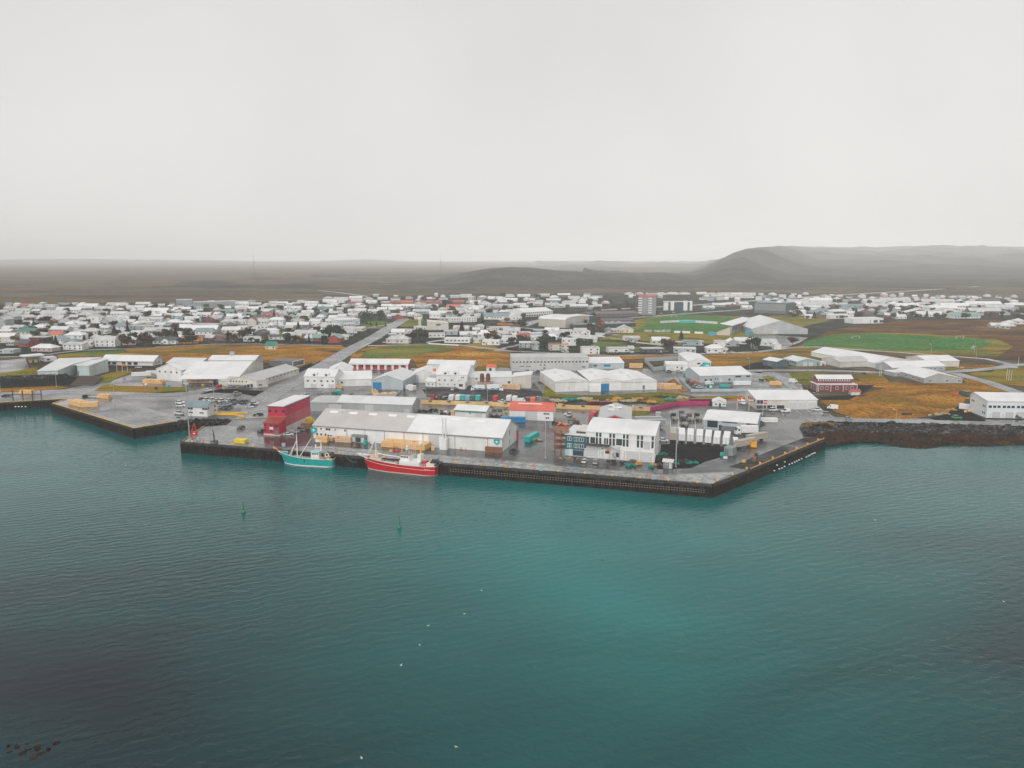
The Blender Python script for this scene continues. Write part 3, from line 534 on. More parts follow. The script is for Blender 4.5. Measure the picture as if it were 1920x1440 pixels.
def bld(name, label, cat, A, B, h, D=None, CC=None, CL=None, roof=('flat', 0), wm=white_wall, rm=white_roof, wins=(), ov=.35, side=None, group=None, px=True, zoff=0, rz=None, fascia=None):
    if px: a, b_ = P(*A), P(*B); H = h * MPP(*A) * 1.02
    else: a, b_, H = Vector((*A, Q)), Vector((*B, Q)), h
    d = b_ - a; Lx = d.length; ang = math.atan2(d.y, d.x); n = Vector((-d.y, d.x, 0)).normalized()
    if CC: D = abs((P(*CC) - b_).dot(n))
    if CL: D = abs((P(*CL) - a).dot(n))
    t = thing(name, label, cat, (a.x, a.y, Q + zoff), ang, group); t['h'] = H
    kind = roof[0]; r = roof[1] if len(roof) > 1 else 0
    if kind in ('gx', 'gy', 'ax', 'ay', 'mx', 'my', 'flat', 'gbx'):
        S = D if kind in ('gx', 'ax', 'mx', 'flat', 'gbx') else Lx
        if kind in ('gx', 'gy'):
            pk = roof[2] if len(roof) > 2 else .5; pr = [(0, H), (S * pk, H + r), (S, H)]
        elif kind == 'flat': pr = [(0, H), (S, H)]
        elif kind == 'mx' or kind == 'my': pr = [(0, H), (S, H + r)]
        elif kind == 'gbx': pr = [(0, H), (S * .16, H + r * .75), (S * .5, H + r), (S * .84, H + r * .75), (S, H)]
        else:
            pr = [(S * (.5 - .5 * math.cos(math.pi * q / 10)), H + r * math.sin(math.pi * q / 10) ** .9) for q in range(11)]
            if kind == 'ax' and len(roof) > 2: pr = [(S * q / 8, H + r * (1 - (1 - q / 8) ** 2)) for q in range(9)]
        mb = MB(); ax = 'x' if kind in ('gx', 'ax', 'mx', 'flat', 'gbx') else 'y'
        prof = [(0, 0)] + pr + [(S, 0)]
        mb.prism(prof if ax == 'y' else prof, ax, 0, Lx if ax == 'x' else D, 0)
        mb.build('wall', [wm], t)
        rb = MB(); th = .28
        if kind == 'flat':
            rb.box(-.12, Lx + .12, -.12, D + .12, H + .02, H + .42, 0); rb.box(.25, Lx - .25, .25, D - .25, H + .40, H + .424, 0)
            rb.build('roof', [rm], t)
        else:
            (u0, z0), (u1, z1) = pr[0], pr[1]; k = ov / max(.01, math.hypot(u1 - u0, z1 - z0)); s_ = (u0 - (u1 - u0) * k, z0 - (z1 - z0) * k)
            (u0, z0), (u1, z1) = pr[-1], pr[-2]; k = ov / max(.01, math.hypot(u1 - u0, z1 - z0)); e_ = (u0 + (u0 - u1) * k, z0 + (z0 - z1) * k)
            up = [s_] + pr[1:-1] + [e_]
            top = [(u, z + th) for u, z in up]; lo = [(u, z + .03) for u, z in up]
            rb.prism(lo + top[::-1] if False else [*lo[:1], *top, *lo[:0:-1]], ax, -ov, (Lx if ax == 'x' else D) + ov, 0)
            rb.build('roof', [rm], t)
            if kind == 'gx' or kind == 'gy':
                rc = MB(); S2 = (Lx if ax == 'x' else D)
                if ax == 'x': rc.box(-ov, S2 + ov, pr[1][0] - .18, pr[1][0] + .18, pr[1][1] + th - .06, pr[1][1] + th + .07)
                else: rc.box(pr[1][0] - .18, pr[1][0] + .18, -ov, S2 + ov, pr[1][1] + th - .06, pr[1][1] + th + .07)
                rc.build('ridge_cap', [rm], t)
    elif kind == 'hip':
        mb = MB(); mb.box(0, Lx, 0, D, 0, H); mb.build('wall', [wm], t)
        rb = MB(); o_ = ov + .15; q = min(Lx, D) / 2 * (roof[2] if len(roof) > 2 else .95)
        pts = [(-o_, -o_, H), (Lx + o_, -o_, H), (Lx + o_, D + o_, H), (-o_, D + o_, H)]
        if Lx >= D: r1, r2 = (q, D / 2, H + r), (Lx - q, D / 2, H + r); fs = [(pts[0], pts[1], r2, r1), (pts[1], pts[2], r2), (pts[2], pts[3], r1, r2), (pts[3], pts[0], r1)]
        else: r1, r2 = (Lx / 2, q, H + r), (Lx / 2, D - q, H + r); fs = [(pts[0], pts[1], r1), (pts[1], pts[2], r2, r1), (pts[2], pts[3], r2), (pts[3], pts[0], r1, r2)]
        for f_ in fs: rb.face([(x, y, z + .22) for x, y, z in f_])
        rb.box(-o_, Lx + o_, -o_, D + o_, H + .02, H + .219); rb.build('roof', [rm], t)
    if fascia:
        mb = MB(); mb.box(-.2, Lx + .2, -.52, -.40, H - .45, H + .15); mb.build('fascia', fascia, t)
    for w_ in wins:
        face, u, v, ww, hh, k = w_[:6]; me = win_me(ww, hh, k)
        nm = 'door' if k in 'rRWTBGg' else 'window'
        us = u if isinstance(u, (list, tuple)) else [u]
        for uu in us:
            if face == 'F': loc, rz_ = (uu * Lx, -.0, v * H), 0
            elif face == 'R': loc, rz_ = (Lx, uu * D, v * H), math.pi / 2
            elif face == 'L': loc, rz_ = (0, uu * D, v * H), -math.pi / 2
            link(nm, me, t, loc, rz_)
    return t, Lx, D, H
def sky_lights(t, pts, w_, d_, slope, m=None):   # skylights lying on a roof
    for x, y, z in pts:
        mb = MB(); mb.box(-w_ / 2, w_ / 2, -d_ / 2, d_ / 2, 0, .3); o = mb.build('skylight', m or whitep, t, (x, y, z)); o.rotation_euler[0] = slope
def lin(a, b_, n): return [a + (b_ - a) * i / (n - 1) for i in range(n)]
def text(parent, s, loc, size, m, rz=0, rx=math.pi / 2, name='lettering'):
    cu = bpy.data.curves.new(name, 'FONT'); cu.body = s; cu.size = size; cu.extrude = .03; cu.align_x = 'CENTER'; cu.align_y = 'CENTER'
    o = bpy.data.objects.new(name, cu); C.objects.link(o); dg = bpy.context.evaluated_depsgraph_get(); me = bpy.data.meshes.new_from_object(o.evaluated_get(dg)); bpy.data.objects.remove(o); bpy.data.curves.remove(cu)
    me.materials.clear(); me.materials.append(m); o = link(name, me, parent, loc); o.rotation_euler = (rx, 0, rz); return o
IND = 'harbour building'
# --- main quay warehouse: half beige, half white roof
t, Lx, D, H = bld('warehouse', 'long low white quayside warehouse with half beige and half white roof', 'warehouse', (588, 822), (941, 848), 24.5, CC=(984.5, 824), roof=('gx', 5.2), rm=beige_roof,
    wins=[('F', [.022, .045, .07], .35, 1.1, 1.3, 'w'), ('F', [.045, .18], .78, 1.0, 1.1, 'w'), ('F', [.085], .78, 2.6, 1.2, 'w'), ('F', [.085, .10], .3, 1.0, 1.2, 'w'), ('F', [.125], .78, .9, 1.0, 'w'), ('F', .655, .40, 4.6, 5.2, 'r'), ('F', .005, .4, .1, .1, 'n'),
          ('R', [.45], 1.0, .5, 2.4, 'G'), ('R', [.45], .35, .5, 2.0, 'G')], ov=.4)
mb = MB(); S = .5
sl = math.atan2(5.2, D / 2)
m_ = 5.2 / (D / 2); X0, X1 = Lx * .515, Lx + .41; z0, z1 = H + .305 - .3 * m_, H + 5.2 + .305
mb.face([(X0, -.3, z0), (X1, -.3, z0), (X1, D / 2, z1), (X0, D / 2, z1)]); mb.face([(X0, D / 2, z1), (X1, D / 2, z1), (X1, D + .3, z0), (X0, D + .3, z0)])
mb.build('roof_sheeting', white_roof, t)
sky_lights(t, [(Lx * u, D * .40, H + 5.2 * .80 + .2) for u in (.06, .17, .28, .39, .49, .61, .73, .86)], 4.0, 1.6, sl)
mb = MB()
for u in (.19, .29, .395, .50, .60, .765, .93): mb.box(Lx * u - .07, Lx * u + .07, -.09, -.003, 0, H - .2)
mb.box(-.2, Lx + .2, -.5, -.42, H - .3, H - .1); mb.build('gutter', dsteel, t)
mb = MB(); mb.box(Lx * .70, Lx * .735, -3.2, -.02, 0, 4.6); mb.tube((Lx * .71, -1.5, 4.6), (Lx * .71, -1.5, 13.5), .3, 8); mb.tube((Lx * .725, -1.5, 4.6), (Lx * .725, -1.5, 13.5), .3, 8); mb.build('chimney', [white_wall], t)
def badge(t, loc, rz=0, s=1.3):
    mb = MB(); mb.prism([(-s, s * .9), (-s, -s * .3), (0, -s), (s, -s * .3), (s, s * .9)], 'y', -.12, 0, 0); o = mb.build('sign', tealp, t, loc, rz)
    mb = MB(); mb.prism([(-s * .45, s * .15), (0, s * .5), (s * .45, s * .15), (0, -s * .3)], 'y', -.16, -.122); mb.build('emblem', whitep, o)
badge(t, (Lx - 2.2, -.05, H - 1.8)); badge(t, (.4, -.3, H - 2.2), 0, 1.5); badge(t, (Lx + .05, D * .93, H - 1.6), math.pi / 2, 1.3)
mb = MB(); mb.box(Lx + .02, Lx + .35, D - 3, D - 1.2, 0, 4.6); mb.build('side_door', redp, t)
# --- crimson ice tower with annex
t, Lx, D, H = bld('ice_house', 'tall crimson windowed storage tower with white flat roof beside the road', 'tower building', (504.5, 811), (535, 812.3), 49.5, CC=(584, 789.5), roof=('flat', 0), wm=crimson,
    wins=[('F', [.12, .5, .92], .82, 1.4, 1.5, 'd')])
mb = MB()
mb.box(-.05, Lx + .05, -.05, D + .05, H * .27, H * .64, 0); mb.build('faded_band', faded, t)
mb = MB(); mb.box(-.04, Lx + .07, .1, D + .07, 0, H * .235); mb.build('base_wall', pale_base, t)
for u in (.12, .36, .60, .82): link('door', win_me(3.6, 2.7, 'W'), t, (Lx + .07, D * u, 1.4), math.pi / 2)
mb = MB(); mb.box(-.3, Lx + .3, -.3, D + .3, H - .25, H + .02); mb.build('fascia', dsteel, t)
t, Lx, D, H = bld('annex', 'low crimson annex with a red lean-to roof at the foot of the tower', 'annex', (495.3, 816), (524, 818), 23, CC=(534, 812.5), roof=('mx', 1.6), wm=crimson, rm=rust_roof,
    wins=[('F', [.1, .48], .82, 1.0, 1.1, 'd'), ('F', [.82], .80, 2.4, 1.2, 'd'), ('F', [.08, .5], .42, 1.1, 1.2, 'd'), ('F', .82, .28, 2.2, 2.6, 'G'), ('F', .5, .60, 1.8, 1.4, 'W')])
mb = MB(); mb.box(-.08, Lx + .08, -.08, D - .1, 0, .9); mb.build('plinth', pale_base, t)
# --- grey hall and low grey store behind
bld('storage_hall', 'grey clad hall with pale roof behind the beige roofed warehouse', 'hall', (633, 771), (773, 776.5), 16.5, CC=(791, 767.5), roof=('gx', 2.6), wm=grey_wall, rm=paleg_roof,
    wins=[('F', .43, .45, 5, 4, 'r'), ('F', .93, .3, 3.4, 2.6, 'r')])
bld('storage_hall', 'low grey store with wide grey roof between the crimson tower and the grey hall', 'hall', (583, 771), (634, 771.5), 16, D=20, roof=('gx', .8), wm=grey_wall, rm=grey_roof, wins=[('F', .9, .45, 7, 3.6, 'r')])
t, Lx, D, H = bld('shop', 'small white hall with green fascia and white roof behind the warehouse', 'shop', (852, 781.5), (911, 785), 12.5, CC=(918.5, 777), roof=('gx', 1.8), fascia=green_roof, wins=[('F', .78, .4, 4, 3, 'W'), ('F', .5, .7, .9, .7, 'B'), ('R', .5, .5, 2, 2.4, 'S')])
mb = MB(); mb.face([(Lx + .4, -.4, H - .3), (Lx + .4, D / 2, H + 1.6), (Lx + .4, D / 2, H + 2.1), (Lx + .4, -.4, H + .2)]); mb.face([(Lx + .4, D / 2, H + 1.6), (Lx + .4, D + .4, H - .3), (Lx + .4, D + .4, H + .2), (Lx + .4, D / 2, H + 2.1)]); mb.build('verge_board', green_roof, t)
t, Lx, D, H = bld('workshop', 'white workshop with bright coral red roof by the ochre wall', 'workshop', (955, 786.5), (1037, 789.5), 18, CC=(1043.5, 781.5), roof=('gx', 3.2), rm=coral_roof, wins=[('F', .85, .72, 3.2, 1.0, 'w'), ('F', .87, .3, 2.0, 1.0, 'w'), ('F', .5, .42, 6, 4.6, 'r')])
sky_lights(t, [(Lx * .45, D * .38, H + 2.55)], 12, .5, math.atan2(3.2, D / 2))
# --- harbour office
t, Lx, D, H = bld('harbour_office', 'white harbour office with a curved blue grey roof beside the car park', 'office', (351.5, 779.5), (389, 781.5), 18.5, CC=(404.5, 775), roof=('ax', 1.8), rm=slate_roof, ov=.8,
    wins=[('F', .16, .80, 3.2, 1.5, 'd'), ('F', .9, .80, 3.4, 1.5, 'w'), ('F', .18, .36, 2.4, .6, 'n'), ('F', .72, .36, 2.4, .6, 'n'), ('R', .75, .85, 1.7, 1.4, 'w'), ('R', .1, .8, 1.8, 1.5, 'w'), ('R', .75, .42, 1.7, .5, 'n'), ('R', .3, .25, 1.1, 2.2, 'W')])
# --- white three-storey net house and green house
t, Lx, D, H = bld('net_workshop', 'big white three storey block with rows of narrow dark windows and curved roof', 'workshop', (1099.3, 857.5), (1226.5, 867.5), 49, CC=(1240, 851), roof=('ax', 2.6, 1), rm=white_roof, wm=white_wall,
    wins=[('F', [.155, .205, .355, .405, .555, .605, .76, .815, .97], .90, .85, 1.7, 'd'), ('F', [.02, .155, .205, .355, .405, .555, .605, .76, .815, .97], .66, .9, 2.9, 'd'),
          ('F', [.075, .11], .68, 1.0, 2.4, 'd'), ('F', [.275, .31], .68, 1.0, 2.6, 'w'), ('F', .485, .68, 2.4, 2.7, 'd'), ('F', .89, .62, 2.4, 3.0, 'r'),
          ('F', .245, .18, 1.2, 2.6, 'W'), ('F', .32, .26, 2.0, 1.2, 'n'), ('F', .47, .18, 1.5, 1.8, 'n'), ('F', .09, .2, 6.5, 3.4, 'W'), ('F', .68, .2, 7, 3.8, 'W'), ('F', .89, .2, 6.4, 3.8, 'W')])
mb = MB()
for u in (.185, .38, .585, .79, .985): mb.box(Lx * u - .2, Lx * u + .2, -.22, -.01, 0, H * .56)
mb.box(0, Lx, -.12, -.005, H * .80, H * .815); mb.build('pilaster', whitep, t)
mb = MB(); mb.box(-.1, Lx * .36, -2.0, -.02, H * .50, H * .515); mb.box(-.1, Lx * .36, -2.05, -1.97, H * .515, H * .60, 0)
for u in (.0, .06, .12, .18, .24, .30, .36): mb.tube((Lx * u, -.1, H * .36), (Lx * u, -1.9, H * .50), .08, 4)
mb.build('balcony', dsteel, t)
mb = MB(); xs = Lx * .36; xe = Lx * .50
for (xa, za), (xb, zb) in (((xs, H * .51), (xe, H * .38)), ((xe, H * .38), (xs + 1, H * .24)), ((xs + 1, H * .24), (xe - 1, H * .04))):
    mb.tube((xa, -1.4, za), (xb, -1.4, zb), .13, 4); mb.tube((xa, -1.4, za + 1), (xb, -1.4, zb + 1), .05, 4); mb.tube((xa, -2.2, za), (xb, -2.2, zb), .13, 4)
for xx in (xs, xe): mb.tube((xx, -2.2, 0), (xx, -2.2, H * .56), .09, 4); mb.tube((xx, -1.3, 0), (xx, -1.3, H * .56), .09, 4)
mb.build('fire_stairs', steel, t)
mb = MB(); mb.box(Lx * .215, Lx * .285, -.14, -.01, H * .36, H * .42); o = mb.build('sign', whitep, t)
mb = MB(); mb.box(Lx * .31, Lx * .345, -.14, -.01, H * .30, H * .38); mb.build('sign', orangep, t)
mb = MB(); mb.box(Lx * .222, Lx * .278, -.17, -.142, H * .375, H * .388); mb.box(Lx * .222, Lx * .265, -.17, -.142, H * .398, H * .408); mb.build('sign_stripe', bluep, o)
t, Lx, D, H = bld('guest_house', 'dark green clad house with white window bands at the left end of the white block', 'house', (1059.5, 853.5), (1098.8, 857.4), 39, D=12, roof=('mx', 1.2), wm=green_wall, rm=paleg_roof,
    wins=[('F', [.16, .25], .82, .85, 1.7, 'w'), ('F', [.47, .57, .73, .83], .82, .95, 1.7, 'w'), ('F', [.16, .25], .50, .85, 1.7, 't'), ('F', [.47, .57, .73, .83], .50, .95, 1.7, 'w'), ('F', [.48, .62, .78], .16, 1.8, 2.2, 'd'), ('F', .26, .16, 1.5, 2.8, 'W')])
mb = MB(); mb.box(Lx * .45, Lx, .6, D - 1, H + .1, H + 2.3); mb.build('roof_box', cream_wall, t)
for u in lin(.55, .9, 5): link('window', win_me(.7, .8, 'n'), t, (Lx * u, .58, H + 1.3))
mb = MB(); mb.box(-.05, Lx + .02, -.06, D, 0, H * .30); mb.build('base_wall', mat('pale_blue_paint', (.35, .5, .52), .6), t)
# scaffold beside green house
p = P(1041, 853); t = thing('scaffold', 'rusty orange scaffold tower with timber decks left of the green house', 'scaffold', p, 0)
mb = MB()
for x in (0, 2.6, 5.2):
    for y in (0, 3, 6): mb.tube((x, y, 0), (x, y, 10.5), .1, 4)
mb.build('frame', rust, t); mb = MB()
for z in (2.4, 5.0, 7.6, 10): mb.box(-.4, 5.6, -.3, 6.3, z, z + .15)
mb.build('deck', mat('orange_timber', (.26, .11, .05), .8, var=.6, scale=.8), t); mb = MB(); mb.tube((-.3, -.2, 7.6), (5.4, -.2, 10.6), .1, 4); mb.tube((5.4, -.2, 5), (-.3, -.2, 7.8), .1, 4); mb.tube((0, 6.2, 2.4), (5.4, 6.2, 5), .1, 4); mb.build('brace', orangep, t)
# --- grey hall behind the white block, with red gable
t, Lx, D, H = bld('storage_hall', 'grey roofed hall with a red gable end behind the white block', 'hall', (1122, 800), (1183, 802), 13, CC=(1199, 777.5), roof=('gy', 2.4), rm=grey_roof, wm=grey_wall, wins=[])
mb = MB(); mb.prism([(Lx * .12, H - .2), (Lx * .5, H + 2.2), (Lx * .88, H - .2)], 'y', -.12, -.01); mb.build('gable_panel', redp, t)
sky_lights(t, [(Lx * .42, D * .45, H + 2.2), (Lx * .55, D * .62, H + 2.3), (Lx * .42, D * .8, H + 2.2)], 4.5, 3, 0, whitep)
# --- pale blue hall
bld('service_hall', 'pale blue grey hall with white roof and dark glazed doors behind the parked trailers', 'hall', (1319, 805), (1418, 813), 18, D=26, roof=('gx', 2.0), wm=blue_wall, rm=white_roof,
    wins=[('F', .17, .68, 4.8, 3.6, 'd'), ('F', .90, .72, 4.4, 2.8, 'd'), ('F', .50, .92, 6.8, .5, 'n'), ('F', .48, .25, 8.5, 2.4, 'G'), ('F', [.32, .64], .3, 1.2, 2.6, 'n')])
# --- white glass fronted workshop right
t, Lx, D, H = bld('tyre_workshop', 'long white workshop with glazed corner and three big roller doors', 'workshop', (1418, 767.5), (1531.5, 767.5), 17.5, CL=(1397, 754), roof=('gx', 2.4, .75), rm=white_roof, wm=cream_wall,
    wins=[('F', [.60, .76, .92], .36, 4.8, 3.6, 'W'), ('F', [.20, .24, .36, .40, .44], .25, 1.4, 1.9, 'n'), ('F', .29, .3, .8, 1.0, 'n'), ('F', [.02, .06, .10, .14], .25, 1.2, 1.9, 'd'), ('F', [.03, .08, .12], .78, 1.4, 1.9, 'd'), ('L', [.2, .35, .5, .65], .8, 1.6, 1.8, 'd')])
mb = MB()
for u in (.52, .68, .84): mb.box(Lx * (u + .01), Lx * (u + .14), -.12, -.01, H * .78, H * .9)
mb.build('sign', whitep, t)
bld('office', 'tiny white office with hipped roof at the end of the magenta wall', 'office', (1336, 761.5), (1361, 762.5), 7.5, CL=(1332, 756), roof=('gy', 1.3), rm=white_roof, wins=[('F', [.25, .85], .5, 1.5, 1.1, 't'), ('F', .55, .4, 1, 1.8, 'n')])
# --- white two storey building far right
t, Lx, D, H = bld('factory', 'white two storey factory with dark windows and grey doors at the right edge', 'factory', (1849, 783.5), (1975, 785.5), 31, CL=(1815, 771), roof=('gx', 2.0, .8), rm=white_roof, wm=mat('white_render', (.70, .73, .745), .6, var=.06),
    wins=[('F', [.045, .112, .175, .255, .32, .385, .465, .53, .6, .68], .68, 1.5, 1.2, 'n'), ('F', [.145, .34, .50, .70], .19, 3.6, 3.0, 'r'), ('F', [.06, .25, .44, .62], .16, 1.1, 2.1, 'W'), ('L', [.12, .22], .66, .9, 1.0, 'n'), ('L', [.12, .22], .25, .9, 1.0, 'n'), ('L', [.78, .88], .74, .9, 1.0, 'n')])
# --- maroon house
t, Lx, D, H = bld('guest_house', 'maroon clad building with white corner trims beside the ochre mound', 'house', (1531.5, 734.5), (1606.5, 734.5), 12.5, CL=(1513, 728.5), roof=('flat', 0), wm=maroon_wall, rm=mat('white_trim', (.7, .7, .7), .5),
    wins=[('F', [.12, .25, .50, .74, .87], .55, 1.9, 1.9, 'w'), ('L', [.2, .5, .8], .5, 1.6, 2.4, 'w')])
mb = MB()
for u in (.0, .035, .345, .655, 1.0): mb.box(Lx * u - .12, Lx * u + .12, -.13, -.01, 0, H)
mb.build('trim', whitep, t)
mb = MB(); mb.box(Lx * .06, Lx * .94, 4, D - 1, H + .43, H + 3.2); mb.build('upper_wall', maroon_wall, t)
mb = MB(); mb.box(Lx * .08, Lx * .92, 3.9, 3.99, H + 1.8, H + 3.0); mb.build('window_band', whitep, t)
for u in lin(.12, .9, 14): link('window', win_me(.9, .9, 'n'), t, (Lx * u, 3.88, H + 2.4))
mb = MB(); yy = (4 + D - 1) / 2; mb.prism([(3.3, H + 3.1), (yy, H + 5.0), (D - .3, H + 3.1), (D - .3, H + 3.3), (yy, H + 5.25), (3.3, H + 3.3)], 'x', Lx * .04, Lx * .96); mb.build('roof', white_roof, t)
bld('shed', 'small white shed with a dark red roof in front of the maroon building', 'shed', (1596, 741), (1613, 741), 6.5, D=3.5, roof=('gx', 1.0), rm=red_roof, wins=[('L', .5, .4, 1, 1.6, 'n')])
# --- right grey L building and neighbours
bld('factory', 'grey low building with white gable roof behind the grey L shaped hall', 'factory', (1673, 698.5), (1772, 695), 8.5, D=18, roof=('gx', 3.0), wm=grey_wall, wins=[('F', [.12, .2, .72, .8, .92], .5, 1.8, 1.3, 'w')])
bld('factory', 'grey hall with broad white gable roof facing the ochre mound', 'factory', (1732, 718.5), (1804, 718.5), 9, CL=(1703, 702), roof=('gy', 3.2, .35), wm=grey_wall, wins=[('F', [.15, .6, .92], .5, 2.0, 1.3, 'w'), ('L', [.15, .35, .6, .8], .5, 1.8, 1.4, 'w')])
bld('factory', 'small grey office wing with flat white roof left of the grey hall', 'factory', (1676, 706), (1702, 705), 7, D=10, roof=('flat', 0), wm=grey_wall, wins=[('F', [.3, .7], .5, 1.4, 1.2, 'w')])
bld('industrial_hall', 'beige gabled hall with pale doors left of the big white roofs', 'hall', (1575, 689), (1632, 687), 9.5, CL=(1554, 681), roof=('gx', 2.4), wm=beige_wall, rm=grey_roof, wins=[('F', .30, .4, 4.0, 2.8, 'W'), ('F', .8, .45, 3.6, 2.0, 'W')])
bld('industrial_hall', 'huge white low gabled hall behind the grey L shaped buildings', 'hall', (1640, 690), (1716, 686), 9, D=70, roof=('gy', 3.5, .35), wm=white_wall, rm=white_roof, wins=[])
bld('industrial_hall', 'white gabled hall right of the huge white hall with white doors', 'hall', (1738, 688), (1798, 687), 10, D=26, roof=('gx', 2.6), wm=cream_wall, wins=[('F', .7, .4, 6, 3.2, 'W'), ('F', .1, .5, 1.4, 1.2, 'n')])
bld('industrial_hall', 'dark blue grey square hall with white roof by the road bend', 'hall', (1456, 689), (1479.5, 687), 10.5, CL=(1439, 684), roof=('gy', 1.5), wm=mat('navy_wall', (.07, .11, .14), .6, var=.2), wins=[('L', .5, .4, 4, 3, 'G')])
bld('industrial_hall', 'pale green grey hall with a row of dark windows right of the dark square hall', 'hall', (1494, 687), (1537.5, 686), 8.5, CL=(1479.5, 680), roof=('gy', 2.0, .4), wm=tealwall, rm=paleg_roof, wins=[('L', lin(.15, .8, 5), .72, 1.4, 1.2, 'n'), ('F', [.35, .6], .4, 3, 2.8, 'W'), ('F', .9, .35, 1.4, 2.4, 'G')])
bld('container_office', 'white flat box office left of the beige gabled hall', 'office', (1538, 686), (1548, 685.5), 6, D=8, roof=('flat', 0), wins=[('F', .5, .4, 1.2, 1.4, 'n')])
# --- grey building in compound with teal sign building
bld('repair_shop', 'grey blue workshop with white roof inside the walled scrap yard', 'workshop', (1312, 717.5), (1409, 715), 12.5, CL=(1305, 706), roof=('gx', 3.0, .7), wm=blue_wall, wins=[('F', [.11, .21, .57], .35, 1.4, 1.4, 'n'), ('F', [.3, .34], .5, .8, .7, 'n'), ('F', [.70, .74, .77], .78, 1.3, 1.0, 'n'), ('F', .93, .78, 2.6, .9, 'n'), ('F', .41, .3, 1.2, 2.2, 'W')])
t, Lx, D, H = bld('rescue_station', 'white hall with a slanted turquoise corner panel beside the scrap yard', 'hall', (1291, 695.5), (1332.5, 695.8), 17, D=46, roof=('gy', 1.6, .35), wm=white_wall, wins=[('F', [.42, .48], .82, 1.3, 1.2, 'n'), ('F', [.12, .2, .28], .38, .9, .5, 'n')])
mb = MB(); mb.prism([(Lx * .32, 0), (Lx * .70, H * .92), (Lx * .985, H * .92), (Lx * .985, 0)], 'y', -.12, -.01); o = mb.build('sign_panel', tealw, t)
mb = MB(); mb.box(Lx * .74, Lx * .90, -.16, -.122, H * .55, H * .68); mb.build('sign_lettering', whitep, o)
mb = MB(); mb.box(Lx + .01, Lx + .12, .1, 9, 0, H * .9); mb.build('side_panel', tealw, t)
mb = MB(); mb.prism([(Lx * .28, 0), (Lx * .66, H * .92), (Lx * .70, H * .92), (Lx * .32, 0)], 'y', -.11, -.01); mb.build('sign_stripe', mat('navy', (.01, .03, .12), .5), t)
bld('rescue_station', 'low white wing with roller doors joined to the turquoise cornered hall', 'hall', (1249, 695), (1290.6, 695.5), 11, D=16, roof=('gx', 1.4), wins=[('F', .7, .45, 1.2, 2.0, 'G'), ('F', .25, .35, 2.4, 1.8, 'W'), ('F', .5, .6, 1.2, 1.0, 'n')])
# --- three adjoining white halls
for i, (xa, xb, ya, yb) in enumerate(((1041, 1102.6, 735, 733), (1103, 1165.6, 733, 732), (1166, 1231.5, 732, 730.5))):
    t, Lx, D, H = bld('processing_hall', ('leftmost', 'middle', 'rightmost')[i] + ' of the three joined white halls with shallow gables above the scrap bank', 'hall', (xa, ya), (xb, yb), (18.5, 17.5, 16)[i], D=42, roof=('gy', 1.8), wm=white_wall,
        wins=[('F', .42, .3, 1.2, 2.4, 'W')] if i == 0 else ([('F', .50, .36, 5.0, 4.6, 'B')] if i == 1 else [('F', .62, .3, 1.3, 2.6, 'G')]), ov=.15, group='three joined white halls')
    sky_lights(t, [(Lx * .38, D * q, H + 1.6) for q in (.25, .35, .62, .72)], 3.4, .8, 0, paleg_roof)
    if i == 1: mb = MB(); mb.box(.3, 7, -3.5, -.02, 0, 3.6); mb.build('porch', white_wall, t)
    if i: mb = MB(); mb.box(-.45, .45, .2, D, H - .1, H + .5); mb.build('valley_gutter', dsteel, t)
    mb = MB(); mb.box(0, Lx, -.19, -.155, H - .55, H - .25); mb.build('fascia', grey_wall, t)
bld('processing_hall', 'white hall with a blue canopy behind the three joined halls', 'hall', (1104, 692), (1170, 691), 10, D=32, roof=('gx', 2.5), wm=mint_wall, wins=[('F', .52, .6, 5, 1.6, 'B'), ('F', .18, .6, 2.6, 1.0, 'n')])
bld('freezer_store', 'very long pale grey flat roofed block with one row of small windows', 'warehouse', (959, 696), (1104, 695), 24, D=24, roof=('flat', 0), wm=clad('pale_render', (.56, .56, .55)), rm=grey_roof,
    wins=[('F', lin(.025, .975, 22), .70, 1.3, 1.0, 'n'), ('F', [.11, .125, .14, .155, .20, .215, .23, .245], .36, .7, .5, 'n'), ('F', [.375, .425], .46, 1.1, .8, 'n'), ('F', .425, .22, 1.4, .8, 'n'), ('F', .93, .3, 3, 1.8, 'S')])
mb = MB(); pq = P(1028, 716); t = thing('conveyor_tower', 'grey vertical duct tower between the long block and the joined halls', 'tower', pq); mb.box(0, 2.6, 0, 14, 0, 6.4); mb.build('duct', grey_wall, t); mb = MB(); mb.tube((1.3, 6, 6.4), (1.3, 6, 8), .8, 10); mb.build('vent', steel, t)
# --- red door fire station
t, Lx, D, H = bld('fire_station', 'white garage block with eight red doors between white piers', 'garage', (657.5, 692.5), (764, 693.5), 11.5, CC=(770.5, 689), roof=('gx', 2.2), wm=redp, rm=white_roof, ov=1.2,
    wins=[('F', [.055 + i * .122 for i in range(8)], .42, 4.6, 3.6, 'R')])
mb = MB()
for i in range(9): mb.box(Lx * (i * .1245) - .7, Lx * (i * .1245) + .7, -.9, .1, 0, H - .05)
mb.box(-.8, Lx + .8, -1.3, -.85, H - .9, H + .2); mb.build('pier', whitep, t)
for i in range(8): mb = MB(); mb.box(Lx * (.055 + i * .122) - 2.0, Lx * (.055 + i * .122) + 2.0, -.15, -.11, H * .48, H * .72); mb.build('door_glazing', glass, t)
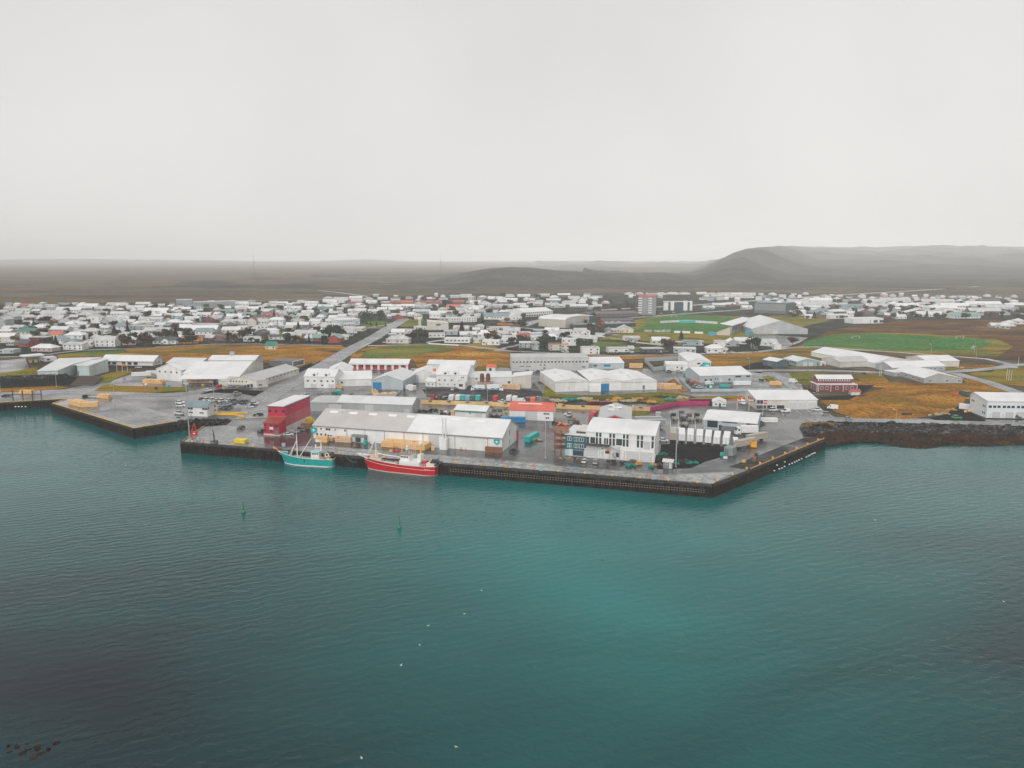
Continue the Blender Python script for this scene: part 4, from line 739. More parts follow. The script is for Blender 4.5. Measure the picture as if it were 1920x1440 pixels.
# --- white dormer houses / factory complex
def dormers(t, us, Lx, D, H, r, wd=3.2):
    for u in us:
        mb = MB(); x = Lx * u; mb.prism([(x - wd / 2, H - .1), (x - wd / 2, H + 1.9), (x, H + 2.5), (x + wd / 2, H + 1.9), (x + wd / 2, H - .1)], 'y', .12, 3.4); o = mb.build('dormer', white_wall, t)
        link('window', win_me(1.4, 1.1, 'n'), o, (x, .1, H + 1.0))
t, Lx, D, H = bld('fish_factory', 'white two storey factory with two dormers beside the main road', 'factory', (571, 727), (628.5, 728), 21, D=16, roof=('gx', 3.6), wins=[('F', [.12, .34, .56, .76, .93], .62, 1.2, 1.0, 'n'), ('F', [.30, .88], .16, 3.4, 2.4, 'r'), ('F', .58, .24, 1.2, .9, 'n')])
dormers(t, (.33, .72), Lx, D, H, 3.6)
bld('fish_factory', 'long white low hall joined to the right of the two dormer factory', 'factory', (629, 725), (697, 723), 12.5, D=24, roof=('gx', 3.4), wins=[('F', .18, .6, 1.4, 1.0, 'n'), ('F', .86, .4, .8, 1.8, 'W')])
bld('fish_factory', 'white gabled hall behind the two dormer factory', 'factory', (616, 712), (660, 711), 16, D=20, roof=('gy', 3.4))
bld('fish_factory', 'grey blue gabled hall with a bright blue door and crates before it', 'factory', (697, 729.5), (755.5, 731), 16.5, CC=(773, 715), roof=('gy', 3.2), wm=blue_wall, rm=paleg_roof, wins=[('F', .18, .4, 5.5, 4.2, 'B')])
t, Lx, D, H = bld('fish_factory', 'white gabled hall with pale blue corner bays left of the second dormer building', 'factory', (771.5, 717.5), (818, 717.5), 14.5, D=22, roof=('gy', 3.0), wm=white_wall)
mb = MB(); mb.box(-.02, Lx * .3, -.06, 1, .05, H - .1); mb.box(Lx * .74, Lx + .02, -.06, 1, .05, H - .1); mb.build('bay_panel', blue_wall, t)
t, Lx, D, H = bld('fish_factory', 'white three storey factory with two arched dormers and big white roof', 'factory', (818, 725), (876, 726), 22, D=30, roof=('gx', 4.4), wins=[('F', [.1, .28, .50, .74], .56, 1.4, 1.1, 'w'), ('F', [.12, .38, .6], .22, .7, .7, 'n'), ('F', [.82, .88], .80, .7, .7, 'n')])
dormers(t, (.3, .62), Lx, D, H, 4)
bld('fish_factory', 'small white gabled porch house in front of the three storey factory', 'porch', (856, 729.5), (872.5, 730), 13, D=4, roof=('gy', 1.8), wins=[('F', [.36, .5, .64], .55, .8, 1.6, 'n')])
bld('fish_factory', 'small white flat shed left of the three storey factory', 'shed', (798, 724), (816, 725.5), 9, D=7, roof=('gx', 1.6), wins=[('F', [.3, .75], .5, .8, .8, 'n')])
bld('fish_factory', 'long grey low hall with round vents behind the lorries', 'factory', (876.5, 723), (960, 722), 14.5, D=18, roof=('gx', 2.4), wm=white_wall, rm=paleg_roof, wins=[('F', .93, .3, 1.6, 2, 'n'), ('F', .2, .85, 1, .7, 'n')])
bld('fish_factory', 'pale beige blank box hall at the right end of the factory row', 'factory', (960.5, 728), (996, 728.5), 21, D=16, roof=('my', 1.4), wm=beige_wall, rm=white_roof, wins=[])
p = P(908, 727); t = thing('silo', 'pair of rusty round silos on a brown box in front of the long grey hall', 'silo', p)
mb = MB(); mb.box(-4.2, 5.5, -1, 3, 0, 3.6); mb.build('base_box', mat('brown_render', (.35, .27, .2), .8), t)
for x in (-1.4, 2.4): mb = MB(); mb.tube((x, 1, 3.6), (x, 1, 8.2), 1.35, 12, 1.35); mb.tube((x, 1, 8.2), (x, 1, 9), 1.35, 12, .4); mb.build('tank', rust, t)
bld('fish_factory', 'long white low hall behind the three storey factory with vehicles beyond', 'factory', (801, 691), (888, 693), 8.5, D=14, roof=('gx', 2.0), wins=[('F', [.35, .5], .5, 3.2, .9, 'S')])
bld('shed', 'small white kiosk with bright orange red roof on the ochre field', 'kiosk', (912, 696), (928.5, 696.5), 8, D=6, roof=('gx', 1.4), rm=mat('orange_red_roof', (.70, .12, .04), .5, var=.1), wins=[('F', .45, .45, 1.8, 2, 'd')])
# --- left factories
t, Lx, D, H = bld('fish_factory', 'white gable fronted factory with four square windows behind the tan tubs', 'factory', (294.5, 712), (341, 715.5), 20.5, CC=(357, 702), roof=('gy', 3.6), wins=[('F', [.14, .36, .60, .82], .78, 1.2, 1.0, 'n'), ('R', [.3, .5, .7], .85, .6, 1.0, 'n'), ('R', .12, .2, 1.2, 2.8, 'G')])
t, Lx, D, H = bld('fish_factory', 'large white hall with broad roof and teal door left of the main road', 'factory', (344, 718), (455, 717), 17, D=52, roof=('gx', 4.2), rm=white_roof, wm=cream_wall, wins=[('F', .12, .38, 4.2, 4.8, 'T'), ('F', .70, .7, 4.4, 1.2, 'T')])
mb = MB(); mb.prism([(-9, H * .62), (-.02, H * .95), (-.02, H * 1.0), (-9, H * .67)], 'x', Lx * .02, Lx); mb.build('lean_to_roof', white_roof, t)
t, Lx, D, H = bld('fish_factory', 'grey sided hall with white roof and rooftop box behind the large white hall', 'factory', (390, 683.5), (478, 683.5), 7.5, CC=(488, 677), roof=('gx', 2.6), wm=blue_wall, wins=[])
mb = MB(); mb.box(Lx * .38, Lx * .47, D * .45, D * .6, H + 2, H + 5.5); mb.build('roof_box', grey_wall, t)
t, Lx, D, H = bld('fish_market', 'cream low hall with window row and grey roof before the large white hall', 'factory', (428, 725), (482, 727), 12, CC=(522, 701), roof=('gy', 2.8), wm=cream_wall, rm=grey_roof, wins=[('F', [.1, .2, .3, .4, .5, .64], .86, 1.0, .9, 'n'), ('F', [.58, .70, .82], .3, 1.6, 2.0, 'd'), ('R', lin(.1, .9, 10), .8, 1.0, 1.0, 'n')])
mb = MB(); mb.box(-1, Lx * .75, -4, -.02, H * .48, H * .56); mb.build('canopy', grey_roof, t)
bld('fish_market', 'cream flat roofed wing on posts to the right of the cream low hall', 'factory', (482.5, 727), (502, 725), 12, CC=(540, 702), roof=('flat', 0), wm=cream_wall, rm=grey_roof, wins=[('F', .3, .4, 2.2, .8, 'n'), ('R', [.2, .45], .3, 3, 2, 'd')])
bld('fish_market', 'small cream shed at the left of the cream low hall', 'shed', (410, 722), (430, 724), 9, D=14, roof=('gx', 1.5), wm=cream_wall, rm=grey_roof)
t, Lx, D, H = bld('pavilion', 'dark flat roofed pavilion with a white framed end beside the black gravel', 'pavilion', (506, 686.5), (549, 688.5), 9.5, CC=(561, 683), roof=('flat', 0), wm=mat('dark_cladding', (.12, .11, .12), .6, var=.3), rm=mat('grey_felt_roof', (.16, .15, .16), .8), wins=[('F', [.62, .85], .42, 2.8, 2.8, 'w'), ('R', .5, .5, 3.4, 2.6, 'w')])
mb = MB(); mb.box(Lx + .01, Lx + .3, -.2, D + .2, 0, .4); mb.box(Lx + .01, Lx + .3, -.2, .3, .4, H); mb.box(Lx + .01, Lx + .3, D - .3, D + .2, .4, H); mb.box(Lx + .01, Lx + .3, -.2, D + .2, H, H + .5); mb.build('end_frame', whitep, t)
# --- mint museum
def polyb(name, label, cat, pts, hs, wm, rm, wins=()):
    t = thing(name, label, cat, P(*pts[0])); o0 = Vector(t.location); g = [P(*p) - o0 for p in pts]; hh = [h_ * MPP(*p) for p, h_ in zip(pts, hs)]; mb = MB(); n_ = len(g)
    for i in range(n_): j = (i + 1) % n_; mb.face([tuple(g[i]), tuple(g[j]), (g[j].x, g[j].y, hh[j]), (g[i].x, g[i].y, hh[i])])
    mb.build('wall', wm, t); mb = MB(); c_ = sum(g, Vector()) / n_; up = [((v.x - c_.x) * 1.02 + c_.x, (v.y - c_.y) * 1.02 + c_.y, z + .25) for v, z in zip(g, hh)]; zc = sum(hh) / n_ + .25
    for i in range(n_): j = (i + 1) % n_; mb.face([up[i], up[j], (c_.x, c_.y, zc)]); mb.face([(up[i][0], up[i][1], up[i][2] - .3), (up[j][0], up[j][1], up[j][2] - .3), up[j], up[i]])
    mb.build('roof', rm, t); return t
polyb('museum', 'pale green hall, left half, above the lava stone bank', 'museum', [(71, 708), (109, 708.5), (143, 700.5), (192, 685), (112, 685)], [12, 13.5, 19, 15, 12.5], mint_wall, paleg_roof)
t = polyb('museum', 'pale green hall, right half, above the brown terrace', 'museum', [(146, 704.5), (168, 706), (204, 696.5), (196, 685), (160, 685)], [18.5, 20, 23, 13, 13], mint_wall, paleg_roof)
mb = MB(); mb.box(.6, 6.2, -.4, .2, 0, 3.4); mb.build('glass_front', glass, t)
bld('museum', 'dark glazed link between the two halves of the pale green hall', 'link building', (141, 703), (147, 703), 18, D=8, roof=('flat', 0), wm=mat('dark_teal_glass', (.02, .06, .07), .2, var=.2), rm=paleg_roof)
p = P(131, 722); t = thing('terrace', 'brown stepped timber terrace in front of the pale green hall', 'terrace', p, .0)
a_, b2 = P(131, 722) - p, P(176, 723) - p; c2, d2 = P(196, 710) - p, P(152, 709) - p
for i in range(6):
    f0, f1 = i / 6, (i + 1) / 6; mb = MB(); q = [a_.lerp(d2, f0), b2.lerp(c2, f0), b2.lerp(c2, f1), a_.lerp(d2, f1)]; z = .25 + .3 * i
    mb.face([(v.x, v.y, z) for v in q]); mb.face([(q[0].x, q[0].y, z - .4), (q[1].x, q[1].y, z - .4), (q[1].x, q[1].y, z), (q[0].x, q[0].y, z)]); mb.build('step', mat('brown_timber', (.045, .022, .018), .6, var=.4), t)
t, Lx, D, H = bld('shop', 'long white shop with wide low roof and dark shopfronts behind the pale green hall', 'shop', (192, 684.5), (287, 686), 9, CC=(303.5, 681.5), roof=('gx', 3.2), rm=white_roof, ov=1.2, wins=[('F', [.12, .24, .42, .54, .66], .42, 3.0, 2.0, 'n'), ('F', .3, .75, 3.4, 1.2, 'S'), ('R', [.3, .6], .5, .9, 1.4, 'n')])
bld('shop', 'low pale building with grey green roof right of the long white shop', 'shop', (312, 686), (375, 687), 5, D=22, roof=('gx', 2.6), wm=tealwall, rm=paleg_roof, wins=[('F', .3, .5, 3, 1, 'n')])
t, Lx, D, H = bld('filling_station', 'white petrol station canopy on posts with yellow pumps', 'filling station', (84, 678), (107, 676), 6, D=10, roof=('flat', 0), wins=[('F', .3, .5, 2, 1.2, 'n')])
mb = MB(); mb.box(-14.5, -.4, -2, 8, 4.9, 5.9); mb.build('canopy', whitep, t)
for x in (-13.5, -11, -4): mb = MB(); mb.tube((x, -1.5, 0), (x, -1.5, 4.9), .2, 6); mb.build('post', steel, t)
for x, m_ in ((-9.5, yellowp), (-6, orangep)): mb = MB(); mb.box(x - .9, x + .9, 0, 1.2, 0, 2.2, taper=.1); mb.build('pump', yellowp, t)
mb = MB(); mb.box(-10, -2, 3, 3.3, 1.5, 3); mb.build('sign_band', tealp, t)
# --- town landmarks
t, Lx, D, H = bld('church', 'cream church hall with sloping roof beside the white bell tower', 'church', (802, 619), (841, 618.5), 15.5, D=26, roof=('my', -2.2), wm=cream_wall, rm=cream_wall, wins=[('F', .52, .62, 5, 1.6, 'n')])
t, Lx, D, H = bld('bell_tower', 'slim white bell tower left of the cream church', 'tower', (784.5, 612.5), (789.5, 612.5), 16.5, D=2.6, roof=('flat', 0), wm=cream_wall, rm=white_roof)
mb = MB(); mb.box(-.8, Lx + .8, -.5, D + .5, H - 1.6, H + .45); mb.build('belfry', whitep, t)
bld('church', 'low cream passage between bell tower and church', 'church', (776, 617), (801, 618), 4.5, D=9, roof=('flat', 0), wm=cream_wall, rm=paleg_roof, wins=[('F', [.2, .4, .6, .8], .45, 1.4, 1.4, 'n')])
bld('apartment_block', 'white three floor block with a battlement row of dark windows behind the church', 'apartments', (845, 605), (894, 603.5), 8.5, D=11, roof=('flat', 0), wins=[('F', lin(.07, .93, 10), .72, 1.3, 1.1, 'n'), ('F', lin(.07, .93, 10), .25, 1.2, 1.0, 'n')])
bld('school', 'big white school with twin roofs and long window bands', 'school', (982, 594.5), (1036.5, 591.5), 8.5, D=34, roof=('gx', 4.2), wins=[('F', lin(.04, .96, 14), .78, 2.0, 1.4, 'w'), ('F', lin(.04, .96, 12), .25, 3.0, 1.8, 'n')])
bld('school', 'white low school wing left of the big white school', 'school', (962, 588.5), (976, 588.5), 5.5, D=20, roof=('gx', 2.2), wins=[('F', [.2, .5, .8], .5, 2, 1.3, 'n')])
t, Lx, D, H = bld('sports_hall', 'cream windowless sports hall with arched white roof', 'sports hall', (1010, 611.5), (1060, 615), 14.5, CC=(1087, 608.5), roof=('ax', 3.0), wm=clad('cream_render', (.52, .50, .43)), rm=white_roof, wins=[('R', [.3, .5, .7, .9], .3, 1.2, 5, 'w')])
bld('sports_hall', 'dark teal glazed pool building with pale roof right of the cream sports hall', 'sports hall', (1089, 606), (1112, 604.5), 12.5, D=30, roof=('flat', 0), wm=mat('teal_glazing', (.03, .09, .10), .2, var=.2), rm=paleg_roof)
bld('sports_hall', 'long low dark glazed entrance hall with grey roof before the pool building', 'sports hall', (1079, 616), (1192, 612), 6.5, D=16, roof=('flat', 0), wm=mat('dark_glazing', (.04, .05, .06), .25, var=.3), rm=slate_roof, wins=[('F', lin(.05, .95, 16), .45, 2.4, 2.0, 'd')])
bld('nursery', 'maroon low building with orange and white bays beside the stadium', 'nursery', (1130, 607), (1189, 606), 5, D=18, roof=('gx', 2.4), wm=maroon_wall, rm=mat('dark_felt', (.10, .10, .12), .7), wins=[('F', [.12, .3, .5], .5, 5, 2, 'W')])
bld('nursery', 'dark brown long roofed care home behind the maroon building', 'care home', (1104, 595), (1196, 592.5), 5.5, D=26, roof=('gx', 2.4), wm=mat('brown_render2', (.16, .11, .10), .8), rm=mat('brown_roof', (.13, .115, .125), .7), wins=[('F', lin(.1, .9, 9), .5, 1.6, 1.2, 'n')])
t, Lx, D, H = bld('apartment_tower', 'tall grey apartment tower with white balconies and a red top floor', 'tower block', (1197.5, 590.5), (1229, 591), 35, D=15, roof=('gx', 1.5), wm=clad('tower_grey', (.26, .27, .28)), rm=red_roof, wins=[('F', [.42, .85], .03 + .105 * (i + .5), 2.0, 1.3, 'w') for i in range(8)])
for i in range(7): mb = MB(); z = H * (.10 + .125 * i); mb.box(-1.2, 4.6, -1.4, -.02, z, z + 1.3); mb.box(Lx * .56, Lx * .78, -1.4, -.02, z, z + 1.3); mb.build('balcony', whitep, t)
mb = MB(); mb.box(-.1, Lx + .1, -.1, D + .1, H - 2.2, H - .05); mb.build('top_floor', mat('faded_red', (.42, .14, .14), .7), t)
t, Lx, D, H = bld('office_block', 'white and dark glass office block right of the grey tower', 'office', (1244, 583), (1298.5, 583.5), 16.5, D=18, roof=('flat', 0), wm=mat('dark_glazed', (.04, .075, .085), .25, var=.3), rm=paleg_roof, wins=[])
for u0, u1, hh in ((0, .16, .95), (.24, .36, 1.0), (.68, .82, 1.12), (.90, .985, 1.1)): mb = MB(); mb.box(Lx * u0, Lx * u1, -.5, 8, 1, H * hh); mb.build('white_panel', white_wall, t)
t, Lx, D, H = bld('hotel', 'dark slatted hotel block on a black plinth behind the football hall', 'hotel', (1414, 586.5), (1474, 589), 19, CC=(1490.5, 586), roof=('flat', 0), wm=mat('slate_cladding', (.055, .075, .085), .5, var=.3), rm=slate_roof, wins=[('F', lin(.05, .95, 12), .12, 2.4, 2.0, 'w')])
mb = MB()
for i in range(9): mb.box(.5, Lx - 1, -.16, -.01, H * (.28 + .075 * i), H * (.28 + .075 * i) + .35)
mb.build('slats', mat('pale_slats', (.55, .58, .58), .6), t); mb = MB(); mb.box(Lx * .6, Lx * .75, D * .3, D * .6, H + .4, H + 2.6); mb.build('roof_box', white_wall, t)
t, Lx, D, H = bld('football_hall', 'huge pale grey gabled football hall beside the parking ground', 'sports hall', (1409, 626), (1514.5, 626.5), 9, CC=(1548, 614), roof=('gy', 8.8, .50), wm=clad('hall_grey', (.46, .48, .49)), rm=paleg_roof, wins=[('F', .42, .35, 5, 4.5, 'W'), ('F', [.40, .52], 1.9, 1.6, 1.6, 'S'), ('R', [.1, .3, .5, .7, .9], .5, 2.6, 2.2, 'w')])
# grandstand
p = P(1372, 626); q = P(1411, 612) - p; t = thing('grandstand', 'white roofed grandstand with concrete back beside the football pitch', 'grandstand', p, math.atan2(q.y, q.x)); gl = q.length
mb = MB(); mb.prism([(0, 0), (0, 6), (11, 1.2), (11, 0)], 'x', 0, gl); mb.build('terrace', mat('concrete', (.30, .30, .29), .8), t)
mb = MB(); mb.prism([(-1, 8.6), (12, 10.2), (12, 10.7), (-1, 9.1)], 'x', -2, gl + 1); mb.build('roof', white_roof, t)
for i in range(7): mb = MB(); x = i * (gl - .8) / 6; mb.box(x, x + .8, -.7, .0, 0, 8.7); mb.build('column', dsteel, t)
mb = MB(); mb.box(0, gl, -.25, -.02, 3, 8); mb.build('back_wall', mat('concrete_dark', (.12, .12, .13), .8), t)
bld('school_hall', 'white flat civic building, left part, beyond the practice pitch', 'civic building', (1556, 598), (1601, 597), 7, D=14, roof=('flat', 0), wins=[('F', [.3, .5, .7], .5, 3, 2, 'n')])
t = bld('school_hall', 'white flat civic building, right part, at the edge of the ochre field', 'civic building', (1600, 607), (1656, 606), 9, D=18, roof=('flat', 0), wins=[('F', .56, .4, .8, 3.4, 'G'), ('F', [.74, .94], .4, 5.5, 3, 'n')])
bld('hotel', 'grey slab apartment block with flat white roof beyond the left houses', 'apartments', (331, 573.5), (360, 573), 11, D=13, roof=('flat', 0), wm=clad('slab_grey', (.30, .34, .36)), wins=[('F', lin(.1, .9, 6), .7, 1.4, 1.0, 'n'), ('F', lin(.1, .9, 6), .3, 1.4, 1.0, 'n')])
bld('hotel', 'long grey apartment block with two part white roof beyond the left houses', 'apartments', (365, 578.5), (441, 576), 11.5, D=13, roof=('flat', 0), wm=clad('slab_grey2', (.33, .37, .39)), wins=[('F', lin(.05, .95, 14), .7, 1.4, 1.0, 'w'), ('F', lin(.05, .95, 14), .3, 1.4, 1.0, 'w')])
bld('school', 'white blue tinted school block with window grid beside the oval green', 'school', (632, 612), (675, 609.5), 11, D=16, roof=('mx', .8), wm=mat('pale_blue_render', (.55, .62, .64), .7, var=.08), wins=[('F', lin(.3, .62, 5), .68, 1.6, 2.0, 'S'), ('F', lin(.3, .62, 5), .25, 1.4, 1.2, 'n'), ('F', .86, .5, 1, 1.8, 'n')])
t, Lx, D, H = bld('cottage', 'small cream cottage with a bright green roof alone on the ochre field', 'cottage', (497.5, 654.8), (516.5, 655), 6, CC=(519.5, 653), roof=('gx', 3.6), wm=mat('cream_paint', (.62, .56, .42), .7), rm=mat('green_sheet_roof', (.02, .19, .12), .5, var=.15), wins=[('F', [.2, .8], .5, 1.3, 1.2, 'd'), ('F', .5, .42, 1.2, 2.0, 'W')])
# ---------------------------------------------------------------- walls and fences
def wallrun(name, label, pts, hpx, m, th=.35, cat='wall', posts=None):
    t = thing(name, label, cat, P(*pts[0])); o0 = Vector(t.location); mb = MB()
    for a, b_ in zip(pts, pts[1:]):
        A_, B_ = P(*a) - o0, P(*b_) - o0; d = B_ - A_; ln = d.length; c_ = (A_ + B_) / 2; h_ = hpx * MPP(*a)
        mb.box(c_.x - ln / 2, c_.x + ln / 2, c_.y - th / 2, c_.y + th / 2, 0, h_, rot=math.atan2(d.y, d.x))
    mb.build('panel', m, t)
    if posts:
        for a, b_ in zip(pts, pts[1:]):
            A_, B_ = P(*a) - o0, P(*b_) - o0; n_ = max(1, int((B_ - A_).length / posts)); d = (B_ - A_)
            for i in range(n_):
                q = A_ + d * ((i + .5) / n_); mb = MB(); mb.box(q.x - .9, q.x + .9, q.y - .9, q.y + .2, 1.6, 2.1, rot=math.atan2(d.y, d.x)); mb.build('buttress', dsteel, t)
    return t
wallrun('harbour_wall', 'long ochre concrete wall dividing the quay from the upper yard', [(790, 757), (930, 761.5), (1075, 767), (1219, 770.5)], 7.5, ochrew, posts=9.5)
wallrun('harbour_wall', 'magenta painted wall slanting up from the end of the ochre wall', [(1219, 770.5), (1274, 759), (1330, 758.5)], 7, magenta)
wallrun('yard_wall', 'pale grey concrete wall round the walled scrap yard', [(1274, 711), (1296, 734.5), (1484, 733), (1448, 706)], 5, blue_wall)
wallrun('yard_wall', 'grey fence compound left of the turquoise cornered hall', [(1290, 688), (1226, 695.5), (1208.5, 678), (1272, 674)], 7, mat('grey_panel', (.36, .40, .41), .6))
wallrun('yard_wall', 'low grey wall in front of the blue door factory', [(700, 744), (741, 745), (752, 734)], 4, grey_wall)
wallrun('flood_barrier', 'upper ochre barrier pipe beside the harbour office', [(405, 775), (465, 775.5)], 2.8, yellowp, .8)
wallrun('flood_barrier', 'lower ochre barrier pipe bending toward the crimson tower', [(405, 777.5), (440, 778.5), (459, 783)], 2.8, yellowp, .8)
wallrun('garden_wall', 'low white wall round the corner house opposite the green slope', [(800, 643), (820, 640), (843, 638)], 2.2, whitep)
wallrun('garden_wall', 'long white garden wall along the bend below the flat house', [(803, 645), (860, 648.5)], 2, whitep)
wallrun('garden_wall', 'cream garden wall before the flat topped houses under the stadium', [(1192, 643), (1240, 648), (1256, 642)], 2.6, mat('cream_concrete', (.55, .53, .42), .8))
wallrun('garden_wall', 'orange painted garden wall before the orange house', [(330, 644), (372, 643.5)], 1.8, orangew)
wallrun('garden_wall', 'dark hedge wall round the small green loop lawn', [(110, 665), (165, 658.5), (232, 657), (238, 661)], 1.6, mat('dark_hedge', (.02, .028, .015), .9, var=.5))
wallrun('advert_board', 'row of white and turquoise advertising boards along the far side of the football pitch', [(1238, 606), (1262, 604.5), (1292, 604), (1345, 607.5)], 4.2, mat('white_board', (.62, .66, .66), .5, var=.25, scale=.25), .3, 'advert boards')
wallrun('advert_board', 'turquoise boards in the middle of the far pitch side', [(1273, 604.9), (1304, 605.3)], 4.4, tealp, .5, 'advert boards')
wallrun('advert_board', 'white and black boards along the near side of the football pitch, left part', [(1208, 622), (1222, 622.5)], 4, mat('orange_board', (.5, .3, .25), .5, var=.5, scale=.5), .3, 'advert boards')
wallrun('advert_board', 'dark and white boards behind the near goal', [(1226, 622.5), (1256, 623)], 4, mat('mixed_board', (.3, .33, .33), .5, var=.8, scale=.3), .3, 'advert boards')
wallrun('advert_board', 'long white board near the middle of the near pitch side', [(1264, 624), (1294, 625)], 3.8, whitep, .3, 'advert boards')
wallrun('advert_board', 'short white board near the right of the near pitch side', [(1302, 625.3), (1318, 625.8)], 3.6, whitep, .3, 'advert boards')
def goal(x, y, lab, rz=0):
    t = thing('football_goal', lab, 'goal', P(x, y), rz); mb = MB()
    for a, b_ in (((0, 0, 0), (0, 0, 2.6)), ((7.3, 0, 0), (7.3, 0, 2.6)), ((0, 0, 2.6), (7.3, 0, 2.6)), ((0, 0, 2.6), (0, 2, 0)), ((7.3, 0, 2.6), (7.3, 2, 0))): mb.tube(a, b_, .11, 5)
    mb.build('goal_frame', whitep, t)
goal(1598, 635, 'white goal at the left side of the practice pitch'); goal(1793, 635, 'white goal at the far right of the practice pitch'); goal(1826, 655, 'white goal at the near right of the practice pitch', 1.1)
goal(1244, 622, 'white goal at the near side of the stadium pitch'); goal(1259, 595, 'white goal at the far side beyond the advertising boards')
for a, b_ , lb in (((1330, 629), (1342, 629), 'left'), ((1366, 628), (1374, 627), 'middle'), ((1405, 628), (1412, 627), 'right')):
    bld('kiosk', lb + ' of three bright blue cabins around the grandstand', 'cabin', a, b_, 5, D=5, roof=('flat', 0), wm=mat('sky_blue_paint', (.03, .32, .52), .5), rm=mat('sky_blue_paint', (.03, .32, .52), .5))
bld('kiosk', 'cream wedge shaped stand entrance between the blue cabins', 'stand', (1343, 628), (1368, 629), 4, D=16, roof=('my', 5.5), wm=mat('cream_concrete', (.55, .53, .42), .8), rm=mat('cream_concrete', (.55, .53, .42), .8))
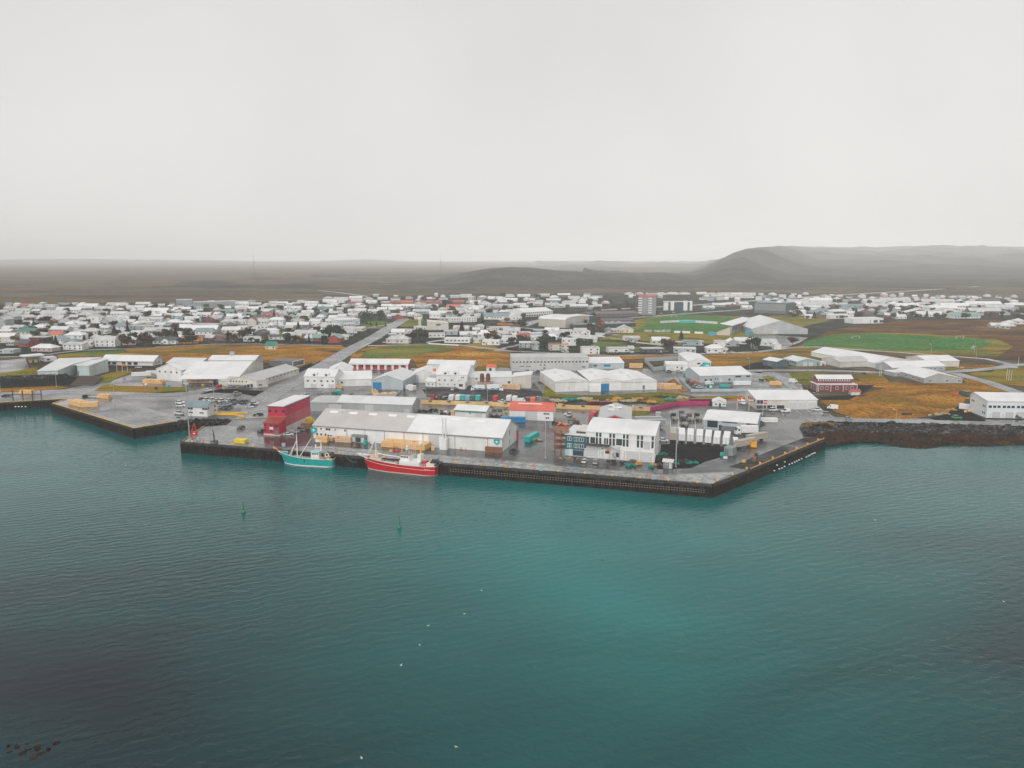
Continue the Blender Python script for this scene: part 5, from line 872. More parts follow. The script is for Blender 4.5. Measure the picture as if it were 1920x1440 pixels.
# ================================================================ VEHICLES, TUBS, SHIPS, SMALL THINGS
def wheelme(r_, w_):
    mb = MB(); mb.tube((0, -w_ / 2, 0), (0, w_ / 2, 0), r_, 10); mb.tube((0, -w_ / 2 - .02, 0), (0, w_ / 2 + .02, 0), r_ * .5, 8, mi=1); return mb.data('wheel', [black, steel])
WH = wheelme(.33, .22); WHB = wheelme(.5, .35)
def proto(kind):
    t = thing(kind, '', kind, (0, -500, 0))
    def wheels(xs, hw, r_, me):
        for x in xs:
            for s in (-1, 1): link('wheel', me, t, (x, s * hw, r_))
    if kind in ('car', 'suv', 'small_van'):
        L_, H_, hw = {'car': (4.3, 1.45, .88), 'suv': (4.7, 1.8, .93), 'small_van': (4.6, 1.9, .92)}[kind]; b0 = .32; b1 = H_ * .56
        mb = MB(); mb.prism([(-L_ / 2, b0), (-L_ / 2, b1 * .93), (-L_ / 2 + .35, b1), (L_ * .20, b1), (L_ / 2 - .1, b1 * .80), (L_ / 2, b0 + .15), (L_ / 2 - .05, b0)], 'y', -hw, hw); mb.build('body', whitep, t)
        c = (-L_ * .46, -L_ * .36, L_ * .09, L_ * .25) if kind != 'car' else (-L_ * .40, -L_ * .26, L_ * .07, L_ * .24)
        if kind == 'small_van':
            mb = MB(); mb.box(-L_ / 2, L_ * .04, -hw, hw, b1, H_, taper=.04); mb.build('body', whitep, t); c = (L_ * .02, L_ * .03, L_ * .12, L_ * .27)
        mb = MB(); mb.prism([(c[0], b1), (c[1], H_ - .06), (c[2], H_ - .06), (c[3], b1)], 'y', -hw * .88, hw * .88); mb.build('window', glass, t)
        mb = MB(); mb.prism([(c[1], H_ - .07), (c[1] + .1, H_), (c[2] - .1, H_), (c[2], H_ - .07)], 'y', -hw * .84, hw * .84); mb.build('body', whitep, t)
        wheels((-L_ * .31, L_ * .31), hw - .08, .33, WH)
        for s in (-1, 1): mb = MB(); mb.box(-L_ / 2 - .02, -L_ / 2 + .1, s * hw * .82 - .13, s * hw * .82 + .13, b1 * .7, b1 * .9); mb.build('tail_light', redp, t)
    elif kind == 'pickup':
        mb = MB(); mb.prism([(-2.6, .5), (-2.6, 1.05), (.1, 1.05), (.1, 1.1), (1.6, 1.1), (2.5, .95), (2.6, .5)], 'y', -.93, .93); mb.build('body', whitep, t)
        mb = MB(); mb.box(-2.5, -.5, -.82, .82, 1.052, 1.12); mb.build('load_bed', dsteel, t)
        mb = MB(); mb.prism([(-.5, 1.06), (-.3, 1.78), (.9, 1.78), (1.5, 1.1)], 'y', -.84, .84); mb.build('window', glass, t)
        mb = MB(); mb.box(-.32, .92, -.8, .8, 1.785, 1.86); mb.build('body', whitep, t); wheels((-1.6, 1.65), .85, .38, wheelme(.38, .24))
    elif kind == 'van':
        mb = MB(); mb.prism([(-2.7, .4), (-2.7, 2.35), (-2.5, 2.5), (1.3, 2.5), (1.9, 1.5), (2.6, 1.2), (2.7, .4)], 'y', -1, 1); mb.build('body', whitep, t)
        mb = MB(); mb.prism([(1.22, 2.35), (1.26, 2.42), (1.95, 1.52), (1.85, 1.48)], 'y', -.85, .85); mb.box(.7, 1.35, -1.02, 1.02, 1.5, 2.1); mb.build('window', glass, t); wheels((-1.7, 1.7), .9, .38, wheelme(.38, .24))
    elif kind == 'trailer':
        mb = MB(); mb.box(0, 12.8, -1.3, 1.3, 1.25, 4.0); mb.build('box_body', whitep, t)
        mb = MB()
        for y in (-1.28, -.02, .02, 1.28): mb.box(-.06, -.001, y - .05, y + .05, 1.3, 3.95)
        mb.box(-.05, -.001, -1.3, 1.3, 1.22, 1.36); mb.build('rear_door', mat('door_grey', (.5, .51, .5), .5), t)
        mb = MB(); mb.box(.2, 12, -.5, .5, .9, 1.2); mb.box(-.15, .1, -1.2, 1.2, .55, .75); mb.build('chassis', dsteel, t)
        wheels((1.6, 2.9, 4.2), 1.1, .5, WHB); mb = MB(); mb.box(9.5, 9.8, -.9, .9, 0, 1); mb.build('landing_leg', dsteel, t)
        mb = MB(); mb.box(12.82, 13.3, -1.0, 1.0, 2.2, 3.9); mb.build('cooling_unit', grey_wall, t)
    elif kind == 'lorry':
        mb = MB(); mb.box(-4.6, 2.4, -1.25, 1.25, 1.15, 3.9); mb.build('box_body', whitep, t)
        mb = MB(); mb.prism([(2.6, .6), (2.6, 3.2), (3.0, 3.5), (3.9, 3.3), (4.7, 1.9), (4.75, .5)], 'y', -1.2, 1.2); mb.build('cab', whitep, t)
        mb = MB(); mb.prism([(3.98, 3.15), (4.04, 3.2), (4.72, 1.95), (4.66, 1.9)], 'y', -1.1, 1.1); mb.box(3.1, 3.9, -1.22, 1.22, 2.0, 2.8); mb.build('window', glass, t)
        mb = MB(); mb.box(-4.5, 4.4, -.5, .5, .6, 1.1); mb.build('chassis', dsteel, t); wheels((-3.2, 3.5), 1.05, .5, WHB)
    elif kind == 'flat_truck':
        mb = MB(); mb.prism([(1.6, .7), (1.6, 2.6), (2.2, 2.9), (3.0, 2.8), (3.5, 1.8), (3.55, .6)], 'y', -1.15, 1.15); mb.build('cab', whitep, t)
        mb = MB(); mb.prism([(3.0, 2.7), (3.06, 2.72), (3.55, 1.85), (3.45, 1.8)], 'y', -1.0, 1.0); mb.build('window', glass, t)
        mb = MB(); mb.box(-4.2, 1.5, -1.2, 1.2, 1.1, 1.35); mb.box(-4.2, 1.5, -.5, .5, .6, 1.1); mb.build('load_bed', mat('truck_bed', (.30, .27, .23), .6, var=.3), t); wheels((-3.2, -2.0, 2.6), 1.0, .5, WHB)
    elif kind == 'container':
        mb = MB(); mb.box(0, 12.2, -1.22, 1.22, .1, 2.7)
        for i in range(24): mb.box(.3 + i * .5, .5 + i * .5, -1.27, 1.27, .3, 2.5)
        mb.build('container_body', whitep, t); mb = MB()
        for y in (-.9, -.3, .3, .9): mb.tube((12.26, y, .2), (12.26, y, 2.6), .04, 4)
        mb.build('door_bars', steel, t)
    elif kind == 'short_container':
        mb = MB(); mb.box(-1.25, 1.25, 0, 5, .15, 2.7)
        for i in range(9): mb.box(-1.29, 1.29, .3 + i * .5, .5 + i * .5, .3, 2.5)
        mb.build('container_body', whitep, t); mb = MB()
        for x in (-.8, -.25, .25, .8): mb.tube((x, -.05, .2), (x, -.05, 2.6), .04, 4)
        mb.build('door_bars', steel, t)
    return t
PR = {}; USED = set()
CARCOL = {'white': whitep, 'silver': mat('silver_paint', (.45, .46, .47), .3, .5, var=.05), 'grey': mat('grey_paint', (.12, .13, .14), .3, .4, var=.05), 'dark': mat('dark_paint', (.02, .022, .026), .25, var=.05),
          'maroon': mat('maroon_paint', (.09, .01, .02), .3, var=.05), 'blue': bluep, 'teal': tealp, 'red': redp, 'green': mat('dark_green_paint', (.02, .10, .09), .4), 'brown': mat('brown_paint', (.10, .07, .05), .5),
          'orange': orangep, 'pale blue': mat('pale_blue_paint2', (.22, .42, .55), .4), 'beige': mat('beige_paint', (.42, .37, .30), .5), 'bright green': mat('bright_green_paint', (.02, .32, .09), .4)}
def put(kind, x, y, deg, col, label, cat=None, group=None, s=None):
    if kind not in PR: PR[kind] = proto(kind)
    c = CARCOL[col]; mats = {k: c for k in ('body', 'box_body', 'cab', 'container_body')}
    o = PR[kind]
    if kind not in USED:
        USED.add(kind)
        for ch in o.children:
            if ch.name.split('.')[0] in mats: ch.material_slots[0].link = 'OBJECT'; ch.material_slots[0].material = c
        o.location = P(x, y) + Vector((0, 0, .06)); o.rotation_euler[2] = math.radians(deg)
        if s: o.scale = (s, s, s)
    else: o = dup(o, P(x, y) + Vector((0, 0, .06)), math.radians(deg), mats=mats, s=s or 1.0)
    o['label'] = label; o['category'] = cat or kind.replace('_', ' ')
    if 'group' in o.keys(): del o['group']
    if group: o['group'] = group
    return o
G = 'cars in the car park behind the harbour office'
for i, (x, y, d, c, k, lb) in enumerate([
    (380.6, 751, 62, 'maroon', 'suv', 'maroon car at the left end of the back row of the car park'), (387.8, 751, 62, 'white', 'suv', 'white car next to the maroon one in the back row of the car park'),
    (399, 751.5, 62, 'white', 'suv', 'third car from the left in the back row, white'), (406.5, 752, 62, 'white', 'car', 'fourth car from the left in the back row, white'),
    (417, 753, 62, 'white', 'suv', 'white car alone left of the middle gap in the back row'), (430, 752.5, 58, 'white', 'car', 'white car just left of the grey one in the back row'),
    (440, 753.5, 30, 'grey', 'suv', 'grey car turned sideways in the back row'), (454.5, 754, 40, 'maroon', 'car', 'maroon car at the right of the back row'), (462, 754, 45, 'dark', 'car', 'dark car beside the maroon one at the right of the back row'),
    (427.5, 759, 15, 'silver', 'car', 'silver car parked across the middle of the car park'), (409.5, 765.5, 48, 'white', 'car', 'white car nearest the curved roof office'),
    (419, 765.5, 48, 'silver', 'car', 'silver car between a white and a grey car in the front row'), (429, 765.5, 48, 'grey', 'suv', 'grey car at the end of the front row by the office'),
    (468.5, 764.5, 8, 'white', 'car', 'white car in front of two others at the right kerb'), (474.5, 761.5, 15, 'dark', 'car', 'dark car between two white ones at the right kerb'), (477, 758.5, 22, 'white', 'suv', 'rearmost white car at the right kerb'),
    (338, 756.5, 10, 'white', 'suv', 'upper of two white cars left of the office'), (339, 762.5, 12, 'white', 'suv', 'lower of two white cars left of the office')]):
    put(k, x, y, d, c, lb, 'car', G)
put('suv', 445, 739.5, 35, 'silver', 'silver car alone on the strip above the car park', 'car'); put('suv', 439, 729.5, 40, 'silver', 'silver car in front of the cream low factory', 'car')
put('pickup', 336, 777, 170, 'white', 'white pickup left of the harbour office', 'pickup'); put('pickup', 452, 805, 82, 'grey', 'grey pickup driving away across the quay', 'pickup')
put('suv', 489.5, 811, 85, 'dark', 'dark car tucked against the crimson annex', 'car'); put('pickup', 573, 743.5, 170, 'white', 'white pickup beyond the crimson tower', 'pickup')
put('car', 541, 816.5, 12, 'white', 'front white car in the line beside the crimson tower', 'car'); put('small_van', 552.5, 812, 20, 'silver', 'silver van between two cars beside the crimson tower', 'van'); put('suv', 562.5, 807.5, 165, 'silver', 'silver car at the back of the line beside the crimson tower', 'car')
put('suv', 818.5, 869.5, -4, 'dark', 'dark car on the quay edge behind the red ship', 'car'); put('car', 964, 847, 10, 'dark', 'dark car at the gable end of the long warehouse', 'car')
put('car', 1096, 867, 75, 'white', 'white car in front of the green house', 'car'); put('suv', 1117, 869, 76, 'silver', 'silver car in front of the white three storey block', 'car'); put('car', 1244, 827.5, -20, 'white', 'white car beside the curved roof block and the trailers', 'car')
put('suv', 1450, 770.5, 8, 'white', 'white car before the glazed corner workshop', 'car'); put('small_van', 1473, 773, 190, 'white', 'small white van before the roller doors', 'van')
put('pickup', 1531, 770.5, -8, 'white', 'white pickup at the right end of the roller door workshop', 'pickup'); put('suv', 1547, 778.5, 190, 'silver', 'silver estate car near the stone embankment', 'car')
put('van', 1561, 767.5, 150, 'white', 'white van driving beside the ochre mound', 'van'); put('van', 1391, 757.5, -80, 'white', 'white van at the left end of the glazed workshop', 'van'); put('car', 1427, 795, 4, 'dark', 'dark car below the white cabin', 'car')
put('van', 1487, 717.5, 5, 'white', 'white van on the road right of the scrap yard', 'van')
for i, (x, y, d, c) in enumerate([(1019, 694.5, 8, 'white'), (1000, 695, 8, 'white'), (990, 695, 8, 'silver'), (1010, 696, 8, 'dark'), (1021, 698.5, 8, 'white')]): put('car', x, y + 2, d, c, ['right white car under the long pale block', 'middle white car under the long pale block', 'silver car under the long pale block', 'dark car under the long pale block', 'white car set forward of the line under the long pale block'][i], 'car', 'cars below the long pale block')
for i, (x, y, d, c) in enumerate([(836, 730.5, 90, 'grey'), (848, 731.5, 95, 'white'), (856, 732, 70, 'dark')]): put('car', x, y, d, c, ['grey', 'white', 'dark'][i] + ' car in front of the three storey factory', 'car')
for x, y, d, c, lb in [(1304, 725.5, 30, 'silver', 'silver car at the left of the scrap yard'), (1312, 727.5, 25, 'white', 'white car in the front of the scrap yard'), (1297, 721, 60, 'dark', 'dark car at the upper left of the scrap yard'), (1289, 716, 60, 'grey', 'grey car in the corner of the scrap yard'),
                   (1351, 663, 5, 'white', 'white car at the right of the white gabled house by the road'), (1373, 661.5, 5, 'white', 'white car behind the bend by the white gabled house'), (1234, 664, 5, 'white', 'white car before the black fronted house'), (1500, 684, 10, 'white', 'white car before the pale green grey hall'), (1544, 687, 60, 'grey', 'grey car right of the pale green grey hall'),
                   (1062, 661.5, 5, 'white', 'white car beside the cream and pink house'), (1272, 697, 5, 'white', 'white car before the turquoise cornered hall'), (1255, 697.5, 5, 'dark', 'dark car before the low white wing'), (1263, 586.5, 0, 'white', 'white car before the glass office block'), (1240, 588.5, 0, 'white', 'white car between tower block and office block'), (1286, 586, 0, 'silver', 'silver car before the right end of the office block'),
                   (721, 643, 5, 'white', 'white car left of the white house at the road junction'), (1007, 635.5, 10, 'grey', 'grey car beside the red roofed house'), (1018, 635, 10, 'white', 'white car beside the grey car near the red roofed house'), (1000, 634, 20, 'white', 'white car in the drive of the red roofed house'), (384, 641, 80, 'grey', 'grey car right of the orange house'), (305, 646, 5, 'white', 'white car before the black roofed white house'),
                   (1057, 608, 0, 'white', 'white car left of the sports hall front'), (1030, 615, 0, 'white', 'white car before the sports hall'), (1042, 616, 0, 'silver', 'silver car before the sports hall'), (1070, 618, 5, 'grey', 'grey car right of the sports hall front'), (969, 601.5, 0, 'white', 'white car below the white school')]:
    put('car', x, y, d, c, lb, 'car')
# trailers
for i, (x, y) in enumerate([(1262, 830), (1278, 832), (1294, 833), (1311, 834.5), (1327, 836), (1343, 838), (1360.5, 839)]):
    put('trailer', x, y, 79 - i * 1.2, 'beige' if i == 0 else 'white', ('leftmost of the parked trailers, its door dull beige' if i == 0 else f'white box trailer, {["", "second", "third", "fourth", "fifth", "sixth", "seventh"][i]} from the left in the parked row'), 'trailer', 'box trailers parked on the black yard', 1.04)
put('lorry', 1379, 836.5, 258, 'white', 'small white box lorry at the right end of the trailer row', 'lorry', s=.8)
put('trailer', 1381, 842, 33, 'beige', 'beige trailer in front of the white lorry, nearer one', 'trailer', s=.9); put('trailer', 1402, 831, 33, 'beige', 'beige trailer behind the orange tank, farther one', 'trailer', s=.9)
put('lorry', 1399, 815.5, 184, 'white', 'white lorry before the pale blue grey hall', 'lorry', s=1.1)
for i, (x, y, c, lb) in enumerate([(1264, 787, 'dark', 'leftmost flatbed truck in the upper row'), (1280, 782, 'grey', 'upper flatbed truck second from left'), (1283, 797, 'dark', 'flatbed truck parked nearest the trailers'), (1294.5, 788, 'brown', 'flatbed truck with brown load, third in the upper row'), (1308.5, 787, 'dark', 'rightmost flatbed truck beside the pale blue hall')]):
    put('flat_truck', x, y, 90, c, lb, 'truck', 'flatbed trucks above the trailers')
put('lorry', 1112, 787, 250, 'red', 'red box lorry with its cab toward the quay', 'lorry')
for o in (put('lorry', 896, 733, 182, 'white', 'left white lorry before the long grey factory', 'lorry', s=.9), put('lorry', 928, 734, 2, 'white', 'right white lorry before the long grey factory', 'lorry', s=1.05)):
    for sd in (-1, 1): mb = MB(); mb.prism([(-4.5, 1.3), (-4.5, 1.9), (-3, 1.6), (-1.4, 2.2), (.4, 1.7), (2.3, 2.3), (2.3, 1.3)], 'y', sd * 1.27 - .015, sd * 1.27 + .015); mb.build('livery_wave', bluep, o)
put('trailer', 1190, 797, 2, 'silver', 'rear silver trailer behind the white block', 'trailer'); put('trailer', 1196, 802, 2, 'silver', 'front silver trailer behind the white block', 'trailer')
put('container', 938.5, 792, -2, 'blue', 'long blue container behind the warehouse gable', 'container'); put('container', 988, 830, 66, 'teal', 'turquoise container standing end-on by the warehouse', 'container', s=.95)
put('container', 1106, 761.5, -2, 'maroon', 'dark red container behind the ochre wall', 'container'); put('container', 1293, 757, 3, 'maroon', 'dark red container behind the magenta wall', 'container')
put('container', 1798, 766, -34, 'white', 'white container at the left end of the right hand factory', 'container'); put('suv', 1794, 785, 5, 'bright green', 'bright green car before the white container', 'car'); put('suv', 1905, 784, -30, 'green', 'dark green pickup before the right factory doors', 'car')
put('container', 247, 706, 20, 'white', 'white container left of the gable fronted factory', 'container'); put('container', 274, 703, 18, 'white', 'second white container behind the tan tubs', 'container')
put('container', 1349, 726, 3, 'teal', 'teal container inside the scrap yard', 'container', s=.55); put('container', 1375, 722, 3, 'white', 'white tank container inside the scrap yard', 'container', s=.9)
put('container', 1419, 791.5, -2, 'white', 'white cabin right of the pale blue hall', 'cabin', s=.8)
for i, (x, y, c, lb) in enumerate([(845, 751, 'white', 'white'), (857.5, 751, 'white', 'second white'), (867, 751, 'teal', 'teal'), (876, 752, 'pale blue', 'pale blue'), (885, 752, 'green', 'dark green'), (895, 752, 'teal', 'taller teal'),
                                ( 928, 752.5, 'red', 'bright red'), (953, 752.5, 'white', 'tall white'), (964, 753.5, 'white', 'last white'), (989, 755.5, 'maroon', 'dark red'), (998, 756, 'orange', 'orange red')]):
    put('short_container', x, y, 0 - 8, c, lb + ' box standing in the row behind the ochre wall', 'container', 'boxes behind the ochre wall')
put('flat_truck', 817, 748.5, 240, 'red', 'red flatbed truck left of the box row', 'truck'); put('flat_truck', 829, 749, 240, 'brown', 'brown flatbed truck left of the box row', 'truck'); put('car', 940, 754, 170, 'white', 'white car between red and white boxes', 'car'); put('van', 978, 755, 10, 'white', 'white van at the right of the box row', 'van')
put('short_container', 636, 741, 20, 'teal', 'teal container on the lot beyond the crimson tower', 'container'); put('short_container', 628, 744, 20, 'green', 'dark container on the lot beyond the crimson tower', 'container')
put('short_container', 764, 731, -20, 'white', 'left white box beside the blue door factory', 'container'); put('short_container', 770, 733, -20, 'white', 'right white box beside the blue door factory', 'container')
for i, (x, y) in enumerate([(927, 779), (937, 779)]): put('flat_truck', x, y, 88, 'green' if i else 'grey', ('right' if i else 'left') + ' dark truck between green fascia shop and coral workshop', 'truck')
put('lorry', 410.5, 727.5, 250, 'red', 'small red lorry at the left of the cream factory', 'lorry', s=.5)
put('lorry', 1808, 743, 95, 'green', 'tall dark lorry standing left of the right hand factory', 'lorry', s=.8)
# ---- fish tubs
def tubme(m):
    mb = MB(); mb.box(-.57, .57, -.47, .47, .12, .72, 0); mb.box(-.6, .6, -.5, .5, .70, .80, 0)
    for x in (-.4, .4): mb.box(x - .12, x + .12, -.46, .46, 0, .12)
    return mb
tubme_a, tubme_b, tubme_y = tubme(0).data('fish_tub', tubm), tubme(0).data('fish_tub', tubp), tubme(0).data('fish_tub', tuby)
tub_br = tubme(0).data('fish_tub', brownbox)
def stack(A, B, rows, lev, me, label, group, single=True, cols=None, jit=.04, ragged=0, nm='fish_tub', cat='fish tub', vary=True):
    a, b_ = P(*A), P(*B); d = b_ - a; ln = d.length; ang = math.atan2(d.y, d.x); d.normalize(); n = Vector((-d.y, d.x, 0)); cols = cols or max(1, round(ln / 1.23)); st = ln / cols; mb = MB(); c_, s_ = math.cos(ang), math.sin(ang)
    cnt = 0; LN = {1: [''], 2: ['bottom', 'top'], 3: ['bottom', 'middle', 'top']}.get(lev, ['x'] * 9); ON = 'first second third fourth fifth sixth seventh eighth ninth tenth eleventh twelfth thirteenth fourteenth fifteenth sixteenth seventeenth'.split()
    for i in range(cols):
        for j in range(rows):
            top = lev - (1 if R.random() < ragged else 0)
            for k in range(top):
                if k < top - 1 and not (j == 0 or i == cols - 1 or i == 0): continue
                p = a + d * ((i + .5) * st + R.uniform(-jit, jit)) + n * ((j + .5) * 1.03 + R.uniform(-jit, jit)); z = Q + .06 + k * .81
                if single:
                    o = link(nm, me, None, (p.x, p.y, z), ang + R.uniform(-.03, .03)); tag(o, f'{label}, {LN[k]} layer, {ON[j]} row, {ON[i]} from left', cat, group); cnt += 1
                    if st > 1.3: o.scale = (st / 1.22, 1, 1)
                else:
                    for bx in ((-.57, .57, -.47, .47, .1, .72), (-.6, .6, -.5, .5, .7, .8)):
                        x0, x1, y0, y1, z0, z1 = bx; mb.box(p.x + x0, p.x + x1, p.y + y0, p.y + y1, z + z0, z + z1, rot=ang)
    if not single:
        o = mb.build(nm, me.materials[0]); o['kind'] = 'stuff'; o['label'] = label; o['category'] = cat
    return cnt
NT = 0
NT += stack((715, 838), (796, 845.5), 7, 3, tubme_a, 'tan tub in long warehouse stack', 'tan fish tubs in the long block stack', ragged=.05)
NT += stack((592.5, 829), (613, 830.5), 2, 3, tubme_a, 'tan tub, stack at warehouse left end', 'tan fish tubs at the left end of the warehouse')
NT += stack((614, 827), (622, 828), 2, 2, tubme_b, 'pale tub, low stack by warehouse', 'pale tubs between the taller stacks')
NT += stack((628, 829), (657, 831), 2, 3, tubme_b, 'pale tub, stack beside grey cabin', 'pale tan fish tubs beside the grey cabins', ragged=.2)
NT += stack((128, 758), (150, 764), 5, 3, tubme_a, 'tan tub, left pier stack', 'tan fish tubs on the small pier, left half', ragged=.1)
NT += stack((151, 764), (183, 762.8), 3, 3, tubme_a, 'tan tub, right pier stack', 'tan fish tubs on the small pier, right half', ragged=.1)
print('tubs', NT)
stack((438.5, 831), (458.5, 832.5), 3, 2, tubme_y, 'yellow tub, lone quay stack', 'yellow tubs alone on the quay', nm='yellow_tub', cat='tub')
stack((909, 848.5), (941, 850.8), 1, 3, tub_br, 'brown box, warehouse corner stack', 'brown boxes at the warehouse corner', nm='brown_box', cat='box', jit=.1)
stack((564, 805), (582, 805), 3, 3, tub_br, 'ochre brown box beside crimson tower', 'ochre brown boxes between tower and warehouse', nm='brown_box', cat='box')
for A, B, r_, l_, me, lb, rg in [((267, 719), (304, 720), 4, 3, tubme_a, 'orange tan tubs heaped before the gable fronted factory', .3), ((352, 718), (400, 719), 2, 3, tubme_b, 'pink tan tubs along the large white hall', .2), ((942, 730), (975, 731), 3, 4, tubme_b, 'pale tan tubs stacked before the blank box hall', .3),
                             ((702, 745), (745, 742), 5, 2, tubme_b, 'pale and orange tubs heaped before the blue door factory', .5), ((696, 738), (708, 738), 3, 3, tubme_a, 'orange tubs by the blue door', .4), ((1232, 729), (1268, 730), 3, 4, tubme_b, 'pale tan tubs right of the three joined halls', .2), ((1246, 731), (1278, 730), 2, 3, tubme_a, 'tan tubs before the pale stack right of the joined halls', .3),
                             ((1180, 690), (1205, 690.5), 3, 4, tubme_a, 'orange tan tubs left of the grey fence compound', .1), ((35, 740), (60, 740), 3, 3, tubme_a, 'tan tubs stacked on the far left quay', .1), ((182, 747), (203, 748.5), 3, 3, tubme_a, 'tan tubs at the root of the small pier', .3), ((626, 727), (640, 729), 2, 2, tubme_a, 'orange tubs before the two dormer factory', .5),
                             ((910, 727), (925, 727), 2, 4, tubme_b, 'pink tan tubs behind the left lorry', 0), ((1028, 764), (1056, 763), 2, 2, tubme_a, 'pale tubs behind the ochre wall', .5), ((1443, 722), (1466, 723), 3, 3, tubme_a, 'tan tubs at the right of the scrap yard', .6), ((738, 845), (738.5, 845), 1, 1, tubme_a, '', 0),
                             ((578, 795), (590, 792), 3, 3, tubme_y, 'yellow and tan tubs behind the warehouse end', .3), ((845, 781), (852, 782), 2, 4, tubme_b, 'pale tubs left of the green fascia shop', 0)]:
    if lb: stack(A, B, r_, l_, me, lb, None, single=False, ragged=rg)
for x, y, n_, lb in [(811.5, 844.5, 2, 'stack right of the long tub block'), (865.5, 842, 1, 'left of the pair under the warehouse doors'), (875, 842.5, 1, 'right of the pair under the warehouse doors'), (706, 856, 3, 'tall stack behind the foredeck of the red ship'), (697, 857, 1, 'low one behind the foredeck of the red ship'), (733, 847.5, 1, 'carried on the forklift')]:
    for k in range(n_):
        o = link('crate', tubme_a, None, P(x, y) + Vector((0, 0, .08 + .81 * k)), .1); o.scale = (1.1, 1.1, 1); tag(o, 'tan tub, ' + lb + ('' if n_ == 1 else ', ' + ['bottom', 'middle', 'top'][k if n_ == 3 else k * 2]), 'tub')
# forklift
t = thing('forklift', 'red forklift carrying a tan tub in front of the long tub stack', 'forklift', P(743, 848.5) + Vector((0, 0, .08)), math.radians(178))
mb = MB(); mb.box(-1.4, .8, -.6, .6, .3, 1.1, taper=.1); mb.build('body', redp, t); mb = MB()
for x in (-.9, .6):
    for y in (-.5, .5): mb.tube((x, y, 1.1), (x * .8, y, 2.2), .05, 4)
mb.box(-.8, .6, -.55, .55, 2.2, 2.28); mb.build('cage', dsteel, t); mb = MB(); mb.box(.9, 1.0, -.4, -.25, 0.1, 2.8); mb.box(.9, 1.0, .25, .4, .1, 2.8); mb.box(.95, 2.0, -.4, -.3, .1, .16); mb.box(.95, 2.0, .3, .4, .1, .16); mb.build('mast', dsteel, t)
for x in (-1, .6):
    for y in (-.6, .6): link('wheel', WH, t, (x, y, .33))
# ---- ships
def hull_ship(name, label, cat, bow, stern, beam, hd, hb, mhull, mtrim, rake=2.2, bluff=2.4, wlz=.45, white_bow=0):
    a, b_ = P(*bow, 0), P(*stern, 0); d = a - b_; ln = d.length; ang = math.atan2(d.y, d.x); d.normalize(); n = Vector((d.y, -d.x, 0))  # away from camera side
    if n.y < 0: n = -n
    o = b_ + n * beam / 2; t = thing(name, label, cat, (o.x, o.y, 0), ang)
    def sheer(s): return hd + (hb - hd) * max(0, (s - .35) / .65) ** 1.8 + .35 * max(0, (.15 - s) / .15)
    def hbr(s, k):  # k 0 = waterline, 1 = deck
        f = max(0, (s - .5) / .5); w_ = (1 - f ** (bluff + .6 * k)) * (.93 + .07 * k); aft = 1 - (.16 if k else .3) * max(0, (.12 - s) / .12) ** 1.5
        return beam / 2 * w_ * aft
    N_ = 28; Z = [(-.6, -.15), (0, 0), (wlz, .1), (.5, .45), (.85, .8), (1.0, 1.0)]
    mb = MB(); rows = []
    for i in range(N_ + 1):
        s = i / N_; row = []
        for q, (zz, k) in enumerate(Z):
            z = zz if q < 3 else wlz + (sheer(s) - wlz) * (zz if q > 2 else 0)
            x = s * ln + rake * max(0, k) ** 1.3 * max(0, (s - .45) / .55) ** 1.6 - .3 * max(0, (.1 - s) / .1) * k
            row.append((x, max(.03, hbr(s, max(0, k))), z))
        rows.append(row)
    for sd in (-1, 1):
        for i in range(N_):
            for q in range(len(Z) - 1):
                p = [rows[i][q], rows[i + 1][q], rows[i + 1][q + 1], rows[i][q + 1]]; p = [(x, y * sd, z) for x, y, z in p]
                mi = 1 if q == 1 else (2 if white_bow and q >= 4 and i / N_ >= white_bow else 0)
                mb.face(p if sd < 0 else p[::-1], mi)
    for q in range(len(Z) - 1):
        x0, y0, z0 = rows[0][q]; x1, y1, z1 = rows[0][q + 1]; mb.face([(x0, y0, z0), (x0, -y0, z0), (x1, -y1, z1), (x1, y1, z1)], 1 if q == 1 else 0)
    mb.build('hull', [mhull, mtrim, whitep], t)
    dk = MB(); bulw = .9
    for i in range(N_):
        x0, y0, z0 = rows[i][5]; x1, y1, z1 = rows[i + 1][5]; z0 -= bulw; z1 -= bulw; dk.face([(x0, -y0 * .97, z0), (x1, -y1 * .97, z1), (x1, y1 * .97, z1), (x0, y0 * .97, z0)])
    dk.build('deck', mat('ship_deck', (.22, .20, .17), .7, var=.4, scale=1.2), t)
    rl = MB()
    for i in range(N_):
        for sd in (-1, 1): a1 = rows[i][5]; b1 = rows[i + 1][5]; rl.tube((a1[0], a1[1] * sd, a1[2] + .04), (b1[0], b1[1] * sd, b1[2] + .04), .11, 5)
    rl.tube(rows[0][5], (rows[0][5][0], -rows[0][5][1], rows[0][5][2]), .11, 5); rl.build('gunwale', whitep, t)
    return t, ln, sheer, hbr, rows
def rail(t, pts, h_=1.0):
    mb = MB()
    for a, b_ in zip(pts, pts[1:]):
        a, b_ = Vector(a), Vector(b_); k = max(1, int((b_ - a).length / 1.1))
        for q in range(k + 1): p = a.lerp(b_, q / k); mb.tube(p, p + Vector((0, 0, h_)), .045, 4, cap=False)
        for z in (h_, h_ * .5): mb.tube(a + Vector((0, 0, z)), b_ + Vector((0, 0, z)), .045, 4, cap=False)
    mb.build('railing', whitep, t)
redhull = mat('red_hull', (.55, .004, .010), .35, var=.2, scale=.8, streak=3); tealhull = mat('teal_hull', (.0, .35, .33), .35, var=.18, scale=.8, streak=3); boot = mat('boot_top', (.55, .42, .38), .6)
t, ln, sh, hb_, rows = hull_ship('fishing_ship', 'red hulled longliner with white wheelhouse and a white satellite dome', 'ship', (672.5, 880.5), (813.5, 895), 7.6, 3.7, 5.6, redhull, boot, rake=2.6, white_bow=.84)
mb = MB()
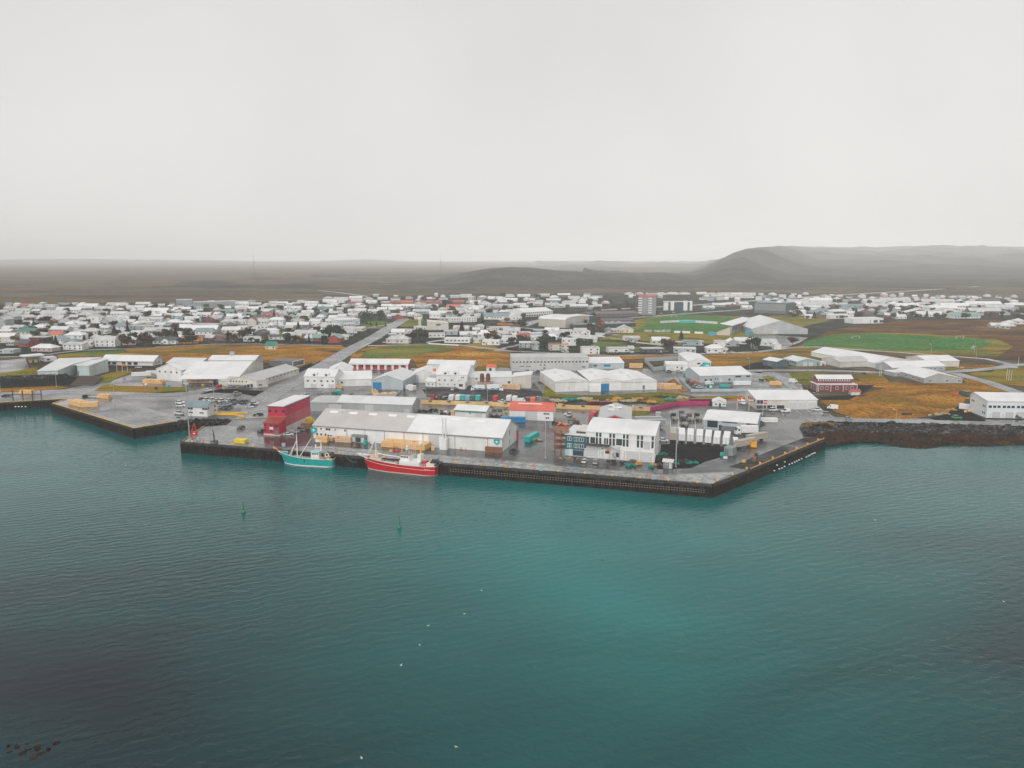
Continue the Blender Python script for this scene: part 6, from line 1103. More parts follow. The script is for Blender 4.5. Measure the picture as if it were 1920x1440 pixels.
for sd in (-1, 1):   # white line along the hull
    for i in range(26):
        f = lambda r: (r[0], (r[1] + .05) * sd, r[2]); lo, hi = rows[i][3], rows[i][4]; lo2, hi2 = rows[i + 1][3], rows[i + 1][4]
        g = lambda a, b_, k: (a[0] + (b_[0] - a[0]) * k, (a[1] + (b_[1] - a[1]) * k + .04) * sd, a[2] + (b_[2] - a[2]) * k)
        k0 = .2 + .5 * max(0, i / 26 - .2); k1 = .2 + .5 * max(0, (i + 1) / 26 - .2); q = [g(lo, hi, k0), g(lo2, hi2, k1), g(lo2, hi2, k1 + .13), g(lo, hi, k0 + .13)]; mb.face(q if sd < 0 else q[::-1])
mb.build('hull_line', whitep, t)
nm_ = text(t, 'GRINDAVÍK', (2.8, 0, 0), .5, whitep)
zd = sh(.3) - .9
WHX0, WHX1 = ln * .30, ln * .47
mb = MB(); mb.box(ln * .20, WHX1, -2.7, 2.7, zd, zd + 2.3, taper=.02); mb.build('superstructure', whitep, t)
mb = MB(); mb.box(ln * .34, WHX1 - .4, -2.3, 2.3, zd + 2.3, zd + 4.7, taper=.06); o = mb.build('wheelhouse', whitep, t)
side = 1 if (t.matrix_basis @ Vector((0, 1, 0)) - t.matrix_basis @ Vector((0, 0, 0))).y < 0 else -1
nm_.location = (2.9, side * (hb_(.1, .9) + .16), sh(.1) - 1.05); nm_.rotation_euler = (math.pi / 2, 0, math.pi if side > 0 else 0)
for i in range(5):
    for sd in (-1, 1): mb = MB(); x = ln * .355 + i * .68; mb.box(x, x + .45, sd * 2.26 - .06, sd * 2.26 + .06, zd + 3.5, zd + 4.15); mb.build('window', glass, o)
for i in range(5): mb = MB(); y = -1.8 + i * .8; mb.box(WHX1 - .62, WHX1 - .40, y, y + .5, zd + 3.5, zd + 4.15); mb.build('window', glass, o)
mb = MB(); mb.box(ln * .335, WHX1 - .2, -2.5, 2.5, zd + 4.7, zd + 4.9); mb.build('wheelhouse_roof', mat('faded_red_roof', (.40, .16, .13), .6), t)
mb = MB(); mb.box(ln * .20, ln * .245, -1.5, 1.5, zd + 2.3, zd + 5.0, taper=.1); mb.build('funnel', whitep, t)
mb = MB(); mb.tube((ln * .22, 0, zd + 5), (ln * .22, 0, zd + 8.4), .3, 8, .16); mb.tube((ln * .215, -.2, zd + 5), (ln * .215, -1.2, zd + 8), .12, 5); mb.build('aft_mast', mat('yellow_mast', (.72, .45, .08), .5), t)
mb = MB(); mb.blob((ln * .22, 0, zd + 9.2), (.85, .85, 1.0), 12, 8, 0); mb.build('satellite_dome', whitep, t)
mb = MB(); mb.tube((ln * .40, 0, zd + 4.9), (ln * .40, 0, zd + 7.4), .3, 8, .2); mb.blob((ln * .40, 0, zd + 7.6), (.45, .45, .5), 8, 6, 0); mb.box(ln * .40 - .3, ln * .40 + .3, -1, 1, zd + 6.4, zd + 6.6); mb.build('radar_mast', whitep, t)
mb = MB(); mb.tube((ln * .40, 0, zd + 4.9), (ln * .40, 0, zd + 6.0), .55, 8, .45); mb.build('radar_base', tealp, t)
mb = MB()
for x, h_ in ((.30, 4.5), (.33, 6), (.355, 5), (.37, 6), (.28, 5.4), (.445, 4.5), (.46, 4)): mb.tube((ln * x, .8, zd + 4.4), (ln * x, .8, zd + 4.6 + h_), .045, 4)
mb.build('antenna', whitep, t)
mb = MB(); xm = ln * .82; zm = sh(.8) - .9; mb.tube((xm, 0, zm), (xm + .0, 0, zm + 11.5), .24, 8, .1); mb.tube((xm + 4.2, -.9, zm + .5), (xm + .1, 0, zm + 8.6), .13, 6); mb.tube((xm + 4.2, .9, zm + .5), (xm + .1, 0, zm + 8.6), .13, 6); mb.tube((xm + 2.4, -.5, zm + 4), (xm + 2.4, .5, zm + 4), .09, 5); mb.tube((xm + 1.3, -.2, zm + 6), (xm + 1.3, .2, zm + 6), .2, 5); mb.build('foremast', whitep, t)
mb = MB(); mb.tube((xm - .4, 0, zm + 2.6), (ln * .50, 0, zm + 1.9), .2, 6, .14); mb.build('boom', whitep, t)
mb = MB(); mb.box(xm - 3.4, xm + 2.6, -2.2, 2.2, zm - .2, zm + 1.1, taper=.1); mb.box(xm - 1.8, xm - .9, -1.5, 1.5, zm + 1.1, zm + 2.2); mb.build('foredeck_gear', mat('weathered_cream', (.55, .49, .40), .7, var=.4, scale=1.5), t)
mb = MB(); mb.box(ln * .52, ln * .72, -1.8, 1.8, zd - .1, zd + .9, taper=.08); mb.build('hatch', whitep, t); mb = MB(); mb.blob((ln * .53, -side * -1.0, zd + 1.1), (1.0, .7, .35), 8, 5, .1); mb.build('life_raft', orangep, t)
mb = MB(); mb.box(.3, ln * .115, -3.0, 3.0, zd - .2, zd + 2.2, taper=.03); mb.build('stern_shelter', mat('cream_shelter', (.70, .66, .56), .5, var=.1), t)
mb = MB(); mb.box(.12, .29, -2.4, 2.4, zd + .5, zd + 1.7); mb.build('stern_opening', dsteel, t)
mb = MB(); mb.box(ln * .13, ln * .185, -1.6, 1.6, zd, zd + 2.4, taper=.15); mb.build('winch_house', redp, t)
rail(t, [(ln * .12, side * 3.5, sh(.12)), (ln * .3, side * 3.72, sh(.3)), (ln * .52, side * 3.7, sh(.5)), (ln * .74, side * 3.3, sh(.72))], .9); rail(t, [(ln * .12, -side * 3.5, sh(.12)), (ln * .52, -side * 3.7, sh(.5)), (ln * .74, -side * 3.3, sh(.72))], .9)
# teal boat
t, ln, sh, hb_, rows = hull_ship('fishing_boat', 'turquoise fishing boat with white wheelhouse moored ahead of the red ship', 'boat', (527, 872), (622, 877.5), 6.4, 3.2, 5.0, tealhull, whitep, rake=2.8)
side = 1 if (t.matrix_basis @ Vector((0, 1, 0)) - t.matrix_basis @ Vector((0, 0, 0))).y < 0 else -1
zd = sh(.3) - .9
mb = MB(); mb.box(ln * .27, ln * .43, -1.9, 1.9, zd, zd + 3.6, taper=.03); o = mb.build('wheelhouse', whitep, t)
for i in range(4):
    for sd in (-1, 1): mb = MB(); x = ln * .285 + i * .75; mb.box(x, x + .5, sd * 1.86 - .06, sd * 1.86 + .06, zd + 2.5, zd + 3.2); mb.build('window', glass, o)
for i in range(4): mb = MB(); y = -1.6 + i * .85; mb.box(ln * .428 - .1, ln * .43 - .02 + .03, y, y + .5, zd + 2.5, zd + 3.2); mb.build('window', glass, o)
mb = MB(); mb.box(ln * .262, ln * .44, -2.1, 2.1, zd + 3.6, zd + 3.8); mb.build('wheelhouse_roof', mat('pale_teal', (.35, .6, .6), .5), t)
mb = MB(); x = ln * .26; mb.tube((x, 0, zd + 3.6), (x, 0, zd + 8.2), .32, 8, .2); mb.box(x, x + 2.2, -.7, .7, zd + 7.6, zd + 7.8); mb.box(x + 1.0, x + 2.6, -.2, .2, zd + 8.1, zd + 8.4); mb.tube((x, 0, zd + 5), (x + 2.4, 0, zd + 5), .12, 6); mb.tube((x + 2.4, 0, zd + 5), (x + 2.4, 0, zd + 6.4), .3, 8, .3); mb.build('radar_mast', whitep, t)
mb = MB(); xm = ln * .74; zm = sh(.7) - .9; mb.tube((xm, 0, zm), (xm, 0, zm + 9), .26, 8, .18); mb.tube((xm, 0, zm + 9), (xm, 0, zm + 14.5), .1, 5, .06); mb.tube((xm + 3.4, -.8, zm + .2), (xm + .1, 0, zm + 7), .16, 6); mb.tube((xm + 3.4, .8, zm + .2), (xm + .1, 0, zm + 7), .16, 6); mb.build('foremast', whitep, t)
mb = MB(); mb.tube((xm - 1.4, 0, zm + .8), (xm - 6.2, -side * .5, zm + 8), .2, 6, .13); mb.build('boom', whitep, t)
mb = MB(); mb.box(ln * .47, ln * .68, -1.9, 1.9, zd - .2, zd + .5); mb.box(ln * .66, ln * .80, -1.7, 1.7, zd + .2, zd + 1.1, taper=.15); mb.build('deck_gear', mat('weathered_brown', (.24, .19, .15), .8, var=.6, scale=1.6), t)
mb = MB()
for q in range(14): mb.blob((R.uniform(ln * .03, ln * .2), R.uniform(-2.3, 2.3), zd + R.uniform(.3, 2.8)), (.7, .6, .5), 7, 5, .3)
mb.box(ln * .05, ln * .19, -2.2, 2.2, zd + 2.6, zd + 3.2, taper=.1); mb.tube((ln * .06, side * 2, zd), (ln * .06, side * 2, zd + 3), .12, 5); mb.tube((ln * .18, side * 2, zd), (ln * .18, side * 2, zd + 3), .12, 5); mb.build('net_gantry', dsteel, t)
for q, (x, z, m_) in enumerate(((.10, 2.9, whitep), (.14, 1.4, steel))):
    mb = MB()
    for k in range(14):
        a1, a2 = 2 * math.pi * k / 14, 2 * math.pi * (k + 1) / 14; mb.tube((ln * x + .75 * math.cos(a1), side * 2.5, zd + z + .75 * math.sin(a1)), (ln * x + .75 * math.cos(a2), side * 2.5, zd + z + .75 * math.sin(a2)), .17, 5)
    mb.build('net_drum', m_, t)
for q, (x, z) in enumerate(((.03, .4), (.075, .6), (.05, 1.6))): mb = MB(); mb.blob((ln * x, side * 2.7, zd + z + .6), (.55, .45, .6), 8, 6, .05); mb.build('fender', mat('orange_float', (.75, .38, .08), .5), t)
mb = MB(); mb.blob((ln * .24, side * 1.2, zd + 1.2), (.75, .6, .6), 8, 6, .1); mb.build('life_raft', orangep, t)
mb = MB(); mb.box(ln * .515, ln * .545, side * (hb_(.5, .8)) - .12, side * (hb_(.5, .8)) + .12, 1.9, 2.9); mb.build('freeing_port', dsteel, t)
mb = MB(); mb.tube((ln + 2.4, 0, sh(1)), (ln + 4.2, 0, sh(1) + 1.3), .25, 6, .2); mb.build('bowsprit', orangep, t)
rail(t, [(ln * .06, side * 3.0, sh(.06)), (ln * .3, side * 3.15, sh(.3)), (ln * .52, side * 3.1, sh(.5)), (ln * .72, side * 2.85, sh(.7))], .8); rail(t, [(ln * .06, -side * 3.0, sh(.06)), (ln * .5, -side * 3.1, sh(.5))], .8)
# mooring line
t = thing('mooring_rope', 'green rope running from the quay to the bow of the red ship', 'rope', P(645, 852)); o0 = Vector(t.location); mb = MB(); a = Vector((0, 0, .2)); b_ = P(668, 866, 4.6) - o0
for q in range(8): k0, k1 = q / 8, (q + 1) / 8; f = lambda k: a.lerp(b_, k) - Vector((0, 0, 1.2 * math.sin(math.pi * k))); mb.tube(f(k0), f(k1), .12, 5)
mb.build('rope', mat('green_rope', (.03, .2, .16), .8), t)
# ---- buoys and gulls
for x, y, lb in ((456.5, 961, 'left green harbour buoy with a tapering post'), (749, 990, 'right green harbour buoy, nearer to the camera')):
    t = thing('buoy', lb, 'buoy', P(x, y, 0)); t.scale = (1.0, 1.0, 1.22); g_ = mat('buoy_green', (.0, .20, .10), .4, var=.2)
    mb = MB(); mb.tube((0, 0, -.4), (0, 0, .35), .75, 14); mb.tube((0, 0, .35), (0, 0, .7), .75, 14, .35); mb.build('float', g_, t); mb = MB(); mb.tube((0, 0, .7), (0, 0, 2.4), .30, 8, .18); mb.build('post', g_, t); mb = MB(); mb.tube((0, 0, 2.4), (0, 0, 3.1), .13, 6, .1); mb.build('lamp', dsteel, t)
def gullme():
    mb = MB(); mb.blob((0, 0, 0), (.34, .12, .11), 8, 6, 0)
    for s in (-1, 1):
        mb.face([(.14, 0, .05), (.04, s * .4, .2), (-.14, s * .42, .18), (-.16, 0, .05)]); mb.face([(.04, s * .4, .2), (-.1, s * .82, .1), (-.16, s * .8, .08), (-.14, s * .42, .18)])
    mb.tube((.3, 0, .03), (.48, 0, .0), .06, 5, .02); mb.face([(-.3, -.03, 0), (-.3, .03, 0), (-.55, .1, 0), (-.55, -.1, 0)]); return mb.data('seagull', mat('gull_white', (.75, .75, .74), .7, var=.05))
gm = gullme()
for x, y, z, d, lb in ((903, 1107, 9, 20, 'farthest of the gulls over the open water'), (871, 1151, 8, 70, 'gull second from the top in the scattered group'), (803, 1173, 7, 120, 'gull with raised wings at the left centre of the group'), (787, 1209, 5, 20, 'small gull low over the water below the centre'), (752, 1247, 6, 160, 'lowest gull in the scattered group'),
                    (1882, 1128, 6, 10, 'lone gull near the right edge'), (1641, 975, 3, 40, 'gull near the shore on the right'), (678, 1421, 8, 30, 'gull at the bottom edge'), (855, 1400, 3, 80, 'dim gull near the bottom centre'), (236, 873, 1, 10, 'gull off the small pier')):
    o = link('seagull', gm, None, P(x, y, z), math.radians(d)); tag(o, lb, 'seagull', 'gulls over the harbour'); o.rotation_euler[0] = R.uniform(-.3, .3); o.scale = (.48, .48, .48)
# ---- masts, lamps, flags
def lamp(x, y, hpx, label, arm=1.5, col=steel, r_=.16, nm='lamp_post', cat='lamp post', group=None, heads=1, rz=0):
    h_ = hpx * MPP(x, y) * 1.03; t = thing(nm, label, cat, P(x, y), rz, group); mb = MB(); mb.tube((0, 0, 0), (0, 0, h_), r_, 8, r_ * .5); mb.box(-.35, .35, -.35, .35, 0, .3); mb.build('pole', col, t)
    mb = MB()
    for q in range(heads):
        s = (-1, 1)[q % 2]; mb.tube((0, 0, h_ - .1), (s * arm, 0, h_ + .1), r_ * .4, 5); mb.box(s * arm - .4, s * arm + .4, -.2, .2, h_ + .02, h_ + .22)
    mb.build('lamp_head', whitep, t); return t
lamp(355.6, 825, 104, 'tall grey lamp mast on the left corner of the quay, tallest in the photo', .8, r_=.3, heads=2)
lamp(1267, 876, 74, 'tall pale lamp mast beside the small grey hut', .8, r_=.26, heads=2); lamp(1022.5, 859, 70, 'tall grey lamp mast left of the scaffold', .9, r_=.25, heads=2)
lamp(644, 816, 46, 'lamp mast behind the beige half of the warehouse', .8, r_=.18, heads=2) ; lamp(1189, 800, 38, 'dark lamp mast behind the white block', .8, dsteel, .18); lamp(799, 757, 28, 'lamp post at the left end of the ochre wall'); lamp(914, 758, 29, 'lamp post behind the middle of the ochre wall')
lamp(1013, 770, 26, 'lamp post before the coral roofed workshop'); lamp(214.5, 751, 28, 'lamp mast at the root of the small pier'); lamp(358, 780, 58, 'lamp mast beside the harbour office'); lamp(1, 735, 40, 'lamp post at the left edge of the photo'); lamp(106, 725, 26, 'lamp post before the lava stone bank'); lamp(401.5, 752, 36, 'lamp post behind the first car row')
for i, (x, y) in enumerate([(547, 722), (592, 700), (636, 683), (664, 665), (690, 650), (716, 634), (742, 618), (504, 746)]): lamp(x, y, 19 - i * .8 if i < 7 else 22, f'{["first", "second", "third", "fourth", "fifth", "sixth", "farthest"][i]} street lamp from the harbour along the main road' if i < 7 else 'street lamp at the harbour end of the main road', group='street lamps along the main road', r_=.12)
for i, (x, y) in enumerate([(1405, 694), (1745, 668), (1830, 672), (1680, 790), (1827, 660)]): lamp(x, y, 22, ['street lamp left of the dark square hall', 'street lamp below the practice pitch', 'street lamp right of the practice pitch', 'street lamp on the shore road', 'floodlight post by the right goal'][i], r_=.1)
t = thing('sign_post', 'white post with arrow boards above the green roofed cottage', 'sign post', P(517.5, 631)); mb = MB(); mb.tube((0, 0, 0), (0, 0, 9.5), .22, 8); mb.build('pole', whitep, t)
for q, z in enumerate((5.0, 6.3, 7.6, 8.8)): mb = MB(); mb.box(-2.2 + (q % 2), 2.0 - (q % 2) * .6, -.15, .15, z, z + .6); mb.build('arrow_board', whitep, t)
for x, y, h_, c, lb in [(1430, 779, 30, 1, 'flagpole with red and white flag nearest the white workshop'), (1404, 770, 24, 1, 'flagpole with red and white flag left of the white workshop'), (1382, 768, 22, 1, 'leftmost flagpole with red and white flag'), (219.5, 697, 17, 0, 'left bare flagpole before the long white shop'), (229.5, 697, 16, 2, 'middle flagpole with orange banner before the long white shop'), (239, 696.5, 16, 0, 'right bare flagpole before the long white shop'),
                    (1887, 712, 22, 0, 'left of the three white poles at the right edge'), (1891, 713, 21, 0, 'middle of the three white poles at the right edge'), (1895.5, 713.5, 20, 0, 'right of the three white poles at the right edge'), (302.5, 686, 17, 0, 'flagpole at the right end of the long white shop'), (812, 721, 31, 2, 'pole with orange windsock before the grey factory'), (1649, 705, 20, 0, 'flagpole before the huge white hall'), (1652, 705, 20, 0, 'second flagpole before the huge white hall'), (1909, 685, 17, 0, 'white column at the road junction far right')]:
    hh = h_ * MPP(x, y); t = thing('flagpole', lb, 'flagpole', P(x, y)); mb = MB(); mb.tube((0, 0, 0), (0, 0, hh), .14, 6, .07); mb.build('pole', whitep, t)
    if c:
        mb = MB(); v = []
        for q in range(6): v.append((.1 + q * .38, .12 * math.sin(q * 1.3)))
        for (x0, y0), (x1, y1) in zip(v, v[1:]): mb.face([(x0, y0, hh - 2.0), (x1, y1, hh - 2.1), (x1, y1, hh - .2), (x0, y0, hh - .1)], 0); 
        o = mb.build('flag', orangep if c == 2 else redp, t)
        if c == 1: mb = MB(); mb.box(.1, 2.0, -.2, .2, hh - 1.4, hh - .9); mb.build('flag_stripe', whitep, t)
for x, y, lb in ((478, 505, 'left of two far guyed radio masts in the mist'), (827, 510, 'right of two far guyed radio masts in the mist')):
    p = P(x, 528); t = thing('radio_mast', lb, 'radio mast', p); h_ = 50 * MPP(x, 528); mb = MB(); mb.tube((0, 0, 0), (0, 0, h_), .4, 4, .25); mb.build('mast', dsteel, t); mb = MB()
    for k in range(3): a1 = k * 2.094; mb.tube((0, 0, h_ * .8), (h_ * .4 * math.cos(a1), h_ * .4 * math.sin(a1), 0), .12, 3)
    mb.build('guy_wire', dsteel, t)
# bollards on quay edges
NTH = 'first second third fourth fifth sixth seventh eighth ninth tenth eleventh twelfth thirteenth fourteenth fifteenth sixteenth seventeenth eighteenth nineteenth twentieth twenty-first twenty-second'.split()
bm = MB(); bm.tube((0, 0, 0), (0, 0, .45), .28, 8, .22); bm.tube((0, 0, .45), (0, 0, .65), .42, 8, .34); bme = bm.data('bollard', yellowp)
def bollards(A, B, n_, lab, inset=.9):
    a, b_ = P(*A), P(*B); d = (b_ - a).normalized(); nn = Vector((-d.y, d.x, 0))
    for i in range(n_): p = a.lerp(b_, (i + .5) / n_) + nn * inset; o = link('bollard', bme, None, (p.x, p.y, Q + .14)); o.scale = (1.3, 1.3, 1.1); tag(o, lab + ', ' + NTH[i] + ' from its left end', 'bollard', lab + 's')
bollards((340, 829), (1335, 909.5), 22, 'yellow bollard on the long quay edge'); bollards((1335, 909.5), (1547, 823), 9, 'ochre bollard on the slanting right quay edge'); bollards((97, 756.5), (251.5, 804), 4, 'yellow bollard on the long side of the small pier'); bollards((251.5, 804), (329, 791), 2, 'yellow bollard on the short side of the small pier')
flm = MB(); flm.blob((0, 0, 0), (.55, .35, .3), 8, 6, .05); flm = flm.data('mooring_float', whitep)
for i, (x, y) in enumerate([(1452, 882.5), (1461, 879), (1466, 877.5), (1471, 874.5), (1480, 870.5), (1485, 868.5), (1490, 866.5), (1494, 864.5), (1498, 862.5), (1503, 860), (1512, 857), (1515.5, 855), (1518.5, 853.5), (1522, 851.5), (1525, 850), (1528, 849), (1457, 872), (1471.5, 866)]):
    o = link('mooring_float', flm, None, P(x, y, 1.2 if i < 16 else 2.6), .3); tag(o, NTH[i] + ' white float from the left, hung low on slanting quay wall' if i < 16 else ['left', 'right'][i - 16] + ' of the two larger white floats hung above the line', 'float', 'white floats along the slanting quay wall'); o.scale = (.8, .8, .8)
for i, x in enumerate((29, 35, 41, 48)): o = link('mooring_float', flm, None, P(x, 762.5, 2.4), 0); tag(o, NTH[i] + ' white float on the far left quay wall', 'float', 'white floats on the far left quay wall')
for i, (x, y, c, lb) in enumerate([(1000, 874, orangep, 'orange ladder post'), (1218, 897, orangep, 'orange ladder post'), (1243.5, 898, orangep, 'small orange post'), (381, 829.5, orangep, 'orange box on the left quay end'), (942, 864, redp, 'small red post')]):
    t = thing('quay_post', lb + [' near the middle of the long quay', ' near the right end of the long quay', ' beside the ladder post at the right', '', ' on the quay right of the red ship'][i], 'post', P(x, y - 1)); mb = MB(); mb.box(-.3, .3, -.3, .3, .1, .8, taper=.3); mb.tube((0, 0, .8), (0, 0, 1.5), .12, 6); mb.build('post', c, t)
for i, (x, y) in enumerate([(1014, 884), (1225, 900), (532, 838), (372, 827)]): t = thing('electric_cabinet', 'pale teal cabinet on the quay edge, ' + ['in the middle', 'near the right corner', 'behind the bow of the turquoise boat', 'at the left end'][i], 'cabinet', P(x, y - 1)); mb = MB(); mb.box(-.7, .7, -.4, .4, .1, 1.4); mb.build('cabinet_body', mat('pale_teal2', (.30, .42, .42), .5), t); mb = MB(); mb.box(-.75, .75, -.45, .45, 1.4, 1.5); mb.build('lid', steel, t)
# red davit and dark jib on left quay
t = thing('davit', 'red quay crane leaning at the left end of the quay', 'crane', P(365, 816), 0); mb = MB(); mb.box(-1, 1.2, -.8, .8, .1, 1.8, taper=.15); mb.build('base', redp, t); mb = MB(); mb.tube((-2.0, 0, 0.1), (.2, 0, 5.4), .28, 6); mb.tube((.2, 0, 5.4), (.9, 0, 1.6), .25, 6); mb.build('jib', redp, t); mb = MB(); mb.tube((.1, -.9, 1.0), (.1, .9, 1.0), .35, 8); mb.build('winch', whitep, t)
t = thing('davit', 'dark loading crane with two thin masts on the left quay', 'crane', P(402, 832), 0); mb = MB(); mb.box(-1.4, 1.4, -1, 1, .1, 1.4, taper=.1); mb.build('base', dsteel, t); mb = MB(); mb.tube((0, 0, 1.4), (-.4, 0, 6.5), .22, 6, .12); mb.tube((.3, 0, 1.4), (-.2, 0, 5), .14, 5); mb.tube((-.4, 0, 6.5), (.5, 0, 2.5), .08, 4); mb.build('jib', dsteel, t); mb = MB(); mb.tube((-1.6, 0, 0.1), (-1.8, 0, 8), .14, 6); mb.build('mast', steel, t)
# huts, cabins
bld('hut', 'small grey hut with a white door beside the tall lamp mast', 'hut', (1243, 878.5), (1260.5, 880), 13, D=3.4, roof=('gx', .5), wm=mat('hut_grey', (.20, .20, .21), .6, var=.2), rm=paleg_roof, wins=[('F', .38, .75, .8, .8, 'w'), ('F', .78, .5, .9, 2.0, 'W')])
bld('transformer_house', 'grey green transformer kiosk between the black yard and the quay', 'kiosk', (1357, 853), (1373.5, 855.5), 13, CL=(1353, 847), roof=('flat', 0), wm=mat('kiosk_green', (.22, .27, .26), .6, var=.1), rm=mat('kiosk_green', (.22, .27, .26), .6, var=.1), wins=[('F', .3, .5, 1.4, 2.0, 'G')])
bld('freezer_cabin', 'grey cabin with open white doors by the warehouse wall', 'cabin', (659.5, 829), (684, 831.5), 12.5, D=3.2, roof=('flat', 0), wm=mat('cabin_grey', (.22, .24, .25), .6), rm=mat('cabin_grey', (.22, .24, .25), .6), wins=[('F', [.15, .85], .45, 1.2, 2.0, 'W'), ('F', .5, .45, 2.2, 2.0, 'd')])
bld('freezer_cabin', 'plain grey cabin half hidden behind the long tub block', 'cabin', (705, 829.5), (724, 831), 11, D=3.2, roof=('flat', 0), wm=mat('cabin_grey', (.22, .24, .25), .6), rm=mat('cabin_grey', (.22, .24, .25), .6))
t = thing('tank', 'bright orange tank beside the beige trailers', 'tank', P(1412, 839)); mb = MB(); mb.box(-1.2, 1.2, -1, 1, .3, 2.6, taper=.1); mb.build('tank_body', mat('orange_yellow', (.85, .36, .01), .4, var=.1), t); mb = MB(); mb.tube((0, 0, 2.6), (0, 0, 2.9), .4, 8); mb.build('cap', dsteel, t)
bld('water_tank', 'upright grey box tank by the trailers behind the white block', 'tank', (1229, 787), (1238, 787.5), 12, D=2.6, roof=('flat', 0), wm=mat('tank_grey', (.36, .40, .43), .5), rm=grey_roof)
# nets, scrap and heaps
def heap(x, y, m, label, n_=7, sp=2.2, r_=1.1, z=.3, seed=None, nm='net_pile', cat='net pile', hz=.7):
    rg = random.Random(seed or int(x * 31 + y)); t = thing(nm, label, cat, P(x, y)); mb = MB()
    for q in range(n_): mb.blob((rg.uniform(-sp, sp), rg.uniform(-sp * .5, sp * .5), z + rg.uniform(0, .7) * hz), (r_ * rg.uniform(.6, 1.2), r_ * rg.uniform(.5, 1), r_ * hz * rg.uniform(.5, 1)), 7, 5, .35, 0, rg)
    mb.build('netting' if nm == 'net_pile' else 'heap', m, t); return t
for x, y, m_, lb, n_, sp, r_ in [(1183, 874.5, netg, 'teal net heap in front of the white block', 9, 2.4, .9), (1197, 872, nety, 'ochre net heap beside the teal one', 5, .9, 1.0), (1223, 877.5, netg, 'teal net heap at the corner of the white block', 7, 1.4, .9), (1227, 874, nety, 'orange net heap behind the teal one at the corner', 5, 1.3, .8), (1236, 874, rust, 'rusty chain heap left of the grey hut', 6, 1.2, .7),
                             (1243, 862, netb, 'big black net mound beside the white block', 18, 3.2, 1.6), (1244, 853, netg, 'green net lying on the black mound', 6, 1.6, .7), (1275, 868, netb, 'black net mound right of the tall lamp mast', 18, 4.0, 1.2), (1293, 870, netg, 'green net heap at the edge of the black yard', 7, 1.3, .9), (1302, 869, netg, 'smaller green net heap next to it', 5, 1.0, .8), (1270, 871, netg, 'teal net heap right of the lamp mast foot', 5, 1, .7), (1281, 866, nety, 'ochre net strip on the black mound', 5, 1.8, .5),
                             (1152, 869, netb, 'dark net heap under the fire stairs', 9, 3, .8), (1172, 869.5, netb, 'dark buckets and nets before the white block', 7, 1.6, .6), (1187, 866, brownbox, 'brown crate heap before the white block', 4, .8, .8), (1058, 861, nety, 'ochre rope heap below the scaffold', 8, 2.4, .35), (1080, 864, nety, 'ochre rope heap before the green house', 10, 3.4, .35)]:
    heap(x, y, m_, lb, n_, sp, r_)
rg = random.Random(44)
mm = [neto, netg, nety, netb, neto, rust]; cn = ['pale', 'green', 'ochre', 'black', 'grey brown', 'rusty']; k = 0
for x in range(1040, 1300, 12):
    y = 755 + rg.uniform(-5, 3) if x < 1230 else 752 + rg.uniform(-5, 1); q = rg.randrange(6)
    heap(x, y, mm[q], f'{cn[q]} net and scrap heap, {["first","second","third","fourth","fifth","sixth","seventh","eighth","ninth","tenth","eleventh","twelfth","thirteenth","fourteenth","fifteenth","sixteenth","seventeenth","eighteenth","nineteenth","twentieth","twenty-first","twenty-second"][k]} on the bank behind the ochre wall', 10, 2.7, 1.25, .7); k += 1
for x, y, m_, lb in [(845, 696, mat('scrap_mix', (.25, .22, .2), .7, var=.9, scale=1), 'mixed scrap row behind the white low hall, left'), (865, 694.5, redp, 'red scrap machine behind the white low hall'), (882, 697, mat('scrap_pale', (.45, .42, .38), .7, var=.6, scale=1), 'pale scrap heap right of the red machine'), (1285, 748, netg, 'heap with magenta nets on the magenta wall end'), (1400, 721, rust, 'rusty scrap heap in the walled yard'), (1330, 724, netg, 'green scrap item in the walled yard'), (1455, 719, nety, 'yellow machine parts at the right of the walled yard'), (1302, 716, orangep, 'orange machine at the left of the walled yard'), (1431, 714, netb, 'dark scrap heap at the right end of the walled yard'),
                     (1751, 779, neto, 'white tyre heap before the ochre mound'), (1770, 778, neto, 'pale scrap heap left of the green car'), (1760, 777, nety, 'orange scrap between the pale heaps'), (1786, 770, nety, 'green and brown boxes left of the white container'), (1818, 773, tubm, 'brown coils beside the white container'), (1789, 742, redp, 'row of red machines left of the right factory'), (1700, 778, netb, 'dark log heap on the ochre grass'), (1618, 744, netb, 'dark stones right of the white shed'),
                     (1075, 792, rust, 'rusty axle scrap right of the coral workshop'), (1044, 795, netb, 'dark scrap at the foot of the coral workshop'), (1056, 797, orangep, 'orange fittings between workshop and scaffold'), (1007, 826, neto, 'pale sacks beside the turquoise container'), (812, 770, netb, 'dark pipe stack right of the grey hall'), (795, 773, netb, 'dark beam stack at the grey hall gable'), (835, 778, netb, 'black grab crane parts on the paving'), (866, 778, netb, 'black crane claw before the green fascia shop'), (1395, 748, orangep, 'orange bin heap left of the glazed workshop'),
                     (12, 743, netb, 'dark trawl doors on the far left quay'), (160, 744, netb, 'dark nets and cars at the root of the small pier'), (175, 745, mat('scrap_pale', (.45, .42, .38)), 'pale truck shapes behind the pier tubs'), (284, 707, neto, 'mixed tanks behind the orange tan tubs'), (487, 779, netb, 'dark trailer frame left of the crimson tower'), (1655, 683, orangep, 'orange digger beside the huge white hall'), (1800, 690, neto, 'pale scrap right of the white gabled hall')]:
    heap(x, y, m_, lb, 8, 2.6, .9, nm='scrap_heap', cat='scrap heap')
t = thing('boat_stack', 'turquoise nets hanging on the gable of the huge white hall', 'nets', P(1645, 688)); mb = MB()
for i in range(5): mb.box(i * 1.6, i * 1.6 + 1.1, 0, .8, .3, 5 - .3 * i)
mb.build('net_bag', tealp, t)
t = thing('timber_frame', 'dark goal shaped timber frames on the far left quay', 'frame', P(24, 752)); mb = MB()
